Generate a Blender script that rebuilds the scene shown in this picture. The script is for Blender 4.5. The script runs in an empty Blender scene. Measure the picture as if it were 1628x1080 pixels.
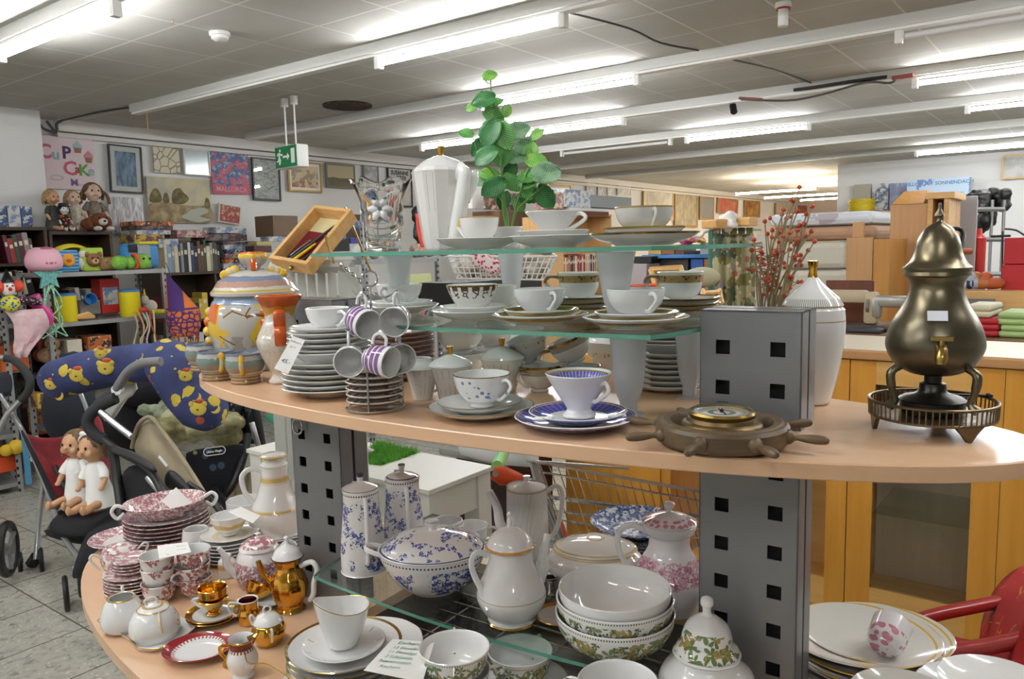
import bpy,bmesh,math,random
from mathutils import Vector,Matrix
import numpy as np
SC=bpy.context.scene
C=SC.collection
PI=math.pi
random.seed(7)
# ---------------------------------------------------------------- camera
F_PX=1240.0;PITCH=math.radians(6.75);ROLL=math.radians(-1.37);EYE=1.55
_f=Vector((0,math.cos(PITCH),-math.sin(PITCH)))
_r0=Vector((1,0,0));_u0=Vector((0,math.sin(PITCH),math.cos(PITCH)))
_r=_r0*math.cos(ROLL)+_u0*math.sin(ROLL)
_u=-_r0*math.sin(ROLL)+_u0*math.cos(ROLL)
cd=bpy.data.cameras.new('camera');cam=bpy.data.objects.new('camera',cd);C.objects.link(cam)
cd.sensor_fit='HORIZONTAL';cd.sensor_width=36.0;cd.lens=36.0*F_PX/1628.0
cd.clip_start=0.02;cd.clip_end=200
mw=Matrix.Identity(4)
for i in range(3):
 mw[i][0]=_r[i];mw[i][1]=_u[i];mw[i][2]=-_f[i]
mw[2][3]=EYE
cam.matrix_world=mw
SC.camera=cam
# ---------------------------------------------------------------- world and exposure
wd=bpy.data.worlds.new('soft_fill');SC.world=wd;wd.use_nodes=True  # plain white surround added as soft fill
wd.node_tree.nodes['Background'].inputs[0].default_value=(1.0,0.98,0.95,1)
wd.node_tree.nodes['Background'].inputs[1].default_value=0.6
SC.view_settings.view_transform='Standard';SC.view_settings.look='None'
SC.view_settings.gamma=1.0;SC.view_settings.exposure=1.08;SC.view_settings.use_curve_mapping=False
SC.cycles.max_bounces=8;SC.cycles.transparent_max_bounces=32;SC.cycles.transmission_bounces=8
SC.cycles.caustics_refractive=False;SC.cycles.caustics_reflective=False
SC.cycles.sample_clamp_indirect=6.0
TUBE_POWER=45.0
# ---------------------------------------------------------------- places: the room runs along RV and WV, the display stand along SX and SY
AR=math.radians(52.9);AU=math.radians(56.0)
RV=Vector((-math.sin(AR),math.cos(AR),0));WV=Vector((math.cos(AR),math.sin(AR),0))
SX=Vector((math.sin(AU),-math.cos(AU),0));SY=Vector((math.cos(AU),math.sin(AU),0))
SC0=-0.87*SX+1.26*SY
ROT_LEFT=AR;ROT_BACK=AR-PI/2;ROT_STAND=AU-PI/2
def ray(px,py):return _f+_r*((px-814)/F_PX)-_u*((py-540)/F_PX)
def P(px,py,z):
 d=ray(px,py);t=(z-EYE)/d.z;return Vector((d.x*t,d.y*t,z))
DOFF=0.0
def D3(px,py,dep):
 d=ray(px,py)*(dep+DOFF);return Vector((d.x,d.y,d.z+EYE))
def RW(r,w,z=0):return RV*r+WV*w+Vector((0,0,z))
def PR(px,py,r):
 d=ray(px,py);t=r/d.dot(RV);p=d*t;return p.dot(WV),p.z+EYE
def PW(px,py,w):
 d=ray(px,py);t=w/d.dot(WV);p=d*t;return p.dot(RV),p.z+EYE
def ST(x,y,z):return SC0+SX*x+SY*y+Vector((0,0,z))
def SU(px,y,z):
 d=ray(px,400);d=Vector((d.x,d.y,0));t=(y+SC0.dot(SY))/d.dot(SY);p=d*t;p.z=z;return p
def dep(p):return(p-Vector((0,0,EYE))).dot(_f)
# ---------------------------------------------------------------- materials
def lin(c):
 if isinstance(c,str):
  c=[int(c[i:i+2],16)/255 for i in(0,2,4)]
  c=[x/12.92 if x<=.04045 else((x+.055)/1.055)**2.4 for x in c]
 return(c[0],c[1],c[2],1)
_mats={}
def M(name,col='CCCCCC',rough=.5,metal=0.0,emit=0,trans=0,ior=1.45,alpha=1,coat=0,spec=.5):
 if name in _mats:return _mats[name]
 m=bpy.data.materials.new(name);m.use_nodes=True
 b=m.node_tree.nodes['Principled BSDF']
 b.inputs['Base Color'].default_value=lin(col);b.inputs['Roughness'].default_value=rough
 b.inputs['Metallic'].default_value=metal;b.inputs['IOR'].default_value=ior
 b.inputs['Specular IOR Level'].default_value=spec
 if coat:b.inputs['Coat Weight'].default_value=coat;b.inputs['Coat Roughness'].default_value=.05
 if trans:b.inputs['Transmission Weight'].default_value=trans
 if alpha<1:b.inputs['Alpha'].default_value=alpha
 if emit:b.inputs['Emission Color'].default_value=lin(col);b.inputs['Emission Strength'].default_value=emit
 _mats[name]=m;return m
class NT:
 def __init__(s,m):
  s.t=m.node_tree;s.n=s.t.nodes;s.l=s.t.links;s.b=s.n['Principled BSDF']
  s.tc=s.n.new('ShaderNodeTexCoord');s.obj=s.tc.outputs['Object']
  s.sp=s.n.new('ShaderNodeSeparateXYZ');s.l.new(s.obj,s.sp.inputs[0])
  s.x,s.y,s.z=s.sp.outputs
 def math(s,op,a,b=None,c=None):
  n=s.n.new('ShaderNodeMath');n.operation=op
  for i,v in enumerate((a,b,c)):
   if v is None:continue
   if isinstance(v,(int,float)):n.inputs[i].default_value=v
   else:s.l.new(v,n.inputs[i])
  return n.outputs[0]
 def rng(s,v,a,b):return s.math('MULTIPLY',s.math('GREATER_THAN',v,a),s.math('LESS_THAN',v,b))
 def noise(s,scale,det=2,rough=.5,vec=None,dist=0):
  n=s.n.new('ShaderNodeTexNoise');n.inputs['Scale'].default_value=scale;n.inputs['Detail'].default_value=det
  n.inputs['Roughness'].default_value=rough;n.inputs['Distortion'].default_value=dist
  s.l.new(vec or s.obj,n.inputs['Vector']);return n.outputs['Fac']
 def vor(s,scale,vec=None,feat='F1',out='Distance',rnd=1):
  n=s.n.new('ShaderNodeTexVoronoi');n.feature=feat;n.inputs['Scale'].default_value=scale
  n.inputs['Randomness'].default_value=rnd
  s.l.new(vec or s.obj,n.inputs['Vector']);return n.outputs[out]
 def scaled(s,sx,sy,sz,rot=(0,0,0)):
  n=s.n.new('ShaderNodeMapping');n.inputs['Scale'].default_value=(sx,sy,sz);n.inputs['Rotation'].default_value=rot
  s.l.new(s.obj,n.inputs['Vector']);return n.outputs[0]
 def mix(s,f,a,b):
  n=s.n.new('ShaderNodeMix');n.data_type='RGBA'
  if isinstance(f,(int,float)):n.inputs[0].default_value=f
  else:s.l.new(f,n.inputs[0])
  for k,v in((6,a),(7,b)):
   if isinstance(v,(str,tuple,list)):n.inputs[k].default_value=lin(v)
   else:s.l.new(v,n.inputs[k])
  return n.outputs[2]
 def ramp(s,f,stops,const=False):
  n=s.n.new('ShaderNodeValToRGB');e=n.color_ramp.elements
  if const:n.color_ramp.interpolation='CONSTANT'
  while len(e)<len(stops):e.new(.5)
  for k,(p,c)in enumerate(stops):e[k].position=p;e[k].color=lin(c)
  s.l.new(f,n.inputs[0]);return n.outputs[0]
 def col(s,c):s.l.new(c,s.b.inputs['Base Color'])
 def bump(s,h,strength=.3,dist=.01):
  n=s.n.new('ShaderNodeBump');n.inputs['Strength'].default_value=strength;n.inputs['Distance'].default_value=dist
  s.l.new(h,n.inputs['Height']);s.l.new(n.outputs[0],s.b.inputs['Normal'])
DECO=set()
def deco(name,base,layers,rough=.12,coat=.3,bump=None):
 """glazed ware: base colour and painted decoration that follows height (z), radius (r) and a pattern"""
 if name in _mats:return _mats[name]
 m=M(name,base,rough,coat=coat);N=NT(m)
 c=base;met=None;DECO.add(name)
 rad=N.math('SQRT',N.math('ADD',N.math('MULTIPLY',N.x,N.x),N.math('MULTIPLY',N.y,N.y)))
 ang=N.math('ARCTAN2',N.y,N.x)
 for L in layers:
  k=None
  def AND(a,b):return b if a is None else N.math('MULTIPLY',a,b)
  if 'z' in L:
   zz=N.z
   if 'wob' in L:zz=N.math('ADD',N.z,N.math('MULTIPLY',N.math('SUBTRACT',N.noise(L['wob'][0],3),.5),L['wob'][1]))
   k=AND(k,N.rng(zz,*L['z']))
  if 'r' in L:k=AND(k,N.rng(rad,*L['r']))
  if 'a' in L:k=AND(k,N.rng(ang,*L['a']))
  if 'vor' in L:k=AND(k,N.math('LESS_THAN',N.vor(L['vor'][0]),L['vor'][1]))
  if 'fl' in L:
   sc,th,pet=L['fl']
   vn=N.n.new('ShaderNodeTexVoronoi');vn.inputs['Scale'].default_value=sc;N.l.new(N.obj,vn.inputs['Vector'])
   df=N.n.new('ShaderNodeVectorMath');df.operation='SUBTRACT';N.l.new(N.obj,df.inputs[0]);N.l.new(vn.outputs['Position'],df.inputs[1])
   sp=N.n.new('ShaderNodeSeparateXYZ');N.l.new(df.outputs[0],sp.inputs[0])
   tx=N.math('SUBTRACT',N.math('MULTIPLY',sp.outputs[0],N.math('SINE',ang)),N.math('MULTIPLY',sp.outputs[1],N.math('COSINE',ang)))
   fa=N.math('ARCTAN2',sp.outputs[2],tx)if not L.get('flat')else N.math('ARCTAN2',sp.outputs[1],sp.outputs[0])
   rd=N.math('ADD',.3,N.math('MULTIPLY',.7,N.math('ABSOLUTE',N.math('SINE',N.math('MULTIPLY',fa,pet/2.0)))))
   k=AND(k,N.math('LESS_THAN',vn.outputs['Distance'],N.math('MULTIPLY',rd,th)))
  if 'edge' in L:k=AND(k,N.math('LESS_THAN',N.vor(L['edge'][0],feat='DISTANCE_TO_EDGE'),L['edge'][1]))
  if 'noise' in L:k=AND(k,N.math('GREATER_THAN',N.noise(L['noise'][0],4,.6),L['noise'][1]))
  if 'mask' in L:k=AND(k,N.math('GREATER_THAN',N.noise(L['mask'][0],1),L['mask'][1]))
  if 'ang' in L:k=AND(k,N.math('GREATER_THAN',N.math('SINE',N.math('MULTIPLY',ang,L['ang'][0])),L['ang'][1]))
  if 'zs' in L:k=AND(k,N.math('GREATER_THAN',N.math('SINE',N.math('MULTIPLY',N.z,L['zs'][0])),L['zs'][1]))
  if 'op' in L:k=N.math('MULTIPLY',k,L['op'])
  c=N.mix(k,c,L['col'])
  if L.get('metal'):
   met=N.math('MAXIMUM',met,k)if met is not None else k
  elif met is not None:
   met=N.math('MULTIPLY',met,N.math('SUBTRACT',1.0,k))
 N.col(c if not isinstance(c,str)else N.mix(0.0,c,c))
 if met is not None:N.l.new(met,N.b.inputs['Metallic'])
 if bump:N.bump(N.math('SINE',N.math('MULTIPLY',ang,bump[0])),bump[1],.002)
 return m
def patmat(name,stops,scale=8,det=3,rough=.6,kind='noise',const=False,vec=None,dist=0):
 """a surface whose own colours vary in patches"""
 if name in _mats:return _mats[name]
 m=M(name,'CCCCCC',rough);N=NT(m)
 v=N.scaled(*vec)if vec else None
 f=N.noise(scale,det,.55,v,dist)if kind=='noise' else(N.vor(scale,v)if kind=='vor' else N.vor(scale,v,out='Color'))
 N.col(N.ramp(f,stops,const));return m
def wood(name,c1,c2,scale=3,rough=.4,axis=0,k=22):
 if name in _mats:return _mats[name]
 m=M(name,c1,rough);N=NT(m)
 s=[k,k,k];s[axis]=1.0
 f=N.noise(scale,4,.6,N.scaled(*s))
 N.col(N.ramp(f,[(.3,c1),(.7,c2)]));return m
 # ---------------------------------------------------------------- mesh building
class MB:
 def __init__(s):s.v=[];s.f=[];s.mi=[]
 def add(s,vs,fs,T=None,mi=0):
  b=len(s.v)
  s.v+=[tuple(T@Vector(v))for v in vs]if T is not None else[tuple(v)for v in vs]
  s.f+=[tuple(i+b for i in f)for f in fs];s.mi+=[mi]*len(fs);return s
 def box(s,x0,x1,y0,y1,z0,z1,T=None,mi=0):
  vs=[(x,y,z)for z in(z0,z1)for y in(y0,y1)for x in(x0,x1)]
  return s.add(vs,[(0,2,3,1),(4,5,7,6),(0,1,5,4),(2,6,7,3),(0,4,6,2),(1,3,7,5)],T,mi)
 def rbox(s,x0,x1,y0,y1,z0,z1,r=.01,T=None,mi=0,seg=2):
  bm=bmesh.new();bmesh.ops.create_cube(bm,size=1)
  for v in bm.verts:
   v.co=Vector(((x0+x1)/2+v.co.x*(x1-x0),(y0+y1)/2+v.co.y*(y1-y0),(z0+z1)/2+v.co.z*(z1-z0)))
  r=min(r,.49*min(x1-x0,y1-y0,z1-z0))
  bmesh.ops.bevel(bm,geom=bm.edges[:],offset=r,segments=seg,affect='EDGES',profile=.5)
  s.add([v.co.copy()for v in bm.verts],[[v.index for v in f.verts]for f in bm.faces],T,mi)if(bm.verts.index_update()or True)else 0
  bm.free();return s
 def lathe(s,prof,n=40,T=None,mi=0,sx=1,sy=1,wave=None):
  split=getattr(prof,'split',None);f0=len(s.f)
  vs=[];fs=[];rings=[]
  for(r,z)in prof:
   if r<1e-5:vs.append((0,0,z));rings.append([len(vs)-1])
   else:
    k=len(vs)
    for i in range(n):
     a=2*PI*i/n;q=1
     if wave:q=1+wave[1]*math.cos(wave[0]*a)
     vs.append((r*q*math.cos(a)*sx,r*q*math.sin(a)*sy,z))
    rings.append(list(range(k,k+n)))
  for a,b in zip(rings[:-1],rings[1:]):
   if len(a)==1 and len(b)==1:continue
   for i in range(n):
    j=(i+1)%n
    if len(a)==1:fs.append((a[0],b[j],b[i]))
    elif len(b)==1:fs.append((a[i],a[j],b[0]))
    else:fs.append((a[i],a[j],b[j],b[i]))
  s.add(vs,fs,T,mi)
  if split is not None:
   k=f0
   for i_,(a,b)in enumerate(zip(rings[:-1],rings[1:])):
    if len(a)==1 and len(b)==1:continue
    if i_>=split:
     for q in range(k,k+n):s.mi[q]=mi+1
    k+=n
  return s
 def tube(s,pts,r,n=8,T=None,mi=0,caps=True,closed=False,flat=1.0,up=None):
  pts=[Vector(p)for p in pts];m=len(pts)
  rs=r if isinstance(r,(list,tuple))else[r]*m
  vs=[];fs=[];prev=None
  for i,p in enumerate(pts):
   if closed:t=pts[(i+1)%m]-pts[i-1]
   else:t=pts[min(i+1,m-1)]-pts[max(i-1,0)]
   if t.length<1e-9:t=Vector((0,0,1))
   t.normalize()
   if prev is None:
    a=Vector(up)if up else(Vector((0,0,1))if abs(t.z)<.9 else Vector((1,0,0)))
   else:a=prev
   x=(a-t*a.dot(t))
   if x.length<1e-6:x=t.orthogonal()
   x.normalize();prev=x;y=t.cross(x)
   for k in range(n):
    q=2*PI*k/n
    vs.append(p+x*(math.cos(q)*rs[i])+y*(math.sin(q)*rs[i]*flat))
  for i in range(m if closed else m-1):
   for k in range(n):
    a=i*n+k;b=i*n+(k+1)%n;c=((i+1)%m)*n+(k+1)%n;d=((i+1)%m)*n+k
    fs.append((a,b,c,d))
  if caps and not closed:
   fs.append(tuple(range(n-1,-1,-1)));fs.append(tuple((m-1)*n+k for k in range(n)))
  return s.add(vs,fs,T,mi)
 def ball(s,c,rx,ry=None,rz=None,n=14,m=9,T=None,mi=0):
  ry=ry or rx;rz=rz or rx;c=Vector(c)
  pr=[(math.sin(PI*i/m),-math.cos(PI*i/m))for i in range(m+1)]
  q=Matrix.Translation(c)@Matrix.Diagonal((rx,ry,rz,1))
  return s.lathe(pr,n,(T@q)if T is not None else q,mi)
 def poly(s,pts,z0,z1,T=None,mi=0):
  n=len(pts);vs=[(x,y,z0)for x,y in pts]+[(x,y,z1)for x,y in pts]
  fs=[tuple(range(n-1,-1,-1)),tuple(range(n,2*n))]+[(i,(i+1)%n,n+(i+1)%n,n+i)for i in range(n)]
  return s.add(vs,fs,T,mi)
 def grid(s,rows,T=None,mi=0):
  h=len(rows);w=len(rows[0]);vs=[p for r in rows for p in r]
  fs=[(i*w+j,i*w+j+1,(i+1)*w+j+1,(i+1)*w+j)for i in range(h-1)for j in range(w-1)]
  return s.add(vs,fs,T,mi)
 def build(s,name,mats,parent=None,smooth=True,solid=0,sub=0,angle=38):
  me=bpy.data.meshes.new(name);me.from_pydata([tuple(v)for v in s.v],[],s.f)
  mats=list(mats)if isinstance(mats,(list,tuple))else[mats]
  if s.mi and max(s.mi)>=len(mats):mats.append(_mats['white porcelain']if mats[0].name in DECO and not mats[0].name.startswith(('gold','mug','drip','crackle'))else mats[0])
  for m in mats:me.materials.append(m)
  me.polygons.foreach_set('material_index',s.mi)
  me.polygons.foreach_set('use_smooth',[smooth]*len(s.f));me.update()
  if smooth and not sub:me.set_sharp_from_angle(angle=math.radians(angle))
  o=bpy.data.objects.new(name,me);C.objects.link(o)
  if sub:
   q=o.modifiers.new('sub','SUBSURF');q.levels=sub;q.render_levels=sub
  if solid:
   q=o.modifiers.new('thick','SOLIDIFY');q.thickness=solid;q.offset=0
  if parent is not None:o.parent=parent
  return o
def cr(pts,k=5,closed=False):
 """smooth curve through points"""
 P_=[Vector(p)for p in pts];n=len(P_);out=[]
 for i in range(n if closed else n-1):
  a,b,c,d=(P_[(i-1)%n]if closed or i else P_[0]),P_[i],P_[(i+1)%n],(P_[(i+2)%n]if closed or i+2<n else P_[-1])
  for j in range(k):
   t=j/k
   out.append(.5*((2*b)+(c-a)*t+(2*a-5*b+4*c-d)*t*t+(3*b-a-3*c+d)*t**3))
 if not closed:out.append(P_[-1])
 return out
def prof(pts,k=3):
 q=cr([(r,0,z)for r,z in pts],k);return[(max(p.x,0),p.z)for p in q]
class SP(list):pass
def shell(pts,t=.003,k=3,floor=None):
 """outer profile from foot to rim, turned in to a wall of thickness t"""
 o=prof(pts,k);fl=(floor if floor is not None else o[0][1])+t*1.3
 q=[(max(r-t,0),max(z,fl))for r,z in reversed(o)if z>fl or r>t]
 res=[(0,o[0][1])]+o+[(o[-1][0]-t*.5,o[-1][1]+t*.35)]+q
 res.append((0,fl));res=SP(res);res.split=1+len(o);return res
def RZ(a):return Matrix.Rotation(a,4,'Z')
def TR(x=0,y=0,z=0):return Matrix.Translation((x,y,z))
def RX(a):return Matrix.Rotation(a,4,'X')
def RY(a):return Matrix.Rotation(a,4,'Y')
def tag(o,label,cat,group=None,kind=None):
 if label:o['label']=label
 if cat:o['category']=cat
 if group:o['group']=group
 if kind:o['kind']=kind
 return o
GS=1.0
def thing(name,label,cat,loc=(0,0,0),rz=0,group=None,tilt=None):
 o=bpy.data.objects.new(name,None);C.objects.link(o);o.location=loc
 o.empty_display_size=.02;o.scale=(GS,GS,GS)
 o.rotation_euler=(tilt[0],tilt[1],rz)if tilt else(0,0,rz)
 return tag(o,label,cat,group)
def dup(root,loc,rz=0,label=None,group=None,tilt=None,scale=None):
 r=root.copy();C.objects.link(r);r.location=loc
 r.rotation_euler=(tilt[0],tilt[1],rz)if tilt else(0,0,rz)
 if scale:r.scale=(scale,)*3 if isinstance(scale,(int,float))else scale
 if label:r['label']=label
 if group:r['group']=group
 for ch in list(root.children):
  c=ch.copy();C.objects.link(c);c.parent=r
  for g in list(ch.children):
   d=g.copy();C.objects.link(d);d.parent=c
 return r
def text_mesh(txt,size,depth=.001,font_bold=False,shear=0):
 c=bpy.data.curves.new('lettering','FONT');c.body=txt;c.size=size;c.extrude=depth/2;c.align_x='CENTER';c.align_y='CENTER'
 c.resolution_u=2;c.shear=shear
 if font_bold:c.offset=size*.025
 t=bpy.data.objects.new('lettering',c);C.objects.link(t)
 bpy.context.view_layer.update()
 me=bpy.data.meshes.new_from_object(t.evaluated_get(bpy.context.evaluated_depsgraph_get()))
 vs=[v.co.copy()for v in me.vertices];fs=[tuple(p.vertices)for p in me.polygons]
 bpy.data.objects.remove(t);bpy.data.meshes.remove(me);bpy.data.curves.remove(c)
 return vs,fs
ORD=['topmost','second','third','fourth','fifth','sixth','seventh','eighth','ninth','tenth','eleventh','twelfth','thirteenth','fourteenth','fifteenth','sixteenth','seventeenth','eighteenth','nineteenth','twentieth']
ORDL=['first','second','third','fourth','fifth','sixth','seventh','eighth','ninth','tenth']+['%dth'%k for k in range(11,21)]+['21st','22nd','23rd']+['%dth'%k for k in range(24,60)]
def nth(i):return ORD[i]if i<len(ORD)else '%dth'%(i+1)
# ================================================================ THE ROOM
CEIL=2.75
def struct(o):o['kind']='structure';return o
m_ceil=M('ceiling tile','C4C2BC',.85);N=NT(m_ceil)
def gridline(N,v,off,per,w):
 a=N.math('ADD',v,off+per*100);b=N.math('MODULO',a,per)
 return N.math('LESS_THAN',b,w)
g=N.math('MAXIMUM',gridline(N,N.x,.14,.5,.012),gridline(N,N.y,.09,.5,.012))
st=N.noise(1.1,3);spk=N.noise(160,2)
c=N.mix(g,N.ramp(st,[(.35,'B4B2AB'),(.6,'C4C2BB')]),'DAD8D2');N.col(c);N.bump(spk,.35,.004)
m_wall=M('painted wall','E6E6E4',.8);N=NT(m_wall);N.col(N.ramp(N.noise(.8,4),[(.3,'E0E0DE'),(.7,'EBEBE9')]))
m_wallpink=M('warm wall','E6D6C8',.8)
m_floor=M('terrazzo tile','B0AE9C',.22);N=NT(m_floor)
g=N.math('MAXIMUM',gridline(N,N.x,.115,.375,.007),gridline(N,N.y,-.345,.375,.007))
sp1=N.noise(26,5,.7,dist=.6);sp2=N.vor(42)
c=N.ramp(sp1,[(.34,'77756A'),(.4,'94928A'),(.48,'A5A398'),(.7,'AEACA0')])
c=N.mix(N.math('MULTIPLY',N.math('LESS_THAN',sp2,.18),.6),c,'D8D6C8');N.col(N.mix(g,c,'5B5950'))
def slab(name,w0,w1,r0,r1,z0,z1,mat):
 o=MB().box(w0,w1,r0,r1,z0,z1).build(name,mat,smooth=False);o.rotation_euler[2]=ROT_LEFT;return struct(o)
slab('floor',-4,26,-6,9.5,-.1,0,m_floor)
slab('ceiling',-4,26,-6,9.5,CEIL,CEIL+.1,m_ceil)
slab('wall_left',-4,26,7.4,7.5,0,CEIL,m_wall)
slab('wall_back',13.5,13.65,-6,3.5,0,CEIL,m_wall)
slab('wall_far',25,25.1,3.3,7.5,0,CEIL,m_wallpink)
slab('wall_passage',13.65,25,3.35,3.5,0,CEIL,m_wallpink)
slab('wall_rear',-4.1,-4,-6,7.5,0,CEIL,m_wall)
slab('wall_right',-4,13.5,-6.1,-6,0,CEIL,m_wall)
slab('wall_pillar',-.5,2.93,7.0,7.4,0,CEIL,m_wall)
m_trim=M('white conduit','DAD9D5',.5)
slab('trim_1',3.2,25,7.3,7.4,CEIL-.1,CEIL,m_trim)
slab('trim_2',3.2,25,7.33,7.4,CEIL-.15,CEIL-.11,m_trim)
m_rust=patmat('rusty vent',[(.35,'1E1712'),(.55,'4B3A2C'),(.7,'6E5B48')],40,4,.9)
m_plast=M('white plastic','E4E3DE',.4);m_steel=M('bright steel','B9B9B7',.25,1.0);m_black=M('black plastic','151515',.45)
o=tag(MB().lathe([(0,-.004),(.15,-.006),(.2,-.012),(.205,0),(0,0)],30).build('ceiling_vent',m_rust),'rusty brown round vent in the ceiling above the pictures wall','vent')
o.location=RW(5.05,4.5,CEIL-.002)
m_rail=M('rail white','D5D5D0',.45);m_tube=M('lit tube','FCFDFF',.4,emit=TUBE_POWER);m_tubew=M('lit warm tube','FFF0D8',.4,emit=TUBE_POWER*1.8)
m_dead=M('unlit tube','DCDCDA',.25)
rail_txt=['nearest to the camera at upper left','second','third','fourth','fifth','sixth','seventh','eighth']
for i,(w,r0,r1)in enumerate([(1.84,-3,6.3),(3.33,-3,6.25),(4.83,-3,6.9),(6.33,-3,7.1),(7.95,-3,7.1),(9.85,-3,7.1),(11.6,-3,7.1),(.34,-3,6.0),(-1.16,-3,6),(-2.66,-3,6)]):
 ln=['rail carrying the tube at top left','rail carrying the tube above the display stand','rail passing behind the top of the green plant','rail behind the green exit sign rods','rail carrying the loose wiring neighbour tubes','sixth rail back, low over the shelves','rearmost rail before the white back wall','rail over the camera','rail behind the camera','rearmost rail behind the camera'][i]
 t=thing('ceiling_rail','white ceiling light '+ln,'light rail',RW(0,w,0),ROT_LEFT,'white ceiling light rails')
 MB().box(-.045,.045,r0,r1,CEIL-.06,CEIL).build('rail_body',m_rail,t,smooth=False)
 MB().box(-.03,.03,r0,r1,CEIL-.075,CEIL-.06).build('rail_cover',m_plast,t,smooth=False)
m_rail2=m_rail
def tube_light(r0,r1,w,label,warm=False,lit=True,zt=2.64):
 t=thing('fluorescent_tube',label,'light tube',RW(0,w,0),ROT_LEFT,'fluorescent tubes under the ceiling')
 MB().tube([(0,r0+.03,zt),(0,r1-.03,zt)],.0165,12).build('tube',(m_tubew if warm else m_tube)if lit else m_dead,t)
 for e in(r0,r1):
  MB().rbox(-.022,.022,e-.02,e+.02,zt-.035,(CEIL-.075 if zt>2.5 else zt+.03),.005).build('socket',m_plast,t)
L='lit white fluorescent tube '
for a in[(3.55,4.8,1.84,'at the top left corner'),(2.16,3.45,3.33,'above the coffee pot and plant'),(2.55,3.9,4.83,'crossing the top of the plant'),(3.48,4.7,6.33,'right of the plant stems'),(4.75,5.95,6.33,'above the tall white coffee pot'),(-.4,1.13,6.33,'at the upper right edge'),(2.34,3.61,7.95,'right of centre above the berry branches'),(-.2,1.0,7.95,'second from top at the right edge'),(.5,2.03,11.6,'just over the white back wall'),]:
 tube_light(a[0],a[1],a[2],L+a[3])
for k,a in enumerate([(-1.3,.0,1.84),(1.0,2.3,.34),(3.0,4.3,.34),(-1.5,-.2,3.33),(-1.6,-.3,-1.16),(1.0,2.3,-1.16),(3.2,4.5,-1.16),(-3,-1.7,4.83),(-2.4,-1.1,6.33),(-2,-.8,9.85),(4.6,5.9,-2.66),(-2.2,-.9,11.6),(-3.4,-2.1,7.95),(-1.2,-.3,12.9)]):  # unseen tubes; those towards the back wall are added to brighten it
 tube_light(a[0],a[1],a[2],L+'%s of those outside the picture, some added for brightness'%nth(k))
tube_light(-.8,.95,4.83,'unlit grey fluorescent tube under the rail at top right',lit=False)
tube_light(3.8,5.2,7.95,'unlit fluorescent tube left of the lit one behind the berries',lit=False)
for k,(r0,r1,w)in enumerate([(4.1,5.6,14.5),(4.1,5.7,16.4),(4.0,5.5,18.2),(3.8,5.0,20.5)]):
 t=tube_light(r0,r1,w,'warm lit tube in the far room, %s from the front'%['first','second','third','fourth'][k],warm=True,zt=2.45)
m_green=M('sign green','1F7A45',.4);m_white=M('sign white','F2F2EE',.4)
t=thing('exit_sign','green escape route sign with running man and arrow, hanging from two rods','exit sign',RW(5.1,3.95,2.29),ROT_BACK-.12)
MB().rbox(-.16,.16,-.05,.05,-.085,.085,.006).build('sign_case',m_white,t)
MB().box(-.155,.155,-.056,-.051,-.08,.08).build('sign_face',m_green,t,smooth=False)
b=MB()
b.box(.085,.135,-.06,-.057,-.055,.055)
b.poly([(-.035,-.008),(.03,-.008),(.03,-.025),(.06,0),(.03,.025),(.03,.008),(-.035,.008)],0,.003,TR(0,-.057,0)@RX(PI/2))
b.ball((-.078,-.058,.05),.012,.003,.012)
for q in([(-.08,.035),(-.09,0)],[(-.09,0),(-.075,-.02),(-.09,-.055)],[(-.09,0),(-.105,-.03),(-.125,-.03)],[(-.08,.03),(-.06,.015),(-.045,.02)],[(-.08,.03),(-.105,.03),(-.115,.012)]):
 b.tube([(x,-.058,z)for x,z in q],.006,6)
b.build('pictogram',m_white,t)
for sx in(-.07,.07):
 MB().tube([(sx,0,.085),(sx,0,CEIL-2.29-.07)],.007,8).build('rod',m_plast,t)
 MB().lathe([(0,0),(.03,0),(.03,.065),(0,.065)],16,TR(sx,0,CEIL-2.29-.07)).build('rod_cap',m_plast,t)
t=thing('smoke_detector','round white smoke detector on the ceiling tiles at upper left','smoke detector',RW(3.89,2.58,CEIL),0)
MB().lathe([(0,-.05),(.03,-.05),(.045,-.04),(.045,-.025),(.055,-.022),(.055,-.005),(.048,0),(0,0)],24).build('detector_body',m_plast,t)
t=thing('ceiling_sensor','white cylindrical sensor with red ring hanging from the ceiling at top right','sensor',RW(1.36,4.15,CEIL),0)
MB().lathe([(0,-.115),(.025,-.115),(.025,-.03),(0,-.03)],20).build('sensor_stem',m_plast,t)
MB().lathe([(0,-.03),(.03,-.03),(.04,-.02),(.04,0),(0,0)],20).build('sensor_base',m_plast,t)
MB().lathe([(.031,-.034),(.036,-.034),(.036,-.026),(.031,-.026)],20).build('red_ring',M('red','B03028',.5),t)
r_,z_=PW(1165,168,6.4)
t=thing('security_camera','small black camera under the ceiling rail right of centre','camera',RW(r_,6.4,z_),ROT_BACK)
MB().tube([(0,0,0),(.03,-.05,-.06)],.028,12).build('camera_body',m_black,t)
MB().tube([(0,0,0),(0,0,CEIL-.07-z_)],.008,8).build('camera_mount',m_black,t)
def wire(name,pts,r,mat,label,cat='cable'):
 return tag(MB().tube(cr(pts,4),r,6).build(name,mat),label,cat)
m_cab=M('grey cable','4A4A46',.6);m_redt=M('red sleeve','8A4038',.6)
wire('ceiling_cable',[P(905,20,CEIL-.01),P(1000,45,CEIL-.02),P(1050,68,CEIL-.03),P(1110,80,CEIL-.01)],.006,m_cab,'dark thin cable running over the ceiling right of the brightest tube')
wire('ceiling_cable',[P(1165,95,CEIL-.01),P(1230,110,CEIL-.03),P(1290,132,CEIL-.01)],.006,m_cab,'dark thin cable across the ceiling below the red ringed sensor')
def pw(x,y):r,z=PW(x,y,6.25);return RW(r,6.25,z)
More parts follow.
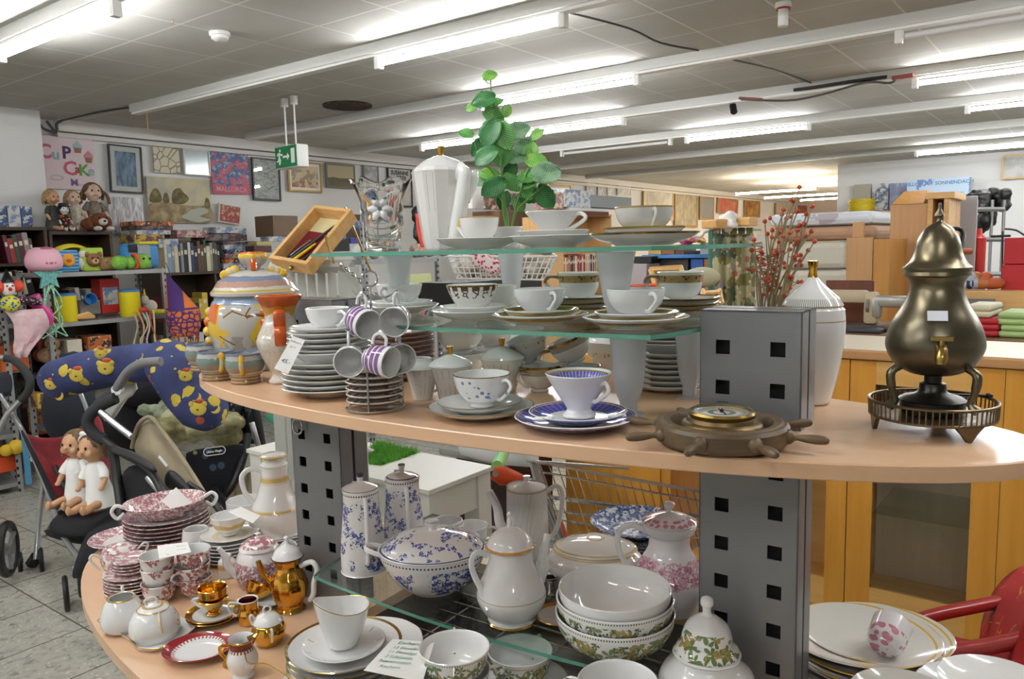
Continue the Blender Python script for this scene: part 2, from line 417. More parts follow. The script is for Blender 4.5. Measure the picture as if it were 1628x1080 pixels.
wire('loose_wiring',[pw(1178,158),pw(1250,160),pw(1300,152),pw(1350,138),pw(1380,130),pw(1415,132),pw(1425,124)],.008,m_cab,'grey loose wiring hanging below the rail at upper right','wiring')
wire('wire_bundle',[pw(1262,143),pw(1300,138),pw(1350,130),pw(1410,122)],.012,m_black,'black straight wire bundle along the rail at upper right','wiring')
wire('wire_sleeve',[pw(1175,156),pw(1212,158)],.01,m_redt,'red cable sleeve at the left end of the loose wiring','cable sleeve')
wire('wire_sleeve',[pw(1418,124),pw(1452,119)],.014,m_redt,'red cable sleeve at the right end of the loose wiring','cable sleeve')
def pr(x,y,r=7.2):w,z=PR(x,y,r);return RW(r,w,z)
for k,(a,nm)in enumerate([([(58,190),(70,205),(90,211)],'left'),([(74,192),(85,206),(91,209)],'middle'),([(98,192),(90,197),(91,206)],'right')]):
 wire('wall_cable',[pr(x,y)for x,y in a],.012,m_cab,'grey cable drooping at the wall corner above the cupcake picture, %s one'%nm)
wire('ceiling_cable',[pr(96,192,7.1),P(160,178,CEIL-.01),P(230,168,CEIL-.02)],.008,m_cab,'dark cable along the ceiling from the wall corner to a rail')
for k,(x,y0,y1,w)in enumerate([(272,0,38,2.3),(233,176,208,3.33)]):
 r0,z0=PW(x,y0,w);r1,z1=PW(x+1,y1,w)
 wire('pull_cord',[RW(r0,w,min(z0,CEIL)),RW(r0,w,(z0+z1)/2),RW(r0,w,z1)],.004,M('cord yellow','B39A62',.8),['yellowish cord hanging from the ceiling near the smoke detector','pale cord hanging from the end of a ceiling rail'][k],'cord')
 # ================================================================ THE DISPLAY STAND
BU=1.26;BL=.72;BM=1.413;BT=1.547;BG=.86
ZU,ZL,ZM,ZT,ZG=[v+.0006 for v in(BU,BL,BM,BT,BG)]
m_beech=wood('beech laminate','DBB592','D2AA86',2.2,.28,0,9)
m_beechedge=M('beech edge','C89E80',.4)
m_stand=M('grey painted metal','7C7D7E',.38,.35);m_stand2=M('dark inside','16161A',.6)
def thin_glass(name,tint,gl=.02,k=1.0,milk=0.0):
 m=M(name,tint,.1);nt=m.node_tree;n=nt.nodes;l=nt.links;out=n['Material Output']
 t=n.new('ShaderNodeBsdfTransparent');t.inputs[0].default_value=lin(tint)
 g=n.new('ShaderNodeBsdfGlossy');g.inputs['Roughness'].default_value=gl
 lwt=n.new('ShaderNodeLayerWeight');lwt.inputs['Blend'].default_value=.5
 pw_=n.new('ShaderNodeMath');pw_.operation='POWER';pw_.inputs[1].default_value=5;l.new(lwt.outputs['Facing'],pw_.inputs[0])
 lw=n.new('ShaderNodeMath');lw.operation='MULTIPLY_ADD';lw.inputs[1].default_value=.95;lw.inputs[2].default_value=.04;l.new(pw_.outputs[0],lw.inputs[0])
 mx=n.new('ShaderNodeMixShader');l.new(lw.outputs[0],mx.inputs[0]);l.new(t.outputs[0],mx.inputs[1]);l.new(g.outputs[0],mx.inputs[2])
 last=mx.outputs[0]
 if milk:
  m2=n.new('ShaderNodeMixShader');m2.inputs[0].default_value=milk;l.new(last,m2.inputs[1]);ad=n.new('ShaderNodeMixShader');tr=n.new('ShaderNodeBsdfTranslucent');tr.inputs[0].default_value=lin('F4F6F8');l.new(n['Principled BSDF'].outputs[0],ad.inputs[1]);l.new(tr.outputs[0],ad.inputs[2]);l.new(ad.outputs[0],m2.inputs[2]);last=m2.outputs[0]
 l.new(last,out.inputs['Surface']);return m
m_glass=thin_glass('shelf glass','F3F9F6')
m_gedge=M('glass edge','5FA08C',.15,trans=.25,ior=1.4)
def superell(a,b,n,k=96):
 out=[]
 for i in range(k):
  t=2*PI*i/k;c,s=math.cos(t),math.sin(t)
  out.append((a*abs(c)**(2/n)*(1 if c>0 else-1),b*abs(s)**(2/n)*(1 if s>0 else-1)))
 return out
st=thing('display_stand','two-tier beech oval display stand with grey perforated metal uprights full of crockery','display stand',SC0,ROT_STAND)
o=MB().poly(superell(.9,.305,2),BU-.024,BU).build('upper_shelf',[m_beech],st)
b_=o.modifiers.new('bevel','BEVEL');b_.width=.002;b_.segments=1
def ringboard(outer,hx0,hx1,hy0,hy1,z0,z1):
 bm=bmesh.new()
 vo=[bm.verts.new((x,y,z1))for x,y in outer]
 hp=[(hx0,hy0),(hx1,hy0),(hx1,hy1),(hx0,hy1)]
 vh=[bm.verts.new((x,y,z1))for x,y in hp]
 es=[bm.edges.new((vo[i],vo[(i+1)%len(vo)]))for i in range(len(vo))]+[bm.edges.new((vh[i],vh[(i+1)%4]))for i in range(4)]
 bmesh.ops.triangle_fill(bm,use_beauty=True,edges=es)
 top=bm.faces[:]
 ex=bmesh.ops.extrude_face_region(bm,geom=top)
 for e in ex['geom']:
  if isinstance(e,bmesh.types.BMVert):e.co.z=z0
 bmesh.ops.recalc_face_normals(bm,faces=bm.faces[:])
 bm.verts.index_update();r=([v.co.copy()for v in bm.verts],[[v.index for v in f.verts]for f in bm.faces]);bm.free();return r
LOWER=superell(1.38,.52,2)
vs,fs=ringboard(LOWER,-.39,.39,-.2,.33,BL-.026,BL)
MB().add(vs,fs).build('lower_shelf',[m_beech],st)
b=MB()
for x0,x1,y0,y1 in[(-.4,.4,-.22,-.2),(-.4,.4,.33,.35),(-.4,-.385,-.22,.35),(.385,.4,-.22,.35)]:
 b.box(x0,x1,y0,y1,.58,BL-.027)
b.box(-.39,.39,-.2,.34,.56,.585)
b.build('recess_tray',[M('dark tray','4A4542',.5)],st,smooth=False)
b=MB()
for i in range(10):b.tube([(-.385,-.17+i*.052,.64),(.385,-.17+i*.052,.64)],.003,6)
for i in range(5):b.tube([(-.3+i*.15,-.2,.635),(-.3+i*.15,.33,.635)],.004,6)
b.build('wire_grid',[m_steel],st)
def upright(x0,name='upright'):
 """two perforated channels back to back"""
 w=.16
 holes=[1.384-.065*k for k in range(22)]
 cx=(x0+.038,x0+.124)if x0>0 else(x0+.034,x0+.119)
 for(y0,y1,nm)in((-.05,-.012,'front_channel'),(-.005,.036,'rear_channel')):
  for(za,zb)in((0.0,BL-.026),(BL,BU-.024),(BU,1.443)):
   b=MB();hs=sorted(h for h in holes if za+.02<h<zb-.02)
   xs=sorted([x0]+[c-.0115 for c in cx]+[c+.0115 for c in cx]+[x0+w])
   zs=[za]+sorted([h-.0115 for h in hs]+[h+.0115 for h in hs])+[zb]
   off=.004 if True else 0
   yo=y0 if y0<0 else y1;t=.0025 if y0<0 else-.0025
   for i in range(len(xs)-1):
    for j in range(len(zs)-1):
     zc=(zs[j]+zs[j+1])/2
     if i in(1,3)and any(abs(zc-h)<.005 for h in hs):continue
     b.box(xs[i],xs[i+1],min(yo,yo+t),max(yo,yo+t),zs[j],zs[j+1])
   b.box(x0,x0+.0025,y0,y1,za,zb);b.box(x0+w-.0025,x0+w,y0,y1,za,zb)
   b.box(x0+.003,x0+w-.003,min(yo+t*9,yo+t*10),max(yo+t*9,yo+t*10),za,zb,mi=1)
   if zb>1.4:b.box(x0,x0+w,y0,y1,zb-.003,zb)
   b.build(nm,[m_stand,m_stand2],st,smooth=False)
upright(.421);upright(-.584)
MB().box(-.6,.6,-.35,.35,0,.05).build('plinth',[m_stand],st,smooth=False)
def hexpane(x0,x1,f,bk,z0,z1,name,label,lc=.015):
 t=thing(name,label,'glass shelf',SC0,ROT_STAND)
 n=10;pts=[(x0,-.04),(x0+lc,-f+.035)]
 for i in range(n+1):
  u=i/n;x=-.39+.78*u
  if x>x0+lc+.01:pts.append((x,-f-.025*math.sin(PI*u)))
 pts+=[(x1-.015,-f+.035),(x1,-.04),(x1,bk),(x0,bk)]
 b=MB();b.poly(pts,z0,z1);k=len(pts)
 b.mi=[0,0]+[1]*k
 b.build('pane',[m_glass,m_gedge],t,smooth=False)
 return t
hexpane(-.33,.419,.175,.26,BM-.007,BM,'glass_shelf','middle clear glass shelf with green edge standing on glass vases',.13)
hexpane(-.405,.43,.17,.26,BT-.007,BT,'glass_shelf','topmost clear glass shelf seen edge on at eye level')
hexpane(-.42,.42,.175,.26,BG-.007,BG,'glass_shelf','lower clear glass shelf between the two grey uprights under the tureen')
m_vglass=thin_glass('frosted vase glass','F0F1F2',.25,milk=.5)
def support_vase(px,y,z,h,rr,rb,label):
 p=SU(px,y,z)
 t=thing('vase',label,'vase',p,0,'glass vases carrying the glass shelves')
 MB().lathe(shell([(.5*rb,0),(.55*rb,.006),(.55*rb,.02),(rb*.8,.04),(rb*.95,h*.45),(rr*.9,h*.85),(rr,h-.002)],.0025,3),32).build('bowl',m_vglass,t)
 MB().lathe([(0,.0),(.027,.0),(.027,.002),(.01,.005),(0,.005)],28).build('foot',m_vglass,t)
support_vase(998,-.063,ZU,.145,.034,.028,'tall frosted glass vase on the beech shelf behind the blue patterned cup')
support_vase(668,.10,ZU,.145,.031,.026,'frosted glass vase on the beech shelf behind the striped hanging mugs')
support_vase(1097,.13,ZU,.145,.030,.024,'frosted glass vase behind the right plate stack by the grey box')
support_vase(978,-.08,ZM,.126,.034,.024,'frosted glass vase on the middle glass shelf right of centre')
support_vase(632,-.02,ZM,.126,.031,.022,'frosted glass vase on the middle glass shelf below the crystal vase')
support_vase(812,.2,ZM,.126,.03,.022,'frosted glass vase at the back of the middle glass shelf behind the plates')
# ================================================================ CROCKERY
W='E4E4E4'
m_porc=M('white porcelain','E2E2E0',.1,coat=.4)
m_cream=M('cream porcelain','DDDAD0',.12,coat=.4)
m_gold=M('polished gold','D9A441',.16,1.0)
m_goldp=M('gold paint','C9A052',.25,.8)
def handle(pts,r,flat=1.0,n=8):
 """loop handle in the x,z plane: list of (x, z)"""
 return MB().tube(cr([(x,0,z)for x,z in pts],5),r,n,flat=flat)
CURVES={'round':[(.42,0),(.44,.06),(.40,.12),(.62,.22),(.86,.5),(.96,.8),(1,1)],'cone':[(.5,0),(.5,.05),(.36,.16),(.45,.3),(.72,.62),(.93,.9),(1,1)],'bell':[(.5,0),(.52,.06),(.48,.1),(.7,.2),(.88,.45),(.93,.75),(1,1)],'flare':[(.46,0),(.46,.05),(.44,.09),(.6,.2),(.82,.55),(.95,.85),(1,1)],'barrel':[(.6,0),(.6,.14),(.7,.2),(.96,.45),(1,.7),(.9,.95),(.9,1)],'cyl':[(.85,0),(.95,.04),(1,.12),(1,.5),(1,1)]}
def cup(name,label,loc,D,h,mat,curve='round',rz=0,group=None,hs=.32,hmat=None,tilt=None,cat='cup',two=False,t=.0028,hr=.0035,hz=(.85,.3),hflat=.6,inner=None):
 c=thing(name,label,cat,loc,rz,group,tilt)
 R=D/2
 MB().lathe(shell([(x*R,z*h)for x,z in CURVES[curve]],t),36).build('cup_body',mat,c)
 def rad(z):
  q=CURVES[curve]
  for(a,za),(b,zb)in zip(q[:-1],q[1:]):
   if za<=z<=zb:return R*(a+(b-a)*(z-za)/(zb-za))
  return R
 for s in((1,-1)if two else(1,)):
  xa,xb=rad(hz[0])-.001,rad(hz[1])-.001;o_=hs*D
  pts=[(xa,hz[0]*h),(max(xa,xb)+o_*.65,hz[0]*h+h*.04),(max(xa,xb)+o_,hz[0]*h*.72+hz[1]*h*.2),(xb+o_*.55,hz[1]*h*1.0),(xb,hz[1]*h)]
  hb=handle([(x*s,z)for x,z in pts],hr,hflat)
  hb.build('handle',hmat or mat,c)
 return c
PLM={}
def plate_prof(D,h,rim=.0022,deep=.55,foot=.5):
 R=D/2;q=[(0,.0015),(R*foot-.003,.0015),(R*foot-.002,0),(R*foot+.001,0),(R*foot+.003,.002),(R*(foot+.12),.004),(R*.86,h*deep),(R*.99,h-.001),(R,h),(R*.985,h+.001),(R*.86,h*deep+rim+.001),(R*(foot+.1),.004+rim),(R*foot*.8,.004+rim*.9),(0,.004+rim*.9)]
 return q
def plate_mesh(D,h,mat,wave=None,sy=1.0,deep=.55,name='plate',foot=.5):
 key=(D,h,mat.name,wave,sy,deep,name)
 if key not in PLM:
  b=MB().lathe(plate_prof(D,h,deep=deep,foot=foot),48,sy=sy,wave=wave)
  o=b.build(name,mat);PLM[key]=o.data
  for m_ in list(o.modifiers):pass
  bpy.data.objects.remove(o)
 return PLM[key]
def plate(name,label,loc,D,h,mat,rz=0,group=None,cat='plate',tilt=None,**kw):
 o=bpy.data.objects.new(name,plate_mesh(D,h,mat,name=name,**kw));C.objects.link(o);o.location=loc;o.scale=(GS,GS,GS)
 o.rotation_euler=(tilt[0],tilt[1],rz)if tilt else(0,0,rz)
 return tag(o,label,cat,group)
def stack(spec,loc,where,group,name='plate',cat='plate',jit=.0012,skip_top=None):
 """spec from bottom to top: (D, h, mat, pitch, adjective, kwargs)"""
 n=len(spec);z=loc[2]
 for i,s in enumerate(spec):
  D,h,mat,dz,adj=s[:5];kw=s[5]if len(s)>5 else{}
  k=n-1-i
  where_k=('bottom' if k==n-1 else nth(k)+('' if k==0 else ' from top'))
  plate(name,'%s, %s in %s'%(adj,where_k,where),(loc[0]+random.uniform(-jit,jit),loc[1]+random.uniform(-jit,jit),z),D,h,mat,random.random()*6,group,cat,**kw)
  z+=dz*GS
 return z
def card(name,label,quad,mat,t=.0006,cat='card',lines=None,ink=None,parent=None):
 """a thin card through four points (top left, top right, bottom right, bottom left)"""
 a,b,c,d=[Vector(q)for q in quad];nrm=(b-a).cross(d-a).normalized()*t
 vs=[a,b,c,d,a+nrm,b+nrm,c+nrm,d+nrm]
 o=tag(MB().add(vs,[(0,1,2,3),(7,6,5,4),(0,4,5,1),(1,5,6,2),(2,6,7,3),(3,7,4,0)]).build(name,mat,smooth=False),label,cat)
 if lines:
  s=-1 if(nrm.dot(Vector((0,0,EYE))-a)<0)else 1
  for(txt,u,v,size)in lines:
   tv,tf=text_mesh(txt,1.0,.0,shear=.2)
   ex=(b-a).normalized();ey=(a-d).normalized();p0=a+(b-a)*u+(d-a)*v
   off=nrm*(1.3 if s>0 else-.3)
   MB().add([p0+off+ex*(q.x*size)+ey*(q.y*size)for q in tv],tf).build('handwriting',ink,o,smooth=False)
 return o
m_card=M('white card','F0EFEB',.6);m_ink=M('black ink','222226',.6);m_inkg=M('green ink','1E8A6A',.6);m_tag=M('price sticker','E9ECF4',.5)
def sh(d):return 'the '+' '.join(d.split()[:10])
def sticker(parent,T,w=.016,h=.009):return MB().box(-w/2,w/2,-.0004,.0004,-h/2,h/2,T).build('price_sticker',m_tag,parent,smooth=False)
# ---------------------------------------------------------------- upper shelf
def face(p,extra=0):
 return math.atan2(-p.x,p.y)+extra
m_drip=deco('drip glaze','ACA89E',[{'z':(.02,.09),'noise':(14,.5),'col':'8E8C86'},{'z':(.075,.3),'wob':(26,.11),'mask':(9,.47),'col':'C9A62E'},{'z':(.125,.19),'wob':(30,.09),'mask':(9,.5),'col':'C8622C'},{'edge':(17,.028),'z':(.05,.16),'mask':(11,.5),'col':'6E4A1E'},{'z':(.166,.19),'wob':(40,.02),'col':'7D8CA5'}],.14,bump=None)
m_driplid=deco('drip glaze lid','BDB9AE',[{'z':(.222,.234),'wob':(50,.008),'col':'6F7B94'},{'z':(.208,.222),'wob':(60,.008),'col':'A58273'},{'z':(.196,.201),'col':'B39A4A'}],.13)
m_glz_y=patmat('yellow red glaze',[(.35,'B9B4A4'),(.48,'D2B23A'),(.56,'C99A22'),(.64,'C6502A')],34,2,.12)
m_glz_o=M('orange glaze','B9501E',.12,coat=.5)
p=P(413,583,ZU)
t=thing('ceramic_jar','large drip-glazed ceramic jar with lid and yellow red knob at the left end','jar',p,face(p))
MB().lathe(shell([(.085,0),(.092,.006),(.105,.04),(.116,.09),(.117,.13),(.108,.165),(.1,.176),(.1,.186)],.006),48).build('jar_body',m_drip,t)
MB().lathe([(0,.184),(.1,.184),(.107,.187),(.108,.194),(.104,.198),(.1,.203),(.088,.222),(.065,.238),(.035,.248),(0,.25)],48).build('lid',m_driplid,t)
b=MB().lathe(prof([(0,.246),(.012,.248),(.016,.256),(.026,.266),(.031,.28),(.027,.291),(.012,.294),(0,.288)],3),40,wave=(4,.16))
for a in range(0):
 q=a*PI/2;b.tube(cr([(0,0,.246),(.02*math.cos(q),.02*math.sin(q),.256),(.032*math.cos(q),.03*math.sin(q),.272),(.024*math.cos(q),.024*math.sin(q),.288),(.006*math.cos(q),.006*math.sin(q),.283)],4),[.012]*17,8)
b.build('lid_knob',deco('tulip knob glaze','9E9C94',[{'z':(.278,.3),'wob':(60,.02),'col':'C9A62E'},{'z':(.289,.3),'wob':(80,.008),'col':'C05A2A'}],.12),t)
MB().tube(cr([(0,-.03,.275),(0,-.036,.262),(0,-.04,.248)],3),.008,8,flat=.6,up=(1,0,0)).build('lid_ornament',m_glz_o,t)
b=MB()
for sx in(-1,1):
 for k in range(3):b.ball((sx*(.045+.012*k),-.015,.249-.006*k),.013)
 b.build('lid_ornament',m_glz_y,t);b=MB()
for sx,mt in((-1,m_glz_y),(1,m_glz_o)):
 b=MB()
 for k in range(5):b.ball((-.118+.004*abs(k-2),0,.05+.024*k)if sx<0 else(.018,-.114+.004*abs(k-2),.05+.024*k),.013,.013,.0132)
 b.build('beaded_handle',mt,t)
m_mug=deco('mug glaze','B3B0A4',[{'z':(.0,.022),'col':'A88F6B'},{'z':(.0,.022),'zs':(900,.2),'col':'7A5B3C'},{'z':(.026,.042),'wob':(50,.01),'col':'8A7A66'},{'z':(.038,.054),'wob':(60,.01),'col':'6C7C74'},{'z':(.054,.066),'wob':(70,.008),'col':'A7A8A4'},{'z':(.064,.08),'wob':(80,.006),'col':'66728A'}],.12)
for k,(x,y,lab,hz_)in enumerate([(346,605,'drip-glazed ceramic mug with orange handle, left of the two at the shelf front',.2),(392,610,'drip-glazed ceramic mug with handle facing the front, right beside its twin',-.15),(326,590,'drip-glazed ceramic mug half hidden behind the front pair at the left shelf end',3.0)]):
 p=P(x,y-2,ZU);c=thing('mug',lab,'mug',p,face(p)-PI/2+hz_,'drip-glazed mugs')
 MB().lathe(shell([(.034,0),(.035,.004),(.033,.012),(.034,.02),(.042,.03),(.0445,.045),(.041,.06),(.042,.067)],.004),36).build('cup_body',m_mug,c)
 handle([(.041,.06),(.058,.062),(.06,.045),(.05,.03),(.043,.026)],.0062,.9).build('handle',m_glz_y,c)
m_jug=deco('crackle glaze','C9C3B6',[{'edge':(110,.045),'col':'B4AC9E'},{'z':(.04,.12),'vor':(26,.4),'mask':(14,.45),'col':'B4B48C'},{'z':(.155,.2),'wob':(40,.03),'col':'B98A3A'},{'z':(.172,.3),'wob':(30,.015),'col':'B4541F'}],.15)
p=P(450,608,ZU);t=thing('vase','crackle-glazed jug vase with orange lip and orange front handle behind the price card','vase',p,face(p))
MB().lathe(shell([(.03,0),(.032,.006),(.024,.02),(.036,.045),(.051,.08),(.052,.1),(.038,.13),(.032,.15),(.038,.172),(.05,.19),(.052,.195)],.004),40,sx=1,sy=.9,wave=(3,.02)).build('vase_body',m_jug,t)
MB().tube(cr([(0,-.034,.165),(0,-.052,.16),(0,-.05,.14),(0,-.046,.13),(0,-.058,.12),(0,-.056,.098),(0,-.047,.09)],4),.0125,8,flat=.35,up=(1,0,0)).build('handle',m_glz_o,t)
m_pl=deco('plain plate','DADAD6',[{'r':(.0,.001),'col':'DADAD6'}],.1)
m_plg=deco('gold-rimmed plate','DAD9D6',[{'r':(.094,.2),'z':(.008,.1),'col':'C4A254','metal':1}],.1)
p=P(527,626,ZU)
sp=[(.198,.02,m_porc,.012,'white deep plate',{'deep':.8})]*1+[(.19,.017,m_pl,.0108,'white dinner plate')]*5+[(.172,.026,m_porc,.017,'white soup plate',{'deep':.8})]+[(.165,.015,m_pl,.0108,'white dessert plate')]*4+[(.15,.014,m_porc,.011,'white saucer')]
zt=stack(sp,p,'stack right of the orange vase','white plates left of the mug tree')
cup('teacup','plain white teacup on top of the left plate stack',(p.x,p.y,zt-.006),.088,.045,m_porc,'round',face(p)-PI/2+.5)
q=[P(465,534,ZU),0,0,0]
dd=dep(p)-.115
card('price_card','white handwritten price card leaning on the plate stack by the orange vase',[D3(465,534,dd+.02),D3(485,541,dd+.02),D3(458,595,dd-.01),D3(436,586,dd-.01)],m_card,lines=[('Kaffeeserv.',.5,.14,.0052),('27 T.',.45,.3,.0055),('45,-',.5,.72,.012)],ink=m_ink)
m_purple=deco('purple striped mug','E3E2E4',[{'z':(.008,.046),'zs':(520,-.75),'col':'7A4F86'},{'z':(.014,.03),'zs':(520,-.75),'col':'8F6A9A'}],.1)
m_browns=deco('brown striped saucer','DEDAD6',[{'r':(.018,.05),'col':'7C5A4C'},{'r':(.03,.032),'col':'D9D2CC'},{'r':(.04,.0415),'col':'D9D2CC'},{'z':(-1,.0045),'col':'C9C5C2'}],.1)
p=P(597,650,ZU);t=thing('mug_tree','chrome wire stand holding small mugs above a stack of striped saucers','mug stand',p,face(p))
m_chrome=M('chrome','C9C9C9',.12,1.0)
b=MB().tube([(.052*math.cos(a*PI/14),.052*math.sin(a*PI/14),.004)for a in range(28)],.0022,6,closed=True)
b.tube([(-.052,0,.004),(.052,0,.004)],.0018,6).tube([(0,-.052,.004),(0,.052,.004)],.0018,6)
b.build('base_ring',m_chrome,t)
b=MB()
for a in(.35,2.4,4.5):b.tube([(.055*math.cos(a),.055*math.sin(a),.004),(.055*math.cos(a),.055*math.sin(a),.075)],.0018,6)
b.build('saucer_guard',m_chrome,t)
MB().tube([(0,0,.004),(0,0,.225)],.0024,8).build('pole',m_chrome,t)
MB().tube([(.014*math.cos(a*PI/8),0,.239+.014*math.sin(a*PI/8))for a in range(16)],.0018,6,closed=True).build('carrying_ring',m_chrome,t)
arms=[]
for zz,r0 in((.205,.2),(.135,.75)):
 for a in range(3):
  q=r0+a*2*PI/3;arms.append((q,zz))
  MB().tube(cr([(0,0,zz),(.03*math.cos(q),.03*math.sin(q),zz),(.05*math.cos(q),.05*math.sin(q),zz+.012)],4),.0018,6).build('hook_arm',m_chrome,t)
sp=[(.105,.013,m_browns,.0115,'brown and white striped saucer')]*6
stack(sp,(p.x,p.y,ZU+.0065),'pile under the mug tree','striped saucers under the mug tree','saucer','saucer',jit=0)
def hang(px,py,dd,yaw,tiltx,lab):
 q=D3(px,py,dep(p)+dd)
 c=thing('espresso_mug',lab,'mug',q,0,'small mugs hanging on the mug tree')
 R=.0275;h=.052
 MB().lathe(shell([(.6*R,0),(.64*R,.003),(.8*R,.008),(.93*R,.02),(R,.04),(R,h)],.002),32,TR(0,0,-h/2)).build('cup_body',m_purple2,c)
 MB().tube(cr([(0,R-.002,.012),(0,R+.013,.012),(0,R+.02,-.002),(0,R+.012,-.014),(0,R*.95,-.016)],4),.0032,8,flat=.8).build('handle',m_porc,c)
 v=Vector((math.sin(yaw)*math.cos(tiltx),-math.cos(yaw)*math.cos(tiltx),math.sin(tiltx)))
 yv=(Vector((0,0,1))-v*v.z).normalized();xv=yv.cross(v)
 c.rotation_euler=Matrix((xv,yv,v)).transposed().to_euler()
m_purple2=deco('purple striped mug b','E0E0E2',[{'z':(-.02,.021),'zs':(560,-.7),'col':'7C5587'}],.1)
hang(573,510,-.045,.75,-.25,'small purple striped mug hanging top left on the mug tree, handle up')
hang(631,508,-.03,-.1,-.12,'small mug hanging top right on the mug tree showing its grey inside')
hang(556,571,-.055,.15,-.1,'small mug hanging lower left on the mug tree with mouth to the front')
hang(603,573,-.085,1.05,-.12,'small purple striped mug hanging lowest in the middle, turned to the right')
hang(634,567,.0,.35,-.05,'small mug hanging lower right behind the middle striped one')
m_line=deco('line porcelain','DFDEDA',[{'z':(.012,.06),'ang':(18,.985),'mask':(30,.42),'col':'6B5A58'},{'z':(.02,.05),'vor':(170,.16),'ang':(18,.9),'col':'9A3038'}],.12)
p=P(672,634,ZU);t=thing('creamer','white creamer with thin line decor left of the sugar bowl','creamer',p,face(p)+.3)
MB().lathe(shell([(.019,0),(.02,.003),(.021,.01),(.028,.04),(.033,.058),(.035,.062),(.022,.072),(.02,.08)],.0025),32).build('pot_body',m_line,t)
handle([(.03,.052),(.048,.06),(.05,.045),(.034,.018),(.023,.012)],.003).build('handle',m_porc,t)
MB().tube(cr([(-.02,0,.072),(-.03,0,.08),(-.035,0,.083)],3),[.012,.008,.004,.003,.003,.003,.003][:7],8).build('spout',m_porc,t)
p=P(718,634,ZU);t=thing('sugar_bowl','white sugar bowl with gold knob and line decor in front','sugar bowl',p,face(p))
MB().lathe(shell([(.024,0),(.025,.004),(.031,.03),(.04,.06),(.043,.066)],.0025),32).build('pot_body',m_line,t)
MB().lathe([(0,.064),(.0435,.066),(.042,.07),(.03,.078),(.012,.085),(.006,.087),(0,.087)],32).build('lid',m_porc,t)
MB().lathe([(0,.086),(.004,.087),(.005,.094),(.0065,.103),(0,.104)],16).build('lid_knob',m_gold,t)
p=P(800,622,ZU);t=thing('sugar_bowl','larger white sugar bowl with gold knob below the middle glass shelf','sugar bowl',p,face(p))
MB().lathe(shell([(.026,0),(.027,.004),(.034,.03),(.043,.062),(.045,.068)],.0025),32).build('pot_body',m_line,t)
MB().lathe([(0,.066),(.0455,.068),(.044,.073),(.03,.082),(.012,.09),(.006,.092),(0,.092)],32).build('lid',m_porc,t)
MB().lathe([(0,.091),(.004,.092),(.005,.098),(.0068,.108),(0,.109)],16).build('lid_knob',m_gold,t)
plate('saucer','flat white saucer under the back of the larger sugar bowl',P(832,614,ZU),.14,.0,m_porc,name='saucer')if False else None
m_band=deco('grey banded cup','DCDBD8',[{'z':(.036,.047),'col':'8A7A6A'},{'z':(.037,.046),'ang':(90,.3),'col':'C9C2B4'},{'z':(.0475,.06),'col':'B8923F','metal':1}],.12)
m_band2=deco('floral banded cup','DCDBD8',[{'z':(.036,.047),'col':'D8D2C6'},{'z':(.036,.047),'vor':(120,.3),'col':'A78A5A'}],.12)
def pile(x,y,dz,D,h,m,cv,rz,lab,tilt=None,g='cups piled under the middle glass shelf'):
 p=P(x,y,ZU);p.z=ZU+dz;return cup('teacup',lab,p,D,h,m,cv,rz,g,tilt=tilt)
pile(858,622,0,.082,.052,m_band,'round',-2.3,'grey-banded white cup standing at the bottom left of the cup pile')
pile(922,622,0,.085,.052,m_band,'round',-2.6,'grey-banded white cup standing at the bottom right of the cup pile')
pile(918,619,.0555,.088,.052,m_band,'round',-2.9,'grey-banded white cup lying tilted on top of the cup pile to the right',tilt=(.1,.38))
pile(848,616,.0545,.084,.052,m_band2,'round',-2.6,'floral-banded white cup tilted on top of the pile to the left',tilt=(.05,.25))
pile(736,600,0,.1,.055,m_porc,'bell',-.6,'plain white cup standing behind the front sugar bowl')
pile(734,600,.0565,.1,.05,m_porc,'bell',-.9,'plain white cup stacked on another behind the sugar bowls',tilt=(0,-.06))
pile(786,590,0,.09,.055,m_porc,'bell',-1,'plain white cup at the back behind the larger sugar bowl')
pile(786,590,.0565,.09,.05,m_porc,'bell',-2.2,'plain white cup stacked upright just left of the large gold knob')
pile(835,578,0,.085,.055,m_porc,'cyl',-1.2,'white cup at the back of the pile under the glass')
pile(838,578,.0565,.085,.05,m_porc,'cyl',-1.2,'white cup stacked rearmost in the pile under the glass')
p=P(985,588,ZU);t=thing('serving_bowl','white bowl with beige rim standing behind the front vase','bowl',p,0)
MB().lathe(shell([(.04,0),(.042,.005),(.07,.03),(.085,.07)],.003),36).build('bowl_body',m_band2,t)
sp=[(.15,.014,m_browns if False else deco('pink-rimmed plate','DDD3CC',[{'r':(.06,.08),'col':'B98E80'}],.12),.0105,'white plate with pinkish rim')]*10
stack(sp,P(640,600,ZU),'pile behind the mug tree','pink-rimmed plates behind the mug tree')
p=P(1063,618,ZU)
sp=[(.168,.016,m_pl,.0106,'white plate')]*7+[(.156,.024,m_porc,.016,'white soup plate',{'deep':.8})]+[(.158,.015,m_pl,.0104,'white dessert plate')]*4
stack(sp,p,'stack left of the grey box','white plates left of the grey box')
m_bluefl=deco('blue flower cup','E2E2E0',[{'z':(.018,.05),'vor':(95,.34),'mask':(28,.53),'col':'6C83B8'},{'z':(.0555,.07),'col':'C1A054','metal':1}],.1)
m_plgr=deco('grey-rimmed plate','E0E0DC',[{'r':(.0905,.1),'col':'7E7A68'}],.1)
m_sagr=deco('grey-rimmed saucer','E0E0DC',[{'r':(.0735,.1),'col':'7E7A68'}],.1)
p=P(765,660,ZU)
plate('plate','white plate with thin grey rim under the blue-flowered cup',p,.186,.018,m_plgr)
plate('saucer','white saucer with grey rim under the blue-flowered cup',p+Vector((-.002,0,.0085)),.15,.017,m_sagr,cat='saucer')
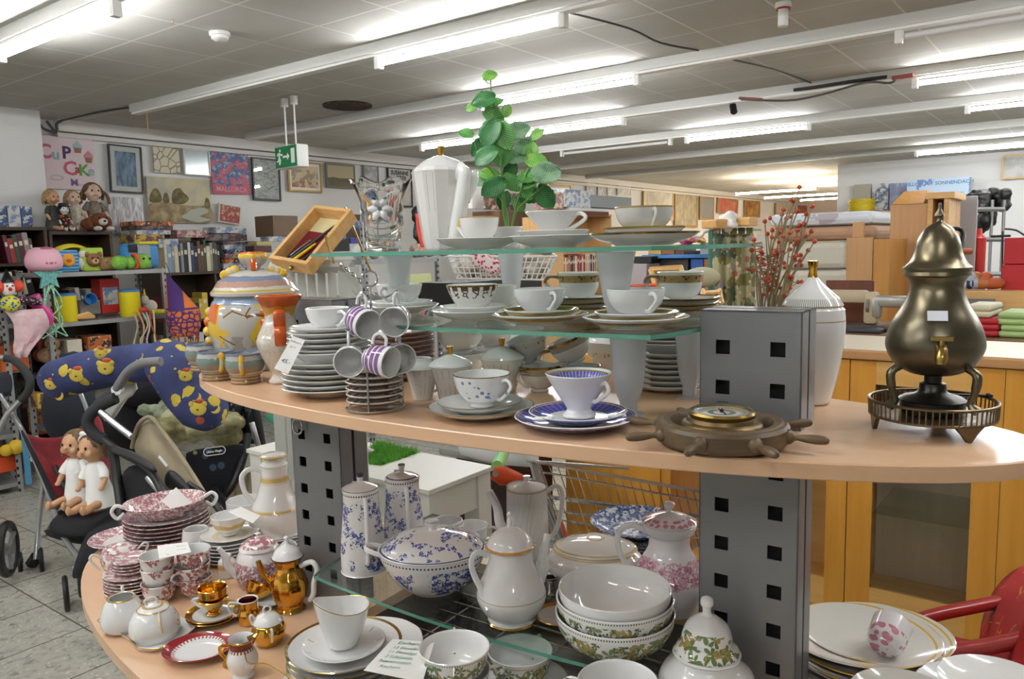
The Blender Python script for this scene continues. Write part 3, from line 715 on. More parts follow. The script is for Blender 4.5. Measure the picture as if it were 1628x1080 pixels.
cup('teacup','white cup with small blue flowers and gold rim in front of the sugar bowls',p+Vector((.003,0,.0165)),.1,.056,m_bluefl,'round',-.75,hs=.2,hr=.0032)
m_vio=[{'vor':(130,.2),'col':'B7A0C8'}]
def violet(nm,r0,r1,r2):return deco(nm,'DFDFDF',[{'r':(r0,r1),'col':'4E4FA0'},{'r':(r0,r1),'ang':(36,.2),'col':'6C6CC0'},{'r':(r0+.004,r1-.004),'vor':(150,.3),'ang':(9,.5),'col':'A05A7A'},{'r':(r1-.0035,r1-.0018),'col':'C9A96A'},{'r':(r1,r2),'col':'E0E0DE'},{'z':(-1,.0048),'col':'DFDFDF'}],.1)
p=P(915,677,ZU)
plate('plate','white plate with violet blue patterned border under the violet cup',p,.198,.018,violet('violet plate',.068,.096,.12))
plate('saucer','saucer with violet blue patterned border under the tall conical cup',p+Vector((.004,0,.0085)),.16,.017,violet('violet saucer',.05,.077,.1),cat='saucer')
m_vcup=deco('violet cup','E1E1E1',[{'z':(.052,.068),'r':(0,.0522),'col':'DFDFDF'}],.1)
c=cup('teacup','tall conical white cup with violet pattern inside the rim',p+Vector((.006,0,.0165)),.108,.07,m_vcup,'cone',-.8,hs=.14,hr=.0036,hz=(.8,.4))
MB().lathe([(.0375,.052),(.0485,.0675)],48).build('rim_pattern',deco('violet inside','6466B4',[{'ang':(48,.3),'col':'A9A8DC'},{'vor':(120,.3),'ang':(12,.3),'col':'8A3E62'},{'z':(.0655,.07),'col':'B39A4A'}],.2),c,solid=.0003)
b=MB();b.tube([(-.075,-.02,.0),(-.03,-.035,.004),(-.01,-.02,.002)],[.001,.004,.001],6,flat=.3)
for k,(dx,dy,s)in enumerate([(-.058,-.048,1),(.058,-.04,.8)]):
 b=MB();random.seed(k+3)
 b.ball((0,0,.004),.014*s,.006*s,.004*s,10,6);b.ball((.012,.002,.004),.009*s,.005,.004,8,5)
 o=tag(b.build('paper_twist',m_card),['crumpled white paper on the left rim of the violet saucer','crumpled white paper on the right rim of the violet saucer'][k],'paper')
 o.location=(p.x+dx,p.y+dy,ZU+.019)
 # ---------------------------------------------------------------- ship's wheel barometer
m_bronze=M('dark bronze','6B5738',.38,.75);m_bwood=wood('old wheel wood','4A3C2C','6A563C',8,.45,0,6);m_brass=M('dull brass','A58A4E',.3,1.0)
p=P(1147,704,ZU);t=thing('barometer',"ship's wheel barometer of dark wood and brass lying flat on the shelf front",'barometer',p+Vector((0,0,.004)),0)
MB().lathe([(.06,.0),(.09,.0),(.094,.005),(.094,.024),(.09,.029),(.086,.029),(.083,.031),(.073,.03),(.069,.025),(.067,.01),(.06,.01),(.06,0)],64).build('wheel_ring',m_bwood,t)
MB().lathe([(0,.0),(.06,.0),(.06,.016),(.058,.024),(.055,.028),(.05,.03),(.048,.035),(.044,.037),(0,.036)],48).build('case',m_bronze,t)
MB().lathe([(.04,.036),(.0465,.036),(.0475,.041),(.0455,.0445),(.042,.044),(.041,.038)],48).build('bezel',m_brass,t)
MB().lathe([(0,.0405),(.042,.041)],40).build('dial',deco('dial','D6D6D0',[{'r':(.026,.034),'ang':(40,.4),'col':'3A3A3A'},{'r':(.012,.02),'col':'7E8070'}],.3),t,solid=.0005)
MB().lathe([(.043,.044),(.034,.050),(.018,.0535),(0,.0545)],40).build('glass_dome',thin_glass('clear glass','F4F6F6'),t)
MB().tube([(0,-.022,.043),(0,.016,.043)],.0011,5).ball((0,.0,.0435),.003).build('needle',m_black,t)
for k in range(8):
 a=k*PI/4+.22
 b=MB().lathe(prof([(.0,.086),(.010,.09),(.010,.097),(.005,.102),(.004,.107),(.0055,.115),(.0068,.13),(.0056,.143),(.0025,.147),(0,.147)],2),14,RZ(a)@TR(0,0,.015)@RY(PI/2))
 b.build('spoke_handle',m_bwood,t)
 # ---------------------------------------------------------------- samovar
m_pew=M('tarnished brass','837558',.3,.85)
N=NT(m_pew);N.col(N.ramp(N.noise(9,3),[(.3,'5A5446'),(.5,'6C6450'),(.7,'7E7258')]));
m_dkm=M('dark burner metal','34322E',.35,.8);m_frame=M('openwork brass','6E5E48',.35,.9)
p=P(1480,684,ZU);t=thing('samovar','tall pear-shaped tarnished brass samovar with tap standing in a pierced round tray','samovar',p,face(p)+.12)
MB().lathe(prof([(0,.084),(.03,.087),(.052,.1),(.065,.122),(.066,.14),(.058,.165),(.044,.19),(.0365,.21),(.036,.222),(.041,.232)],4)+[(.045,.234),(.044,.24),(.03,.238),(0,.238)],56).build('urn_body',m_pew,t)
MB().lathe([(0,.239),(.044,.239),(.046,.243)]+prof([(.046,.245),(.037,.254),(.0315,.268),(.028,.284),(.02,.3),(.009,.309),(.004,.312),(.0035,.318),(.006,.32),(.0045,.325),(.0025,.33),(.002,.338),(0,.339)],3),48).build('lid',m_pew,t)
MB().tube(cr([(0,-.06,.135),(0,-.075,.133),(0,-.082,.128),(-.002,-.086,.112)],4),[.0075]*9+[.0085,.009,.007,.0065],12).build('tap',m_brass,t)
MB().tube([(0,-.077,.134),(0,-.077,.146)],.004,8).box(-.014,.014,-.08,-.074,.145,.151).build('tap_key',m_brass,t)
sticker(t,TR(-.004,-.0545,.178)@RX(-.42),.026,.015)
for k in range(3):
 a=-PI/2+PI/3+k*2*PI/3-.12
 MB().tube(cr([(.05*math.cos(a),.05*math.sin(a),.1),(.064*math.cos(a),.064*math.sin(a),.09),(.062*math.cos(a),.062*math.sin(a),.066),(.057*math.cos(a),.057*math.sin(a),.048),(.067*math.cos(a),.067*math.sin(a),.038)],4),[.006]*4+[.0065]*4+[.005]*5+[.006,.007,.008,.007],10).build('leg',m_pew,t)
MB().lathe([(0,.027),(.042,.027),(.044,.03),(.044,.046),(.046,.048),(.04,.052),(.024,.056),(.019,.062),(.018,.072),(.012,.074),(.012,.088),(0,.088)],40).build('burner',m_dkm,t)
MB().tube([(.02,.02,.052),(.075,.035,.05)],.002,6).ball((.08,.036,.05),.006,.005,.004).build('burner_handle',m_dkm,t)
MB().lathe([(0,.022),(.084,.022),(.086,.024),(.084,.026),(0,.026)],56).build('tray_floor',m_frame,t)
b=MB();b.tube([(.0865*math.cos(a*PI/32),.0865*math.sin(a*PI/32),.0465)for a in range(64)],.0024,6,closed=True)
b.tube([(.0855*math.cos(a*PI/32),.0855*math.sin(a*PI/32),.024)for a in range(64)],.002,6,closed=True)
for k in range(64):
 a=k*PI/32;b.tube([(.086*math.cos(a),.086*math.sin(a),.024),(.087*math.cos(a),.087*math.sin(a),.046)],.0013,5)
b.build('pierced_gallery',m_frame,t)
for k,a in enumerate((-1.05,-PI+.15,1.3)):
 q=Vector((math.cos(a),math.sin(a),0));s=Vector((-q.y,q.x,0))
 b=MB();P0=q*.082
 vs=[P0+s*.022+Vector((0,0,.022)),P0-s*.022+Vector((0,0,.022)),P0-s*.012+Vector((0,0,.012)),P0-s*.003+Vector((0,0,0)),P0+s*.003+Vector((0,0,0)),P0+s*.012+Vector((0,0,.012))]
 n=len(vs);vs2=[v-q*.006 for v in vs]
 b.add(vs+vs2,[tuple(range(n)),tuple(range(2*n-1,n-1,-1))]+[(i,(i+1)%n,n+(i+1)%n,n+i)for i in range(n)])
 b.build('tray_foot',m_frame,t,smooth=False)
 # ---------------------------------------------------------------- tall white pot behind the grey box
m_potw=deco('grey fluted pot','E3E2E0',[{'z':(.175,.188),'ang':(90,.1),'col':'9A958C'},{'z':(.173,.1745),'col':'B39A5A'},{'z':(.148,.15),'col':'B39A5A'}],.1)
p=P(1288,640,ZU);t=thing('coffee_pot','tall white pot with conical lid and gold stem knob behind the right grey box','coffee pot',p,face(p)+1.9)
MB().lathe(prof([(.03,0),(.034,.004),(.036,.012),(.045,.05),(.053,.1),(.056,.14),(.054,.168)],4)+[(.05,.172),(0,.172)],44).build('pot_body',m_potw,t)
MB().lathe([(0,.171),(.05,.172),(.052,.176),(.045,.188),(.025,.206),(.011,.22),(.009,.224),(0,.224)],44).build('lid',m_potw,t)
MB().lathe([(0,.222),(.009,.223),(.0065,.235),(.0085,.25),(.010,.253),(0,.253)],20).build('lid_knob',m_gold,t)
handle([(.052,.165),(.075,.155),(.077,.11),(.065,.06),(.045,.045)],.005,.7).build('handle',m_potw,t)
# ---------------------------------------------------------------- middle glass shelf
m_gband=deco('gold-bordered plate','DFDFDC',[{'r':(.07,.0815),'z':(.006,.1),'col':'B99A55','metal':1},{'r':(.066,.067),'z':(.004,.1),'col':'B99A55'}],.1)
m_gband2=deco('gold-bordered saucer','DFDFDC',[{'r':(.055,.066),'z':(.006,.1),'col':'C4AA66','metal':1}],.1)
m_cupin=deco('cup gold inside','E2E2E0',[{'z':(.041,.047),'r':(0,.0455),'col':'B08A50'}],.1)
m_cupbr=deco('brown arched cup','E0DDD8',[{'z':(.026,.046),'ang':(14,-.3),'edge':(95,.1),'col':'54382C'},{'z':(.04,.05),'ang':(14,-.5),'col':'5E4232'},{'z':(.0475,.06),'col':'B08A4A','metal':1}],.1)
def setting(px,y,D,sD,cD,ch,cm,pm,sm,desc,cv='round',rz=-.9,zb=ZM,name='teacup',hs=.22,cupdx=0,inner=None):
 p=SU(px,y,zb)
 plate('plate','dessert plate under %s'%sh(desc),p,D,.019,pm)
 plate('saucer','saucer under %s'%sh(desc),p+Vector((.001,0,.0085)),sD,.018,sm,cat='saucer')
 return cup(name,desc,p+Vector((cupdx,0,.0165)),cD,ch,cm,cv,rz,hs=hs)
setting(1010,-.085,.176,.14,.098,.047,m_cupin,m_gband,m_gband2,'white wide cup, rightmost in the front row on the middle glass',rz=-1.25)
setting(857,-.09,.17,.135,.094,.046,m_cupin,m_gband,m_gband2,'white wide cup with red inner rim, third along the middle glass',rz=-1.2)
setting(749,-.06,.162,.13,.1,.05,m_cupbr,m_porc,m_porc,'white cup with brown arched pattern on the middle glass','flare',rz=1.2)
setting(632,.0,.17,.14,.1,.046,m_cupin,m_porc,m_porc,'white cup with gold inner pattern at the left end of the middle glass',rz=-2.0)
m_gcup=deco('broad gold band cup','D4D4D2',[{'z':(.036,.05),'col':'9C8050','metal':0},{'z':(.037,.049),'vor':(110,.33),'col':'5A4326'},{'z':(.0505,.06),'col':'D4D0C4'}],.12)
def backset(px,y,lab,n=3,D=.15):
 p=SU(px,y,ZM)
 z=stack([(D,.016,m_gband,.0095,'white plate with gold border')]*n,p,'pile at '+('left' if px<1000 else 'right')+' back of middle glass','gold-bordered plates at the back of the middle glass')
 cup('teacup',lab,(p.x,p.y,z-.001),.088,.055,m_gcup,'bell',-3.0)
backset(920,.12,'cup with broad gold band behind the left front row cups')
backset(1082,.14,'cup with broad gold band next to the grey box top')
p=SU(783,.12,ZM);t=thing('bowl','plain white bowl behind the brown patterned cup on the middle glass','bowl',p,0)
MB().lathe(shell([(.03,0),(.032,.004),(.045,.02),(.052,.055)],.0028),32).build('bowl_body',m_porc,t)
p=SU(700,.2,ZM)
# ---------------------------------------------------------------- top glass shelf
m_crys=M('crystal','FFFFFF',.02,trans=1,ior=1.42)
p=SU(610,-.06,ZT);t=thing('crystal_vase','clear crystal vase with wavy flared rim and relief flowers on the top glass','vase',p,face(p))
rows=[]
out=[(.034,0),(.036,.006),(.037,.03),(.039,.07),(.043,.1),(.05,.122),(.058,.138),(.061,.142)]
inn=[(.056,.139),(.046,.12),(.038,.1),(.034,.07),(.032,.03),(.028,.022)]
allp=out+inn;n=48;vs=[];fs=[]
for(r,z)in allp:
 for i in range(n):
  a=2*PI*i/n;k=max(0,(z-.1)/.042)
  vs.append((r*(1+.06*k*math.cos(6*a))*math.cos(a),r*(1+.06*k*math.cos(6*a))*math.sin(a),z+.007*k*math.cos(6*a+.6)))
for j in range(len(allp)-1):
 for i in range(n):fs.append((j*n+i,j*n+(i+1)%n,(j+1)*n+(i+1)%n,(j+1)*n+i))
fs.append(tuple(range(n-1,-1,-1)));fs.append(tuple((len(allp)-1)*n+i for i in range(n)))
MB().add(vs,fs).build('vase_body',m_crys,t)
for a0,zc in((-PI/2-.1,.085),(-PI/2+1.6,.075),(-PI/2-1.9,.08),(PI/2,.08)):
 b=MB();R0=.0405
 for k in range(6):
  q=k*PI/3;L_=.026
  pts=[(0,0),(L_*.5,.006),(L_,0)]
  c3=[]
  for s in(-1,1):
   pass
  for(u,wd)in((.15,.002),(.5,.0075),(.85,.004),(1,.0005)):
   for s in(-1,1):
    du=L_*u*math.cos(q)-s*wd*math.sin(q);dv=L_*u*math.sin(q)+s*wd*math.cos(q)
    a=a0+du/R0;rr=R0+.0015+(.0015 if .2<u<.9 else 0)
    c3.append((rr*math.cos(a),rr*math.sin(a),zc+dv))
  b.add(c3,[(0,1,3,2),(2,3,5,4),(4,5,7,6)])
 b.build('relief_flower',M('frosted crystal','F4F4F4',.25,alpha=.7),t,solid=.0015)
m_lined=deco('line decorated pot','E0DEDA',[{'z':(.03,.115),'ang':(22,.994),'mask':(11,.54),'col':'5A4A48'},{'z':(.04,.14),'vor':(110,.1),'ang':(34,.7),'mask':(14,.45),'col':'8E2C34'},{'z':(.075,.15),'ang':(26,.992),'a':(-2.2,-1.7),'col':'5A4A48'}],.14)
p=SU(706,-.02,ZT);t=thing('coffee_pot','tall faceted white coffee pot with gold knob on the top glass','coffee pot',p,face(p))
MB().lathe([(0,0),(.036,0),(.038,.003),(.042,.02),(.052,.09),(.059,.15),(.0605,.154),(.056,.16),(0,.16)],14).build('pot_body',m_lined,t,angle=20)
MB().lathe([(0,.155),(.058,.156),(.055,.162),(.038,.175),(.016,.184),(.007,.187),(0,.188)],14).build('lid',m_porc,t,angle=20)
MB().lathe([(0,.187),(.0045,.188),(.0055,.195),(.0075,.205),(0,.206)],14).build('lid_knob',m_gold,t)
MB().tube(cr([(.03,-.045,.14),(.035,-.062,.155),(.04,-.07,.145),(.033,-.062,.1),(.022,-.05,.05),(.016,-.045,.012)],4),.0125,8,flat=.42).build('handle',m_porc,t)
MB().tube(cr([(.045,.015,.1),(.062,.02,.13),(.068,.022,.158)],4),[.012,.011,.011,.01,.01,.01,.009,.008,.007][:9],10).build('spout',m_porc,t)
def topset(px,y,D,sD,cD,ch,cm,cv,desc,rz=-.9,hs=.3,sadj=0,pm=None,nm='teacup'):
 p=SU(px,y,ZT)
 plate('plate','top glass plate under %s'%sh(desc),p,D,.02,pm or m_pl)
 if sD:plate('saucer','top glass saucer under %s'%sh(desc),p+Vector((sadj,0,.0085)),sD,.02,pm or m_pl,cat='saucer')
 return cup(nm,desc,p+Vector((sadj,0,.0175 if sD else .008)),cD,ch,cm,cv,rz,hs=hs)
m_glab=deco('gold label cup','E0DFDC',[{'z':(.034,.047),'a':(-1.7,.3),'col':'C6B45A'},{'z':(.0485,.06),'col':'B99B5A'}],.15)
topset(763,-.09,.16,0,.074,.05,m_glab,'round','white cup with gold label left of the plant',rz=2.7,hs=.12)
topset(880,-.1,.15,.125,.096,.043,m_porc,'cone','plain white conical cup with large handle right of the plant',rz=-.55,hs=.2)
m_grayc=deco('grey gold bowl','CFCDC6',[{'z':(.0,.02),'col':'CFC8AE'},{'z':(.041,.05),'col':'A08A58'}],.12)
topset(1024,-.1,.176,.13,.094,.043,m_grayc,'round','grey-white rounded cup with dark rim at the right end of the top glass',rz=-PI/2+.15,hs=.12,pm=deco('gold edge plate','D0CFCB',[{'z':(.0175,.03),'col':'B99A55','metal':1}],.12))
# ---------------------------------------------------------------- artificial plant
m_stem=M('plant stem','5E8A3C',.5)
def leafmat(nm,a,b,lv='A8CC8A'):
 m=M(nm,a,.35);N=NT(m);c_=N.ramp(N.noise(30,2),[(.35,a),(.6,b)]);ay=N.math('ABSOLUTE',N.y);v_=N.math('GREATER_THAN',N.math('SINE',N.math('MULTIPLY',N.math('SUBTRACT',N.x,N.math('MULTIPLY',ay,.9)),1050)),.55);v_=N.math('MAXIMUM',v_,N.math('LESS_THAN',ay,.0006));N.col(N.mix(N.math('MULTIPLY',v_,.55),c_,lv));m.node_tree.nodes['Principled BSDF'].inputs['Transmission Weight'].default_value=0;return m
m_lv=[leafmat('leaf dark','1F5A2C','3B7E42','5E9A62'),leafmat('leaf mid','2F8035','57A04A'),leafmat('leaf light','4FA238','8CC64E'),leafmat('leaf grey','3C6E4E','8FB598')]
p=SU(808,.14,ZT);plant=thing('artificial_plant','green artificial leafy plant rising from the top glass to the ceiling tubes','plant',p,0)
pd=dep(p)
def rel(px,py,dd=0):return D3(px,py,pd+dd)-p
MB().lathe(shell([(.022,0),(.024,.004),(.03,.03),(.032,.045)],.003),24).build('pot',m_porc,plant)
MB().ball((0,0,.036),.028,.028,.006).build('soil',M('soil','3A2A1E',.9),plant)
def sv(*a):return[rel(*q)for q in a]
stems=[sv((806,366),(800,330),(798,280),(795,240),(790,200),(782,160),(780,125)),sv((812,366),(820,330),(832,290),(842,262),(845,240)),sv((806,366),(802,320),(795,295),(780,270),(765,258)),sv((812,366),(822,335),(845,312),(870,290)),sv((808,366),(804,330),(786,305),(755,283))]
b=MB()
for s in stems:
 q=cr([Vector((0,0,.038))+Vector((random.uniform(-.008,.008),0,0))]+s,4);b.tube(q,[.0032-.0018*i/len(q)for i in range(len(q))],6)
b.build('stem',m_stem,plant)
random.seed(11)
lf=[(780,120,26,15,2,0),(767,160,42,-170,0,-.02),(748,212-40,20,-160,2,0),(790,163,26,20,1,0),(787,185,40,-30,1,0),(806,175,24,60,2,.01),(740,212,26,160,1,0),(778,214,50,-120,0,-.02),(802,218,48,-70,1,-.02),(825,208,44,20,3,.01),(770,250,44,-150,0,-.03),(797,245,50,-90,1,0),(820,250,46,10,3,.02),(846,238,30,85,2,0),(856,258,40,-20,2,-.01),(838,288,40,-160,1,0),(846,280,44,20,1,0),(872,275,52,12,3,-.02),(775,277,36,170,2,0),(757,283,40,155,3,0),(782,300,44,-150,0,-.03),(815,292,40,-40,1,.02),(812,268,34,70,0,.03),(845,308,38,-30,1,.03),(868,315,46,-50,0,.02),(838,313,40,175,0,.03),(790,215,30,90,0,.03),(836,232,40,30,3,.03),(760,236,36,-130,0,.02),(855,213,26,30,2,0),(800,320,34,-100,0,.03),(826,325,30,-60,1,.03)]
for(x,y,s,ang,mi,dd)in lf:
 L_=s*pd/F_PX*.92;Wd=L_*.40
 a=math.radians(ang);b=MB();rows=[]
 nu=11;nv=5
 for i in range(nu):
  u=i/(nu-1);wdt=Wd*math.sin(PI*min(1,u*.9+.08))**.7*(1.0 if u<.999 else .1)*(1+.13*(1 if i%2 else-1))
  row=[]
  for j in range(nv):
   v=(j-(nv-1)/2)/((nv-1)/2)
   row.append(Vector((L_*(u-.5)-L_*.10*abs(v)*(1 if u<.25 else .3),v*wdt,.18*Wd*v*v-.25*L_*(u-.3)**2+.03*Wd*math.sin(9*u+4*v))))
  rows.append(row)
 tl=random.uniform(-.6,.6)
 Rm=Matrix(((math.cos(a),-math.sin(a),0),(0,0,-1),(math.sin(a),math.cos(a),0)))if False else None
 ex=Vector((math.cos(a),random.uniform(-.3,.3),math.sin(a))).normalized()
 ez=Vector((random.uniform(-.35,.35),-1,.5+tl*.6));ez=(ez-ex*ez.dot(ex)).normalized();ey=ez.cross(ex)
 T=Matrix((ex,ey,ez)).transposed().to_4x4();T.translation=rel(x,y,dd)
 lo_=b.grid(rows).build('leaf',m_lv[mi],plant,solid=.0006,sub=1);lo_.matrix_basis=T
 base=T@Vector((-L_*.5,0,0))
 tgt=min((q for s in stems for q in cr(s,3)),key=lambda q:(q-base-Vector((0,0,-.01))).length)
 if(tgt-base).length<.09:
  MB().tube(cr([base,(base+tgt)/2+Vector((0,0,-.004)),tgt],3),.0012,5).build('leaf_stalk',m_stem,plant)
GS=1.06
# ---------------------------------------------------------------- lower shelf, left end: pink landscape service
m_pink=deco('pink landscape','E2DDD8',[{'noise':(95,.5),'mask':(14,.36),'col':'B98C90'},{'noise':(180,.54),'mask':(20,.45),'col':'98606C'}],.1)
m_pinkpl=deco('pink landscape plate','E0DBD6',[{'z':(.0062,.1),'noise':(70,.49),'col':'B98C90'},{'z':(.0062,.1),'noise':(150,.56),'col':'98606C'},{'z':(.0205,.03),'col':'D9D2CC'}],.1)
m_pinksm=deco('pink landscape saucer','E0DBD6',[{'z':(.0058,.1),'noise':(90,.49),'col':'B98C90'},{'z':(-1,.004),'col':'E0DBD6'}],.1)
m_redcup=deco('red landscape cup','E2DDD8',[{'z':(.012,.05),'noise':(110,.5),'mask':(22,.42),'col':'B06E6A'},{'z':(.012,.05),'noise':(200,.55),'mask':(22,.46),'col':'96504E'}],.1)
p=P(268,866,ZL)
sp=[(.20,.03,m_pink,.02,'pink-patterned soup plate',{'deep':.8})]+[(.218,.019,m_pinkpl,.0105,'white plate with pink landscape')]*6
z=stack(sp,p,'stack at the far left','pink landscape plates under the handled bowl')
plate('plate','pink landscape plate sticking out left from under the pink stack',P(212,862,ZL)+Vector((-.02,0,0)),.19,.018,m_pinkpl)
t=thing('soup_bowl','pink landscape oval bowl with loop handles on top of the pink plate stack','bowl',(p.x,p.y,z+.0),face(p))
MB().lathe(shell([(.055,0),(.057,.004),(.075,.012),(.095,.03),(.106,.042)],.003),44,sy=.85).build('bowl_body',[m_pink,m_pink],t)
for s in(-1,1):handle([(s*.1,.036),(s*.118,.045),(s*.13,.03),(s*.118,.01),(s*.1,.022)],.005).build('handle',m_porc,t)
zz=z+.05
card('price_card','blank white card standing in the pink bowl',[D3(280,775,dep(p)-.03),D3(305,800,dep(p)-.03),D3(288,822,dep(p)-.05),D3(256,797,dep(p)-.05)],m_card)
p=P(193,912,ZL);t=thing('sugar_bowl','pink landscape sugar bowl with two handles at the left shelf rim','sugar bowl',p,face(p)+.2)
MB().lathe(shell([(.024,0),(.026,.004),(.036,.015),(.044,.035),(.042,.052),(.036,.06)],.0025),36).build('pot_body',m_pink,t)
MB().lathe([(0,.06),(.037,.061),(.039,.064),(.03,.072),(.012,.078),(0,.08)],32).build('lid',m_pink,t)
for s in(-1,1):handle([(s*.04,.05),(s*.058,.064),(s*.066,.055),(s*.052,.03),(s*.043,.022)],.003).build('handle',m_porc,t)
p=P(214,940,ZL)
z=stack([(.13,.012,m_pinksm,.0078,'pink landscape saucer')]*6,p,'wide saucer pile behind the covered pair','pink saucers','saucer','saucer')
z=stack([(.085,.012,m_pinksm,.0078,'small pink landscape dish')]*4,(p.x-.002,p.y,z),'pile on the wide pink saucers','small pink dishes','dish','dish')
z=stack([(.13,.012,m_pinksm,.0078,'pink landscape saucer')]*7,P(282,920,ZL),'pile hidden behind the pink cups','pink saucers behind the cups','saucer','saucer')
for(x,y,n,hz_,w)in((255,956,3,[1.9,2.7,2.6],'left'),(312,946,3,[.15,-.9,.3],'right')):
 p=P(x,y,ZL);zz=ZL
 for k in range(n):
  cup('teacup','red landscape cup, %s of the three in the %s cup tower'%(['lowest','middle','topmost'][k],w),Vector((p.x,p.y,zz)),.078,.046,m_redcup,'bell',face(p)-PI/2+hz_[k],'red landscape cups in two towers',hs=.3,tilt=(0,.08*(k==1)))
  zz+=.034
p=P(275,895,.86)
card('price_card','white card with handwriting lying on the pink cups',[P(250,868,.845),P(298,862,.845),P(304,878,.84),P(253,889,.84)],m_card,lines=[('Service',.75,.25,.007),('23 Teile',.75,.5,.006),('25,-',.3,.75,.006)],ink=m_ink)
p=P(314,885,ZL);t=cup('sauce_boat','small plain white jug behind the right pink cup tower',p,.07,.075,m_porc,'barrel',.5,cat='jug')
m_beige=deco('beige band','E0DED8',[{'z':(.022,.034),'col':'D2B678'},{'z':(.0205,.0355),'ang':(70,.2),'col':'D2B678'},{'z':(.024,.031),'ang':(70,.5),'col':'C09A50'}],.1)
m_beigepl=deco('beige saucer','E0DED8',[{'r':(.03,.045),'ang':(50,0),'col':'CDB070'}],.1)
p=P(368,888,ZL)
z=stack([(.15,.013,m_porc,.0095,'white saucer with fine edge')]*6+[(.145,.014,m_beigepl,.009,'white saucer with beige middle')],p,'stack under the beige-banded cup','white saucers left of the tall jug','saucer','saucer')
cup('teacup','white cup with beige band on the saucer stack left of the tall jug',(p.x,p.y,z),.088,.05,m_beige,'round',face(p)-PI/2+2.6)
plate('bowl','white dish behind the beige-banded cup',P(345,862,ZL),.13,.03,m_porc,cat='dish')
card('price_card','blank white card lying tilted on the beige-banded cup',[P(383,806,.865),P(414,820,.86),P(402,832,.86),P(362,814,.868)],m_card)
p=P(362,916,ZL);t=thing('salt_shaker','small white shaker with beige band left of the pink teapot','shaker',p,0)
MB().lathe(prof([(.0,0),(.021,0),(.022,.01),(.0215,.03),(.018,.042),(.008,.047),(0,.048)],3),28).build('shaker_body',m_beige,t)
MB().lathe([(0,.046),(.007,.047),(.012,.052),(.011,.056),(0,.058)],24).build('cap',m_porc,t)
m_gjug=deco('gold band jug','E2E1DD',[{'z':(.142,.153),'col':'CBAE6C'},{'z':(.136,.158),'ang':(60,.3),'col':'CBAE6C'},{'z':(.066,.071),'col':'CBAE6C'},{'z':(.062,.074),'ang':(80,.4),'col':'CBAE6C'},{'z':(.204,.212),'col':'CBAE6C'}],.1)
p=P(443,866,ZL)
z=stack([(.18,.013,m_porc,.0095,'white plate')]*4,p,'low stack under the tall gold-banded jug','white plates under the tall jug')
t=thing('coffee_jug','tall white jug with gold beaded bands left of the left upright','jug',(p.x,p.y,z),face(p))
MB().lathe(prof([(0,0),(.066,0),(.07,.006),(.073,.03),(.068,.06),(.05,.1),(.037,.14),(.034,.165),(.036,.18)],4)+[(.03,.182),(0,.182)],48).build('jug_body',m_gjug,t)
MB().lathe([(0,.18),(.035,.181),(.037,.186),(.03,.192),(.017,.198),(.014,.203),(.034,.206),(.036,.209),(.03,.213),(0,.216)],40).build('lid',m_gjug,t)
handle([(-.033,.17),(-.06,.178),(-.082,.16),(-.078,.12),(-.06,.09),(-.045,.066)],.0068,.8).build('handle',m_porc,t)
MB().tube(cr([(.045,0,.11),(.065,0,.15),(.075,0,.185)],4),[.018,.016,.014,.013,.012,.011,.01,.01,.009],12).build('spout',m_porc,t)
p=P(400,846,ZL);t=thing('bowl','white ribbed bowl left of the tall gold-banded jug','bowl',p+Vector((-.02,0.03,0)),0)
MB().lathe(shell([(.045,0),(.05,.01),(.055,.05),(.056,.085)],.003),32).build('bowl_body',m_porc,t)
p=P(415,930,ZL);t=thing('teapot','white teapot with pink landscape, round lid and spout to the left','teapot',p,face(p))
MB().lathe(shell([(.042,0),(.044,.004),(.053,.02),(.056,.045),(.05,.075),(.04,.092)],.003),44,wave=(16,.012)).build('pot_body',deco('pink teapot glaze','E2DDD8',[{'z':(.0,.068),'noise':(95,.48),'col':'B98C90'},{'z':(.0,.066),'noise':(180,.53),'col':'98606C'}],.1),t)
MB().lathe(prof([(0,.09),(.041,.092),(.043,.096),(.036,.106),(.02,.115),(.006,.118),(.004,.122),(.007,.127),(0,.131)],3),36).build('lid',deco('pink lid','E2DDD8',[{'z':(.1,.118),'noise':(100,.47),'col':'A8707A'}],.1),t)
MB().tube(cr([(-.048,0,.03),(-.07,0,.055),(-.075,0,.08),(-.088,0,.105)],4),[.013,.012,.011,.01,.0095,.009,.0085,.008,.0075,.007,.0065,.006,.006],12).build('spout',m_porc,t)
handle([(.045,.08),(.066,.096),(.082,.085),(.076,.05),(.052,.026)],.0055,.8).build('handle',m_porc,t)
m_gp=deco('gold pot','D39A38',[{'z':(0,.002),'col':'E0DDD8'}],.13);m_gp.node_tree.nodes['Principled BSDF'].inputs['Metallic'].default_value=1
p=P(462,968,ZL);t=thing('coffee_pot','tall shiny gold coffee pot with white lid and white handle by the left upright','coffee pot',p,face(p))
MB().lathe(prof([(0,0),(.03,0),(.032,.004),(.028,.012),(.036,.028),(.041,.05),(.037,.072),(.028,.09),(.025,.102),(.031,.116),(.033,.12),(0,.12)],4),48,wave=(12,.02)).build('pot_body',m_gp,t)
MB().lathe(prof([(0,.119),(.031,.12),(.031,.126),(.024,.138),(.01,.146),(.005,.15),(.004,.158),(.0065,.164),(0,.168)],3),36).build('lid',m_porc,t)
b=MB();b.tube(cr([(.027,-.012,.1),(.05,-.03,.112),(.06,-.036,.095),(.052,-.03,.065),(.05,-.028,.04),(.042,-.02,.022)],4),.0062,10);b.build('handle',m_porc,t)
MB().tube(cr([(-.03,.01,.05),(-.052,.015,.08),(-.062,.018,.112)],4),[.011,.01,.009,.008,.008,.007,.007,.006,.006],10).build('spout',m_gp,t)
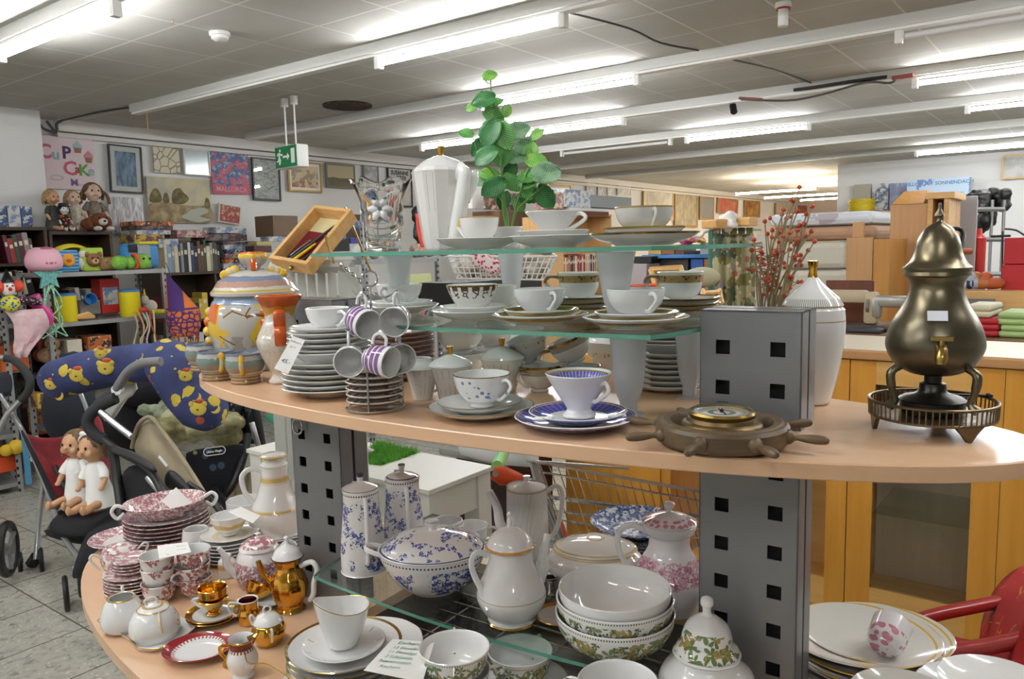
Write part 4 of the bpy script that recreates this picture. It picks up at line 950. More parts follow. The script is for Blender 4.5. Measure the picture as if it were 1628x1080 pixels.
p=P(340,985,ZL);m_gsau=deco('gold-rim saucer','E0DDD8',[{'r':(.042,.06),'col':'D9A441','metal':1}],.12);m_gcupm=deco('gold cup','D9A441',[],.14);m_gcupm.node_tree.nodes['Principled BSDF'].inputs['Metallic'].default_value=1
z=stack([(.112,.012,m_gsau,.0065,'white saucer with gold border')]*2,p,'pair under the gold cups','gold-bordered saucers','saucer','saucer')
for k in range(2):
 cup('mocha_cup','%s of the two stacked small gold cups on gold saucers'%['lower','upper'][k],(p.x+.001,p.y,z+.001+.026*k),.064,.034,m_gcupm,'cone' if k==0 else 'bell',face(p)+[2.6,1.2][k],'small gold cups',hmat=m_porc,hs=.3)
cup('mocha_cup','small gold cup lying tilted, white inside, behind the gold creamer',P(402,962,ZL)+Vector((0,0,.012)),.062,.036,m_gcupm,'round',face(p)+PI/2,'small gold cups',hmat=m_porc,tilt=(.55,.25))
cup('mocha_cup','small gold cup standing behind the tilted gold cup',P(410,955,ZL)+Vector((.01,.03,0)),.062,.036,m_gcupm,'round',2.8,'small gold cups',hmat=m_porc)
plate('saucer','white saucer leaning behind the tilted small gold cup',P(428,960,ZL)+Vector((0,.0,.004)),.08,.01,m_porc,cat='saucer',tilt=(.0,.1))
p=P(396,990,ZL);t=thing('creamer','small gold creamer with white handle between gold cup and gold sugar bowl','creamer',p,face(p))
MB().lathe(shell([(.02,0),(.022,.003),(.024,.02),(.02,.034),(.0215,.05)],.002),36,wave=(10,.02)).build('pot_body',m_gcupm,t)
MB().lathe([(.0195,.049),(.0225,.0505),(.0215,.053),(.0185,.051)],32).build('rim',m_porc,t)
handle([(-.02,.046),(-.036,.05),(-.038,.036),(-.028,.022),(-.022,.02)],.0028).build('handle',m_porc,t)
p=P(428,1022,ZL);t=thing('sugar_bowl','small gold sugar bowl with white looped lid and white handles','sugar bowl',p,face(p)+.15)
MB().lathe(shell([(.024,0),(.026,.004),(.03,.012),(.034,.024),(.031,.036),(.027,.043)],.002),40,wave=(10,.03)).build('pot_body',m_gcupm,t)
MB().lathe(prof([(0,.043),(.0275,.044),(.027,.05),(.02,.058),(.009,.063),(0,.064)],3),32).build('lid',m_porc,t)
MB().tube([(.007*math.cos(a*PI/8),0,.071+.007*math.sin(a*PI/8))for a in range(16)],.0024,8,closed=True).build('lid_loop',m_porc,t)
MB().tube(cr([(0,-.028,.04),(0,-.043,.046),(0,-.045,.035),(0,-.036,.018)],4),.0026,8).build('handle',m_porc,t)
MB().tube(cr([(-.022,.0,.05),(-.03,.0,.066),(-.034,.0,.06),(-.03,0,.045)],4),.0024,8).build('handle',m_porc,t)
m_fl=deco('flower spray pot','E2E2E0',[{'a':(-.55,.15),'z':(.015,.05),'vor':(110,.42),'mask':(30,.42),'col':'B4643A'},{'a':(-.4,.1),'z':(.02,.05),'vor':(140,.3),'col':'7A3E62'},{'z':(.0655,.0675),'col':'B9A070'}],.08)
p=P(232,1012,ZL);t=thing('tray','white lobed porcelain tray with gold edge at the front left rim','tray',p,0)
tp=cr([tuple(Vector(P(x,y,ZL)-p))for x,y in[(160,994),(173,1003),(205,1020),(223,1037),(262,1034),(304,1008),(306,998),(290,990),(250,975),(200,978),(180,988)]],4,True)
b=MB();b.poly([(q.x*.9,q.y*.9)for q in tp],0,.003)
rim=[Vector((q.x,q.y,.009))for q in tp];inn_=[Vector((q.x*.9,q.y*.9,.003))for q in tp];lo_=[Vector((q.x*.9,q.y*.9,0))for q in tp]
n=len(tp);b.add(rim+inn_+lo_,[(i,(i+1)%n,n+(i+1)%n,n+i)for i in range(n)]+[(i,(i+1)%n,2*n+(i+1)%n,2*n+i)for i in range(n)])
b.build('tray_body',m_porc,t)
MB().tube([q+Vector((0,0,.0008))for q in rim],.0009,5,closed=True).build('gold_edge',m_goldp,t)
p=P(197,998,ZL+.0035);t=thing('creamer','round white lidless creamer with flower spray, left one on the lobed tray','creamer',p,face(p)-.1)
MB().lathe(shell([(.036,0),(.038,.003),(.044,.014),(.042,.036),(.034,.056),(.026,.067)],.0025),40,sx=1).build('pot_body',m_fl,t)
handle([(0,0)]*2,.001)if False else None
MB().tube(cr([(0,.026,.066),(0,.034,.078),(0,.04,.07),(0,.044,.05)],4),.003,8).build('handle',m_porc,t)
MB().tube([(.0265*math.cos(a*PI/16),.0265*math.sin(a*PI/16),.0675)for a in range(32)],.0012,5,closed=True).build('gold_rim',m_goldp,t)
p=P(247,1011,ZL+.0035);t=thing('sugar_bowl','round white covered sugar bowl with orange flowers and gold rib on the lobed tray','sugar bowl',p,face(p))
MB().lathe(prof([(0,0),(.041,0),(.043,.003),(.049,.016),(.047,.036),(.036,.054),(.02,.066),(0,.07)],4),44).build('pot_body',m_fl,t)
MB().tube(cr([(-.01,.0,.066),(-.014,.0,.078),(-.004,0,.083),(.006,0,.08),(.01,0,.068)],4),.0028,8).build('lid_loop',m_porc,t)
MB().tube(cr([(.01,-.03,.06),(.01,-.046,.045),(.012,-.0505,.025)],4),.0026,8).build('rib_handle',deco('gold line','D8C9A4',[],.15),t)
MB().tube([(.031*math.cos(a*PI/16),.031*math.sin(a*PI/16),.0605)for a in range(32)],.0009,5,closed=True).build('gold_rim',m_goldp,t)
m_mar=deco('maroon dish','E2E2E2',[{'r':(.05,.2),'z':(.006,.1),'col':'8E2630'},{'r':(.044,.052),'ang':(40,.2),'z':(.004,.1),'col':'A5543E'},{'r':(.066,.2),'z':(.014,.1),'col':'B9863C','metal':1}],.1)
plate('dish','oval white dish with broad maroon border at the front of the lower shelf',P(316,1040,ZL),.138,.016,m_mar,sy=.85,cat='dish')
m_mj=deco('maroon necked jug','E2E1E0',[{'z':(.056,.07),'col':'6E2020'},{'z':(.051,.057),'ang':(22,.0),'col':'8A4A2A'},{'z':(.07,.08),'col':'B08A40','metal':1}],.1)
p=P(387,1074,ZL);t=thing('creamer','small white jug with maroon gold neck and gold handle by the maroon dish','creamer',p,face(p))
MB().lathe(shell([(.021,0),(.022,.003),(.018,.008),(.026,.02),(.0285,.034),(.024,.048),(.021,.055),(.0215,.064),(.025,.073)],.0025),36).build('pot_body',m_mj,t)
handle([(-.022,.062),(-.036,.064),(-.036,.05),(-.028,.038),(-.032,.026),(-.025,.02)],.0035).build('handle',m_gold,t)
MB().tube(cr([(.016,0,.066),(.026,0,.074),(.031,0,.079)],3),[.01,.008,.006,.005,.004,.003,.003],8).build('spout',m_mj,t)
sticker(t,TR(.012,-.0285,.03)@RZ(.4)@RY(.4))
GS=1.0
m_asy=deco('grass line porcelain','E2E2E0',[{'z':(.006,.015),'r':(.055,.09),'ang':(9,.985),'col':'B4A888'}],.09)
m_asys=deco('line soup plate','E0E0DE',[{'z':(.019,.03),'r':(.0935,.11),'col':'BFA96A','metal':1}],.09)
q=D3(545,1005,1.34);p=Vector((q.x,q.y,ZL))
sp=[(.21,.022,m_porc,.0133,'white deep plate',{'deep':.8})]*7+[(.192,.02,m_asys,.0115,'white plate with thin gold rim',{'deep':.7})]*4+[(.198,.021,m_asys,.011,'gold-rimmed white plate with grass lines')]
z=stack(sp,p,'big stack by the green-lettered card','white plates at the front centre left')
plate('plate','ribbed white plate peeking out right behind the top of the front white stack',(p.x+.035,p.y+.05,z-.035),.19,.02,m_porc,wave=(60,.006))
plate('saucer','white saucer with grass lines under the wavy-rimmed cup',(p.x+.002,p.y-.004,z-.001),.14,.016,m_asy,cat='saucer')
t=thing('bowl','white cup bowl with swooping gold rim on the large front white stack','bowl',(p.x,p.y,z+.007),face(p)+.3)
vs=[];fs=[];n=44;ro=[(.0,0),(.022,0),(.025,.004),(.033,.025),(.041,.05),(.046,.074)];ri=[(.0445,.075),(.0395,.05),(.031,.025),(.022,.006),(0,.005)]
for(r,zq)in ro[1:]+ri[:-1]:
 for i in range(n):
  a=2*PI*i/n;vs.append((r*math.cos(a)*1.04,r*math.sin(a)*.95,zq*(1+.13*math.cos(a-PI)+.06*math.cos(2*a))))
m_=len(ro)-1+len(ri)-1
for j in range(m_-1):
 for i in range(n):fs.append((j*n+i,j*n+(i+1)%n,(j+1)*n+(i+1)%n,(j+1)*n+i))
fs.append(tuple(range(n-1,-1,-1)));fs.append(tuple((m_-1)*n+i for i in range(n)))
MB().add(vs,fs).build('cup_body',m_porc,t)
rimj=len(ro)-2
MB().tube([Vector(vs[rimj*n+i])+Vector((0,0,.0006))for i in range(n)],.0008,5,closed=True).build('gold_rim',m_goldp,t)
o=tag(MB().tube(cr([P(392,1075,ZL)+Vector((0,0,.05)),D3(395,1055,1.32),D3(425,1056,1.27),D3(460,1078,1.22),D3(478,1100,1.2)],5),.0014,6).build('wire_hanger',m_goldp),'thin golden wire loop in front of the little maroon jug','wire')
m_lf=[{'z':(.01,.05),'fl':(48,.62,5),'mask':(18,.36),'col':'74845A'},{'z':(.012,.048),'fl':(70,.6,5),'mask':(24,.47),'col':'566A44'},{'z':(.012,.048),'fl':(62,.5,3),'mask':(13,.5),'col':'A59560'}]
m_soup=deco('leaf soup cup','E2E2DE',m_lf+[{'z':(.0515,.0535),'ang':(90,0),'col':'5A5A50'}],.09)
m_leafpl=deco('leaf plate','E2E2DE',[{'r':(.078,.11),'z':(.006,.1),'vor':(60,.32),'col':'7E9A50'},{'r':(.102,.104),'col':'8E9A70'}],.1)
g='leaf-patterned soup cups'
q=D3(722,1027,1.285);p=Vector((q.x,q.y,ZL))
z=stack([(.205,.02,m_leafpl,.0118,'white scalloped leaf-rimmed plate',{'wave':(24,.012)})]*6+[(.15,.014,m_leafpl,.009,'white leaf saucer')]*1,p,'pile under the left soup cups','leaf plates')
plate('plate','scalloped plate with light green leaf rim under the written card',(p.x-.105,p.y-.03,ZL+.075),.2,.02,m_leafpl,wave=(24,.012))
plate('plate','lower scalloped plate with leaf rim under the written card',(p.x-.105,p.y-.03,ZL+.058),.2,.02,m_leafpl,wave=(24,.012))
plate('plate','lowest scalloped plate with leaf rim under the written card',(p.x-.105,p.y-.03,ZL+.041),.2,.02,m_leafpl,wave=(24,.012))
cup('soup_cup','leaf-patterned soup cup under the left top one',(p.x,p.y,z+.002),.118,.056,m_soup,'bell',-2.9,g,two=True,hs=.2,hr=.0045)
cup('soup_cup','leaf-patterned soup cup, leftmost of the three with handle to the front',(p.x,p.y,z+.042),.118,.056,m_soup,'bell',-1.5,g,two=True,hs=.2,hr=.0045)
q=D3(827,1045,1.39);p=Vector((q.x,q.y,ZL))
stack([(.16,.014,m_leafpl,.0095,'white leaf saucer')]*6,(p.x+.004,p.y,ZL),'pile under the middle soup cup','leaf saucers','saucer','saucer')
cup('soup_cup','leaf-patterned soup cup, middle one of the three at the bottom edge',(p.x,p.y,ZL+.0575),.117,.06,m_soup,'bell',-2.1,g,two=True,hs=.2,hr=.0045)
q=D3(982,1064,1.16);p=Vector((q.x,q.y,ZL))
cup('soup_cup','lower leaf-patterned soup cup of the right pair at the bottom edge',(p.x,p.y,ZL+.085),.12,.058,m_soup,'bell',2.9,g,two=True,hs=.2,hr=.0045)
cup('soup_cup','leaf-patterned soup cup, rightmost of the three at the bottom edge',(p.x,p.y,ZL+.127),.12,.058,m_soup,'bell',-.25,g,two=True,hs=.2,hr=.0045)
stack([(.16,.014,m_porc,.0095,'white saucer')]*9,(p.x,p.y,ZL),'pile under the right pair of soup cups','white saucers under the soup cups','saucer','saucer')
o=card('note_card','white card with green handwriting lying on leaf plates by the soup cups',[D3(624,1016,1.33),D3(690,1022,1.32),D3(672,1085,1.22),D3(578,1066,1.24)],m_card,lines=[('Eschenb.',.5,.1,.0125),('12 Essteller',.5,.26,.010),('11 Fleischpl.',.5,.4,.010),('2 Schüsseln',.5,.54,.010),('Suppentassen',.5,.68,.010),('Kuchent.',.5,.84,.010)],ink=m_inkg)
m_jarb=deco('leaf jar','E2E2E0',[],.08)
m_jarl0=None and deco('unused','E0E0DE',[{'z':(.15,.18),'fl':(50,.66,5),'mask':(18,.38),'col':'66784A'},{'z':(.155,.178),'fl':(60,.5,3),'mask':(16,.5),'col':'A08E4E'},{'z':(.145,.1475),'ang':(100,0),'col':'55554C'}],.08)
q=D3(1124,950,1.22);p=Vector((q.x,q.y,ZL));zt_=q.z
H=zt_-ZL
t=thing('lidded_jar','white jar with domed leaf-patterned lid before the right upright','jar',p,face(p)+.2)
s_=H/.218
m_jarl=deco('leaf jar lid','E0E0DE',[{'z':(.149*s_,.18*s_),'fl':(44,.66,5),'mask':(18,.45),'col':'66784A'},{'z':(.153*s_,.178*s_),'fl':(55,.55,3),'mask':(16,.48),'col':'A08E4E'},{'z':(.144*s_,.147*s_),'ang':(100,0),'col':'55554C'}],.08)
MB().lathe([(r*.98,z*s_)for r,z in prof([(0,0),(.045,0),(.05,.008),(.06,.04),(.073,.085),(.077,.108),(.071,.123),(.056,.134),(.049,.143),(.051,.147),(0,.147)],4)],48,wave=(8,.01)).build('jar_body',m_jarb,t)
MB().lathe([(r*.94,z*s_)for r,z in prof([(0,.143),(.05,.144),(.053,.148),(.052,.153),(.043,.16),(.041,.17),(.034,.183),(.018,.193),(.008,.197),(.0075,.205),(.011,.21),(.009,.217),(0,.22)],4)],48,wave=(8,.012)).build('lid',m_jarl,t)
GS=.91
m_bowl=deco('leaf bowl','DFDFDB',[{'z':(.02,.068),'fl':(36,.66,5),'mask':(14,.36),'col':'74845A'},{'z':(.024,.066),'fl':(52,.6,5),'mask':(20,.45),'col':'526642'},{'z':(.024,.066),'fl':(46,.5,3),'mask':(10,.5),'col':'A39258'},{'z':(.0745,.0775),'r':(.1,.2),'ang':(140,0),'col':'4C4C46'}],.1)
p=P(978,1036,ZG)
BW=[(.048,0),(.05,.004),(.07,.014),(.095,.035),(.108,.06),(.111,.08)]
for k,(dz,sc_,lab)in enumerate([(0,1,'lowest'),(.026,.985,'middle'),(.042,.94,'smaller innermost')]):
 t=thing('serving_bowl','%s of the three nested leaf-patterned bowls on the lower glass'%lab,'bowl',(p.x,p.y,ZG+dz+.001),k*.7,'nested leaf-patterned serving bowls')
 MB().lathe(shell([(r*sc_,z)for r,z in BW],.0035),56).build('bowl_body',m_bowl if k<2 else m_porc,t)
def bluefl(nm,zs,extra=()):
 L_=[]
 for(a,b_,sc)in zs:L_+=[{'z':(a,b_),'fl':(sc*1.2,.52,6),'mask':(sc*.42,.56),'col':'7A84BC'},{'z':(a,b_),'fl':(sc*2.3,.55,3),'mask':(sc*.42,.53),'col':'3A4A86'},{'z':(a,b_),'fl':(sc*1.5,.5,5),'mask':(sc*.36,.56),'col':'4A58A0'}]
 return deco(nm,'E1DFDD',L_+list(extra),.09)
m_bpot=bluefl('blue flower pot',[(.01,.185,52)],[{'z':(.1905,.1945),'col':'E1DFDD'},{'z':(.189,.1935),'ang':(44,-.1),'col':'3A3F50'}])
for k,(x,y,s_,lab)in enumerate([(579,905,1.0,'tall white coffee pot with blue flowers, left one next to the left upright'),(644,880,.98,'tall white coffee pot with blue flowers, right one set further back')]):
 p=P(x,y,ZG);t=thing('coffee_pot',lab,'coffee pot',p,face(p)+.15,'blue-flowered coffee pots')
 MB().lathe([(r*s_,z*s_)for r,z in prof([(0,0),(.05,0),(.0525,.004),(.0535,.03),(.051,.08),(.044,.14),(.042,.18),(.0435,.198),(.044,.201),(.04,.2),(0,.2)],4)],48).build('pot_body',m_bpot,t)
 MB().lathe([(r*s_,z*s_)for r,z in[(0,.199),(.0405,.2),(.041,.203),(.034,.207),(.015,.213),(.0065,.216),(.0065,.222),(.0085,.229),(.009,.235),(0,.236)]],36).build('lid',m_cream if False else deco('blue flower pot lid','DDD8D4',[{'z':(.228,.236),'col':'3E4460'},{'z':(.1995,.2015),'col':'555A70'}],.1),t)
 MB().tube(cr([(.0,-.04*s_,.178*s_),(.0,-.062*s_,.186*s_),(0,-.07*s_,.16*s_),(0,-.07*s_,.09*s_),(0,-.066*s_,.045*s_),(0,-.052*s_,.035*s_)],5),.0075,10,flat=.75).build('handle',m_porc,t)
 MB().tube(cr([(0,.045,.1),(0,.065,.15),(0,.078,.195)],4),[.014,.013,.012,.011,.01,.01,.009,.008,.008],10).build('spout',m_porc,t)
p=P(690,936,ZG);t=thing('soup_tureen','large oval white tureen with blue flowers, lid and two end handles on the lower glass','tureen',p,face(p)-.12)
MB().lathe(shell([(.052,0),(.055,.003),(.075,.015),(.1,.045),(.116,.08),(.12,.094),(.121,.097)],.004),60,sy=.86).build('bowl_body',bluefl('blue flower tureen',[(.012,.074,40)],[{'z':(.085,.0895),'ang':(80,-.1),'col':'3A4054'}]),t)
MB().lathe(prof([(0,.094),(.112,.095),(.113,.098),(.1,.112),(.075,.125),(.04,.133),(.012,.136),(.008,.139),(.009,.146),(.014,.155),(.0145,.16),(0,.162)],3),60,sy=.86).build('lid',bluefl('blue flower lid',[(.1,.134,48)],[{'z':(.095,.0985),'col':'484E66'},{'z':(.154,.159),'ang':(30,.3),'col':'484E66'}]),t)
for s in(-1,1):
 MB().tube(cr([(s*.112,-.024,.09),(s*.14,-.018,.098),(s*.15,0,.1),(s*.14,.018,.098),(s*.112,.024,.09)],4),.006,8,flat=.6).build('handle',m_porc,t)
m_bcup=bluefl('blue flower cup b',[(.008,.04,70)],[{'z':(.045,.05),'ang':(60,0),'col':'3A3F50'}])
cup('mug','small white cup with blue flowers and dotted rim behind the tureen knob',P(713,862,ZG),.085,.06,bluefl('blue flower cup c',[(.008,.045,70)],[{'z':(.052,.0555),'ang':(60,0),'col':'3A3F50'}]),'barrel',2.5,hs=.1)
cup('teacup','plain white cup behind the right end of the blue-flowered tureen lid',P(750,868,ZG)+Vector((0,0,.0)),.088,.055,m_porc,'bell',face(p)-PI/2+1.4)
cup('teacup','white cup nested under the plain cup behind the tureen',P(735,885,ZG),.09,.05,m_bcup,'bell',1.0)
m_gr=deco('gold rim jug','DEDCDA',[{'z':(.06,.0612),'col':'8A7A5A'},{'z':(.0,.0045),'col':'C4A254','metal':1},{'z':(.152,.1575),'col':'C08A3C','metal':0}],.09)
p=P(814,985,ZG);t=thing('coffee_pot','bulbous white coffee pot with gold rims, curled handle to the left','coffee pot',p,face(p))
MB().lathe(prof([(0,0),(.048,0),(.05,.004),(.045,.01),(.06,.025),(.071,.05),(.068,.072),(.055,.1),(.045,.128),(.044,.15),(.049,.158),(0,.158)],4),52).build('pot_body',m_gr,t)
MB().lathe(prof([(0,.156),(.046,.157),(.047,.161),(.04,.176),(.024,.19),(.01,.196),(.005,.2),(.006,.208),(.003,.216),(0,.218)],3),44).build('lid',deco('gold rim lid','DBD8D6',[{'z':(.157,.1605),'col':'C08A3C'}],.09),t)
MB().tube(cr([(0,0,.195),(.007,0,.204),(.003,0,.214),(-.003,0,.222),(.002,0,.226)],4),.003,8).build('lid_curl',m_porc,t)
MB().tube(cr([(-.045,-.01,.143),(-.068,-.02,.152),(-.078,-.026,.135),(-.074,-.026,.11),(-.06,-.03,.08),(-.05,-.04,.055),(-.045,-.052,.045)],4),.0065,10,flat=.7).build('handle',m_porc,t)
MB().tube(cr([(.05,.02,.07),(.066,.025,.1),(.068,.028,.13),(.078,.034,.166)],5),[.018]*3+[.015]*3+[.012]*3+[.01]*3+[.008]*4,12).build('spout',m_porc,t)
m_rib=deco('ribbed pot','DCDAD6',[{'z':(.185,.188),'col':'B7A47A'}],.15,bump=(90,.6))
p=P(840,895,ZG);t=thing('coffee_pot','tall cylindrical ribbed white coffee pot standing behind the bulbous one','coffee pot',p,face(p))
MB().lathe(prof([(0,0),(.048,0),(.052,.005),(.053,.03),(.05,.1),(.048,.186),(.044,.186),(0,.185)],4),60).build('pot_body',m_rib,t)
MB().lathe([(0,.184),(.045,.186),(.045,.19),(.03,.195),(.01,.2),(.005,.203),(.005,.208),(.009,.216),(0,.218)],36).build('lid',m_porc,t)
handle([(.047,.176),(.07,.19),(.084,.175),(.082,.13),(.068,.08),(.052,.06)],.006,.8).build('handle',m_porc,t)
MB().tube(cr([(-.05,0,.07),(-.066,0,.1),(-.072,0,.14),(-.09,0,.18)],4),[.016,.015,.014,.013,.0125,.012,.0115,.011,.0105,.01,.0095,.009,.009],12).build('spout',m_porc,t)
m_wt=deco('woven edge tureen','D8D6D0',[{'z':(.07,.08),'ang':(160,.1),'col':'B5B0A6'},{'z':(.092,.0945),'col':'C8B078','metal':0}],.1)
p=P(947,940,ZG);t=thing('soup_tureen','white oval tureen with flat lid and thin gold lines behind the leaf bowls','tureen',p,face(p)-.1)
MB().lathe(shell([(.06,0),(.064,.005),(.098,.035),(.108,.06),(.104,.08),(.086,.096)],.004),56,sy=.75).build('bowl_body',m_wt,t)
MB().lathe([(0,.094),(.088,.096),(.092,.1),(.09,.104),(.074,.109),(.07,.113),(.035,.121),(0,.123)],56,sy=.75).build('lid',deco('tureen lid','D8D6D0',[{'z':(.1035,.1055),'col':'C8B078'},{'z':(.12,.122),'r':(.015,.02),'col':'C8B078'}],.1),t)
MB().tube(cr([(-.016,0,.12),(-.014,0,.128),(0,0,.131),(.014,0,.128),(.016,0,.12)],4),.003,8).build('lid_handle',m_porc,t)
for s in(-1,1):
 MB().tube(cr([(s*.098,-.034,.058),(s*.118,-.036,.062),(s*.124,-.01,.064),(s*.116,.02,.062),(s*.1,.03,.058)],4),.0055,8).build('handle',m_porc,t)
m_blos=deco('pink blossom pot','DEDADA',[{'z':(.07,.115),'wob':(40,.016),'fl':(75,.75,5),'col':'C99AA8'},{'z':(.075,.11),'wob':(40,.02),'fl':(120,.6,5),'mask':(26,.4),'col':'A8627C'}],.09)
p=P(1064,965,ZG);t=thing('coffee_pot','white coffee pot with pink blossom belt and ring handle beside the right upright','coffee pot',p,face(p))
MB().lathe(prof([(0,0),(.056,0),(.066,.01),(.078,.045),(.076,.075),(.058,.105),(.044,.13),(.042,.155),(.047,.162),(.052,.168),(.052,.186),(0,.186)],4),52).build('pot_body',m_blos,t)
MB().lathe(prof([(0,.185),(.052,.186),(.052,.19),(.035,.198),(.015,.204),(.006,.208),(.006,.212),(.011,.218),(.011,.225),(0,.23)],3),40).build('lid',deco('blossom lid','DEDADA',[{'z':(.188,.198),'vor':(90,.5),'col':'BE8494'}],.09),t)
handle([(-.05,.165),(-.08,.175),(-.104,.155),(-.104,.12),(-.09,.09),(-.07,.075)],.0065,.8).build('handle',m_porc,t)
GS=1.0
m_blpl=deco('blue print plate','C9CCD2',[{'noise':(60,.48),'col':'6C7C9C'},{'noise':(120,.55),'col':'3A4A74'}],.12)
p=SU(1003,.36,ZG);p.z=ZL
z=stack([(.19,.014,m_blpl,.0095,'plate with blue print')]*14,p+SY*.07,'stack behind the blossom pot','blue print plates behind the tureen')
plate('dish','oval dish with blue and white print on top of the blue stack',p+SY*.07+SX*-.02+Vector((0,0,z-ZL)),.23,.026,m_blpl,cat='dish')
GS=.91
t=thing('metal_jug','small dark silver jug between the bulbous pot and the leaf bowls','jug',P(874,955,ZG),0)
MB().lathe(shell([(.014,0),(.016,.003),(.024,.02),(.018,.045),(.02,.055)],.002),28).build('pot_body',m_chrome,t)
plate('saucer','white gold saucer glimpsed left of the leaf bowls',P(888,985,ZG),.1,.012,m_gsau,cat='saucer')
GS=1.0
m_gpl=deco('gold rim platter','CFCDC6',[{'r':(.118,.1215),'z':(.01,.1),'col':'C9A23E'},{'r':(.131,.14),'z':(.01,.1),'col':'C9A23E'}],.12)
m_dish2=deco('gold rim plate b','C9C7C0',[{'r':(.094,.11),'z':(.01,.1),'col':'C9A23E'}],.12)
q=D3(1376,1008,1.38);p=Vector((q.x,q.y,ZL))
n_=max(1,int((q.z-ZL-.018)/.0125))
z=stack([(.276,.02,m_gpl,(q.z-ZL-.018)/n_,'large gold-rimmed platter',{'sy':.9})]*(n_),p,'stack under the tipped cup','gold-rimmed platters')
plate('dish','large gold-rimmed platter carrying a price sticker and the tipped cup',(p.x-.01,p.y,z),.268,.02,m_gpl,cat='dish',sy=.9)
plate('dish','gold-rimmed dish peeking out behind the platter with the tipped cup',(p.x+.03,p.y+.025,z-.011),.26,.02,m_gpl,cat='dish',sy=.9)
c=thing('teacup','white and pink cup lying tipped over on the gold-rimmed platter','cup',D3(1412,1010,1.33),0)
MB().lathe(shell([(.022,0),(.024,.003),(.03,.012),(.0315,.04),(.032,.055)],.0025),36,TR(0,0,-.028)).build('cup_body',deco('tipped cup','D9D5D6',[{'z':(-.03,.0),'vor':(80,.5),'mask':(30,.42),'col':'B77A8C'}],.1),c)
handle([(.031,.016),(.048,.018),(.05,.0),(.04,-.014),(.03,-.014)],.003).build('handle',m_porc,c)
c.rotation_euler=(math.radians(-20),math.radians(62),math.radians(25))
c.location.z=z+.04
q=D3(1305,998,1.23);p=Vector((q.x,q.y,ZL))
plate('saucer','white saucer at the foot of the right upright',p,.1,.012,m_porc,cat='saucer')
cup('mocha_cup','small pink-rimmed white cup half hidden by the right upright',p+Vector((0,0,.006)),.05,.06,deco('pink rim cup','DCD6D6',[{'z':(.045,.07),'vor':(80,.5),'col':'C08090'}],.1),'cyl',0)
q=D3(1585,1112,1.15);p=Vector((q.x,q.y,ZL))
m_bluerim=deco('blue grey rim plate','DADADA',[{'r':(.088,.104),'z':(.01,.1),'vor':(60,.3),'col':'8A93AC'}],.1)
zc=max(q.z-ZL-.02,.02)
z=stack([(.224,.02,m_bluerim,zc/5,'white plate with faint blue rim')]*6,p,'stack at bottom right corner','white plates at the bottom right corner')
plate('dish','smaller white dish on top of the bottom right stack',(p.x,p.y,z+.002),.16,.018,m_porc,cat='dish')
q=D3(1440,1106,1.13);p=Vector((q.x,q.y,ZL))
plate('dish','dark grey bowl with yellow gold rim at the bottom edge right of centre',(p.x,p.y,q.z-.02),.15,.02,m_dish2,cat='dish')
plate('dish','stacked grey dish directly below the yellow-rimmed one',(p.x,p.y,q.z-.035),.15,.02,m_dish2,cat='dish')
GS=1.0
# ================================================================ LEFT WALL PICTURES
m_blackf=M('black frame','1C1C1E',.4);m_goldf=M('gilt frame','A8854A',.4,.3);m_mount=M('white mount','E4E2DC',.6);m_greyf=M('grey frame','77736C',.5);m_whitef=M('white frame','DCDAD4',.5)
m_pglass=thin_glass('picture glass','F6F8F8',.03)
def pic(label,x0,y0,x1,y1,art,frame=None,fw=.02,mount=0,rot=0,r=7.37,name='picture',cat='picture',t=.022,glass=False,group=None,extra=None):
 w0,z0=PR(x0,y0,r);w1,z1=PR(x1,y1,r)
 if extra=='corner':pass
 W_,H_=abs(w1-w0),abs(z0-z1)
 o=thing(name,label,cat,RW(r,(w0+w1)/2,(z0+z1)/2),ROT_LEFT,group)
 a,b=W_/2,H_/2;T=Matrix.Rotation(rot,4,'Y')
 k=fw if frame else 0
 MB().box(-a+k,a-k,-t*.6,.0,-b+k,b-k,T).build('artwork',art if not mount else m_mount,o,smooth=False)
 if mount:MB().box(-a+k+mount,a-k-mount,-t*.6-.002,-t*.6,-b+k+mount,b-k-mount,T).build('print',art,o,smooth=False)
 if frame:
  f=MB()
  for q in((-a,a,b-k,b),(-a,a,-b,-b+k),(-a,-a+k,-b+k,b-k),(a-k,a,-b+k,b-k)):f.box(q[0],q[1],-t,0,q[2],q[3],T)
  f.build('frame',frame,o,smooth=False)
 if glass:MB().box(-a+k,a-k,-t*.8,-t*.75,-b+k,b-k,T).build('picture_glass',m_pglass,o,smooth=False)
 return o,a,b
def lettering(parent,txt,size,x,z,mat,y=-.016,name='lettering',rot=0,T0=None):
 tv,tf=text_mesh(txt,size,.001,True)
 T=(T0 or Matrix.Identity(4))@TR(x,y,z)@Matrix.Rotation(rot,4,'Y')@RX(PI/2)
 return MB().add(tv,tf,T).build(name,mat,parent,smooth=False)
o,a,b=pic('pink square canvas with the words CuP CaKe and two cupcakes',57,214,152,303,M('pale pink canvas','DFCDD0',.7))
tt=[('C',-.2,.09,.17,'C8647E'),('u',-.1,.07,.13,'8FB0B8'),('P',.0,.09,.15,'4E3466'),('C',.02,-.05,.17,'C8647E'),('a',.09,-.05,.1,'B03A3A'),('K',.15,-.06,.14,'5E9A4A'),('e',.22,-.06,.12,'8FA8B4'),('M',.05,-.175,.085,'7E6A9A'),('m m . .',.14,-.19,.035,'C8A0B4')]
for ch,x,z,s_,c_ in tt:lettering(o,ch,s_,x*a/.235*.92,z*b/.225*.95,M('letter '+c_,c_,.7))
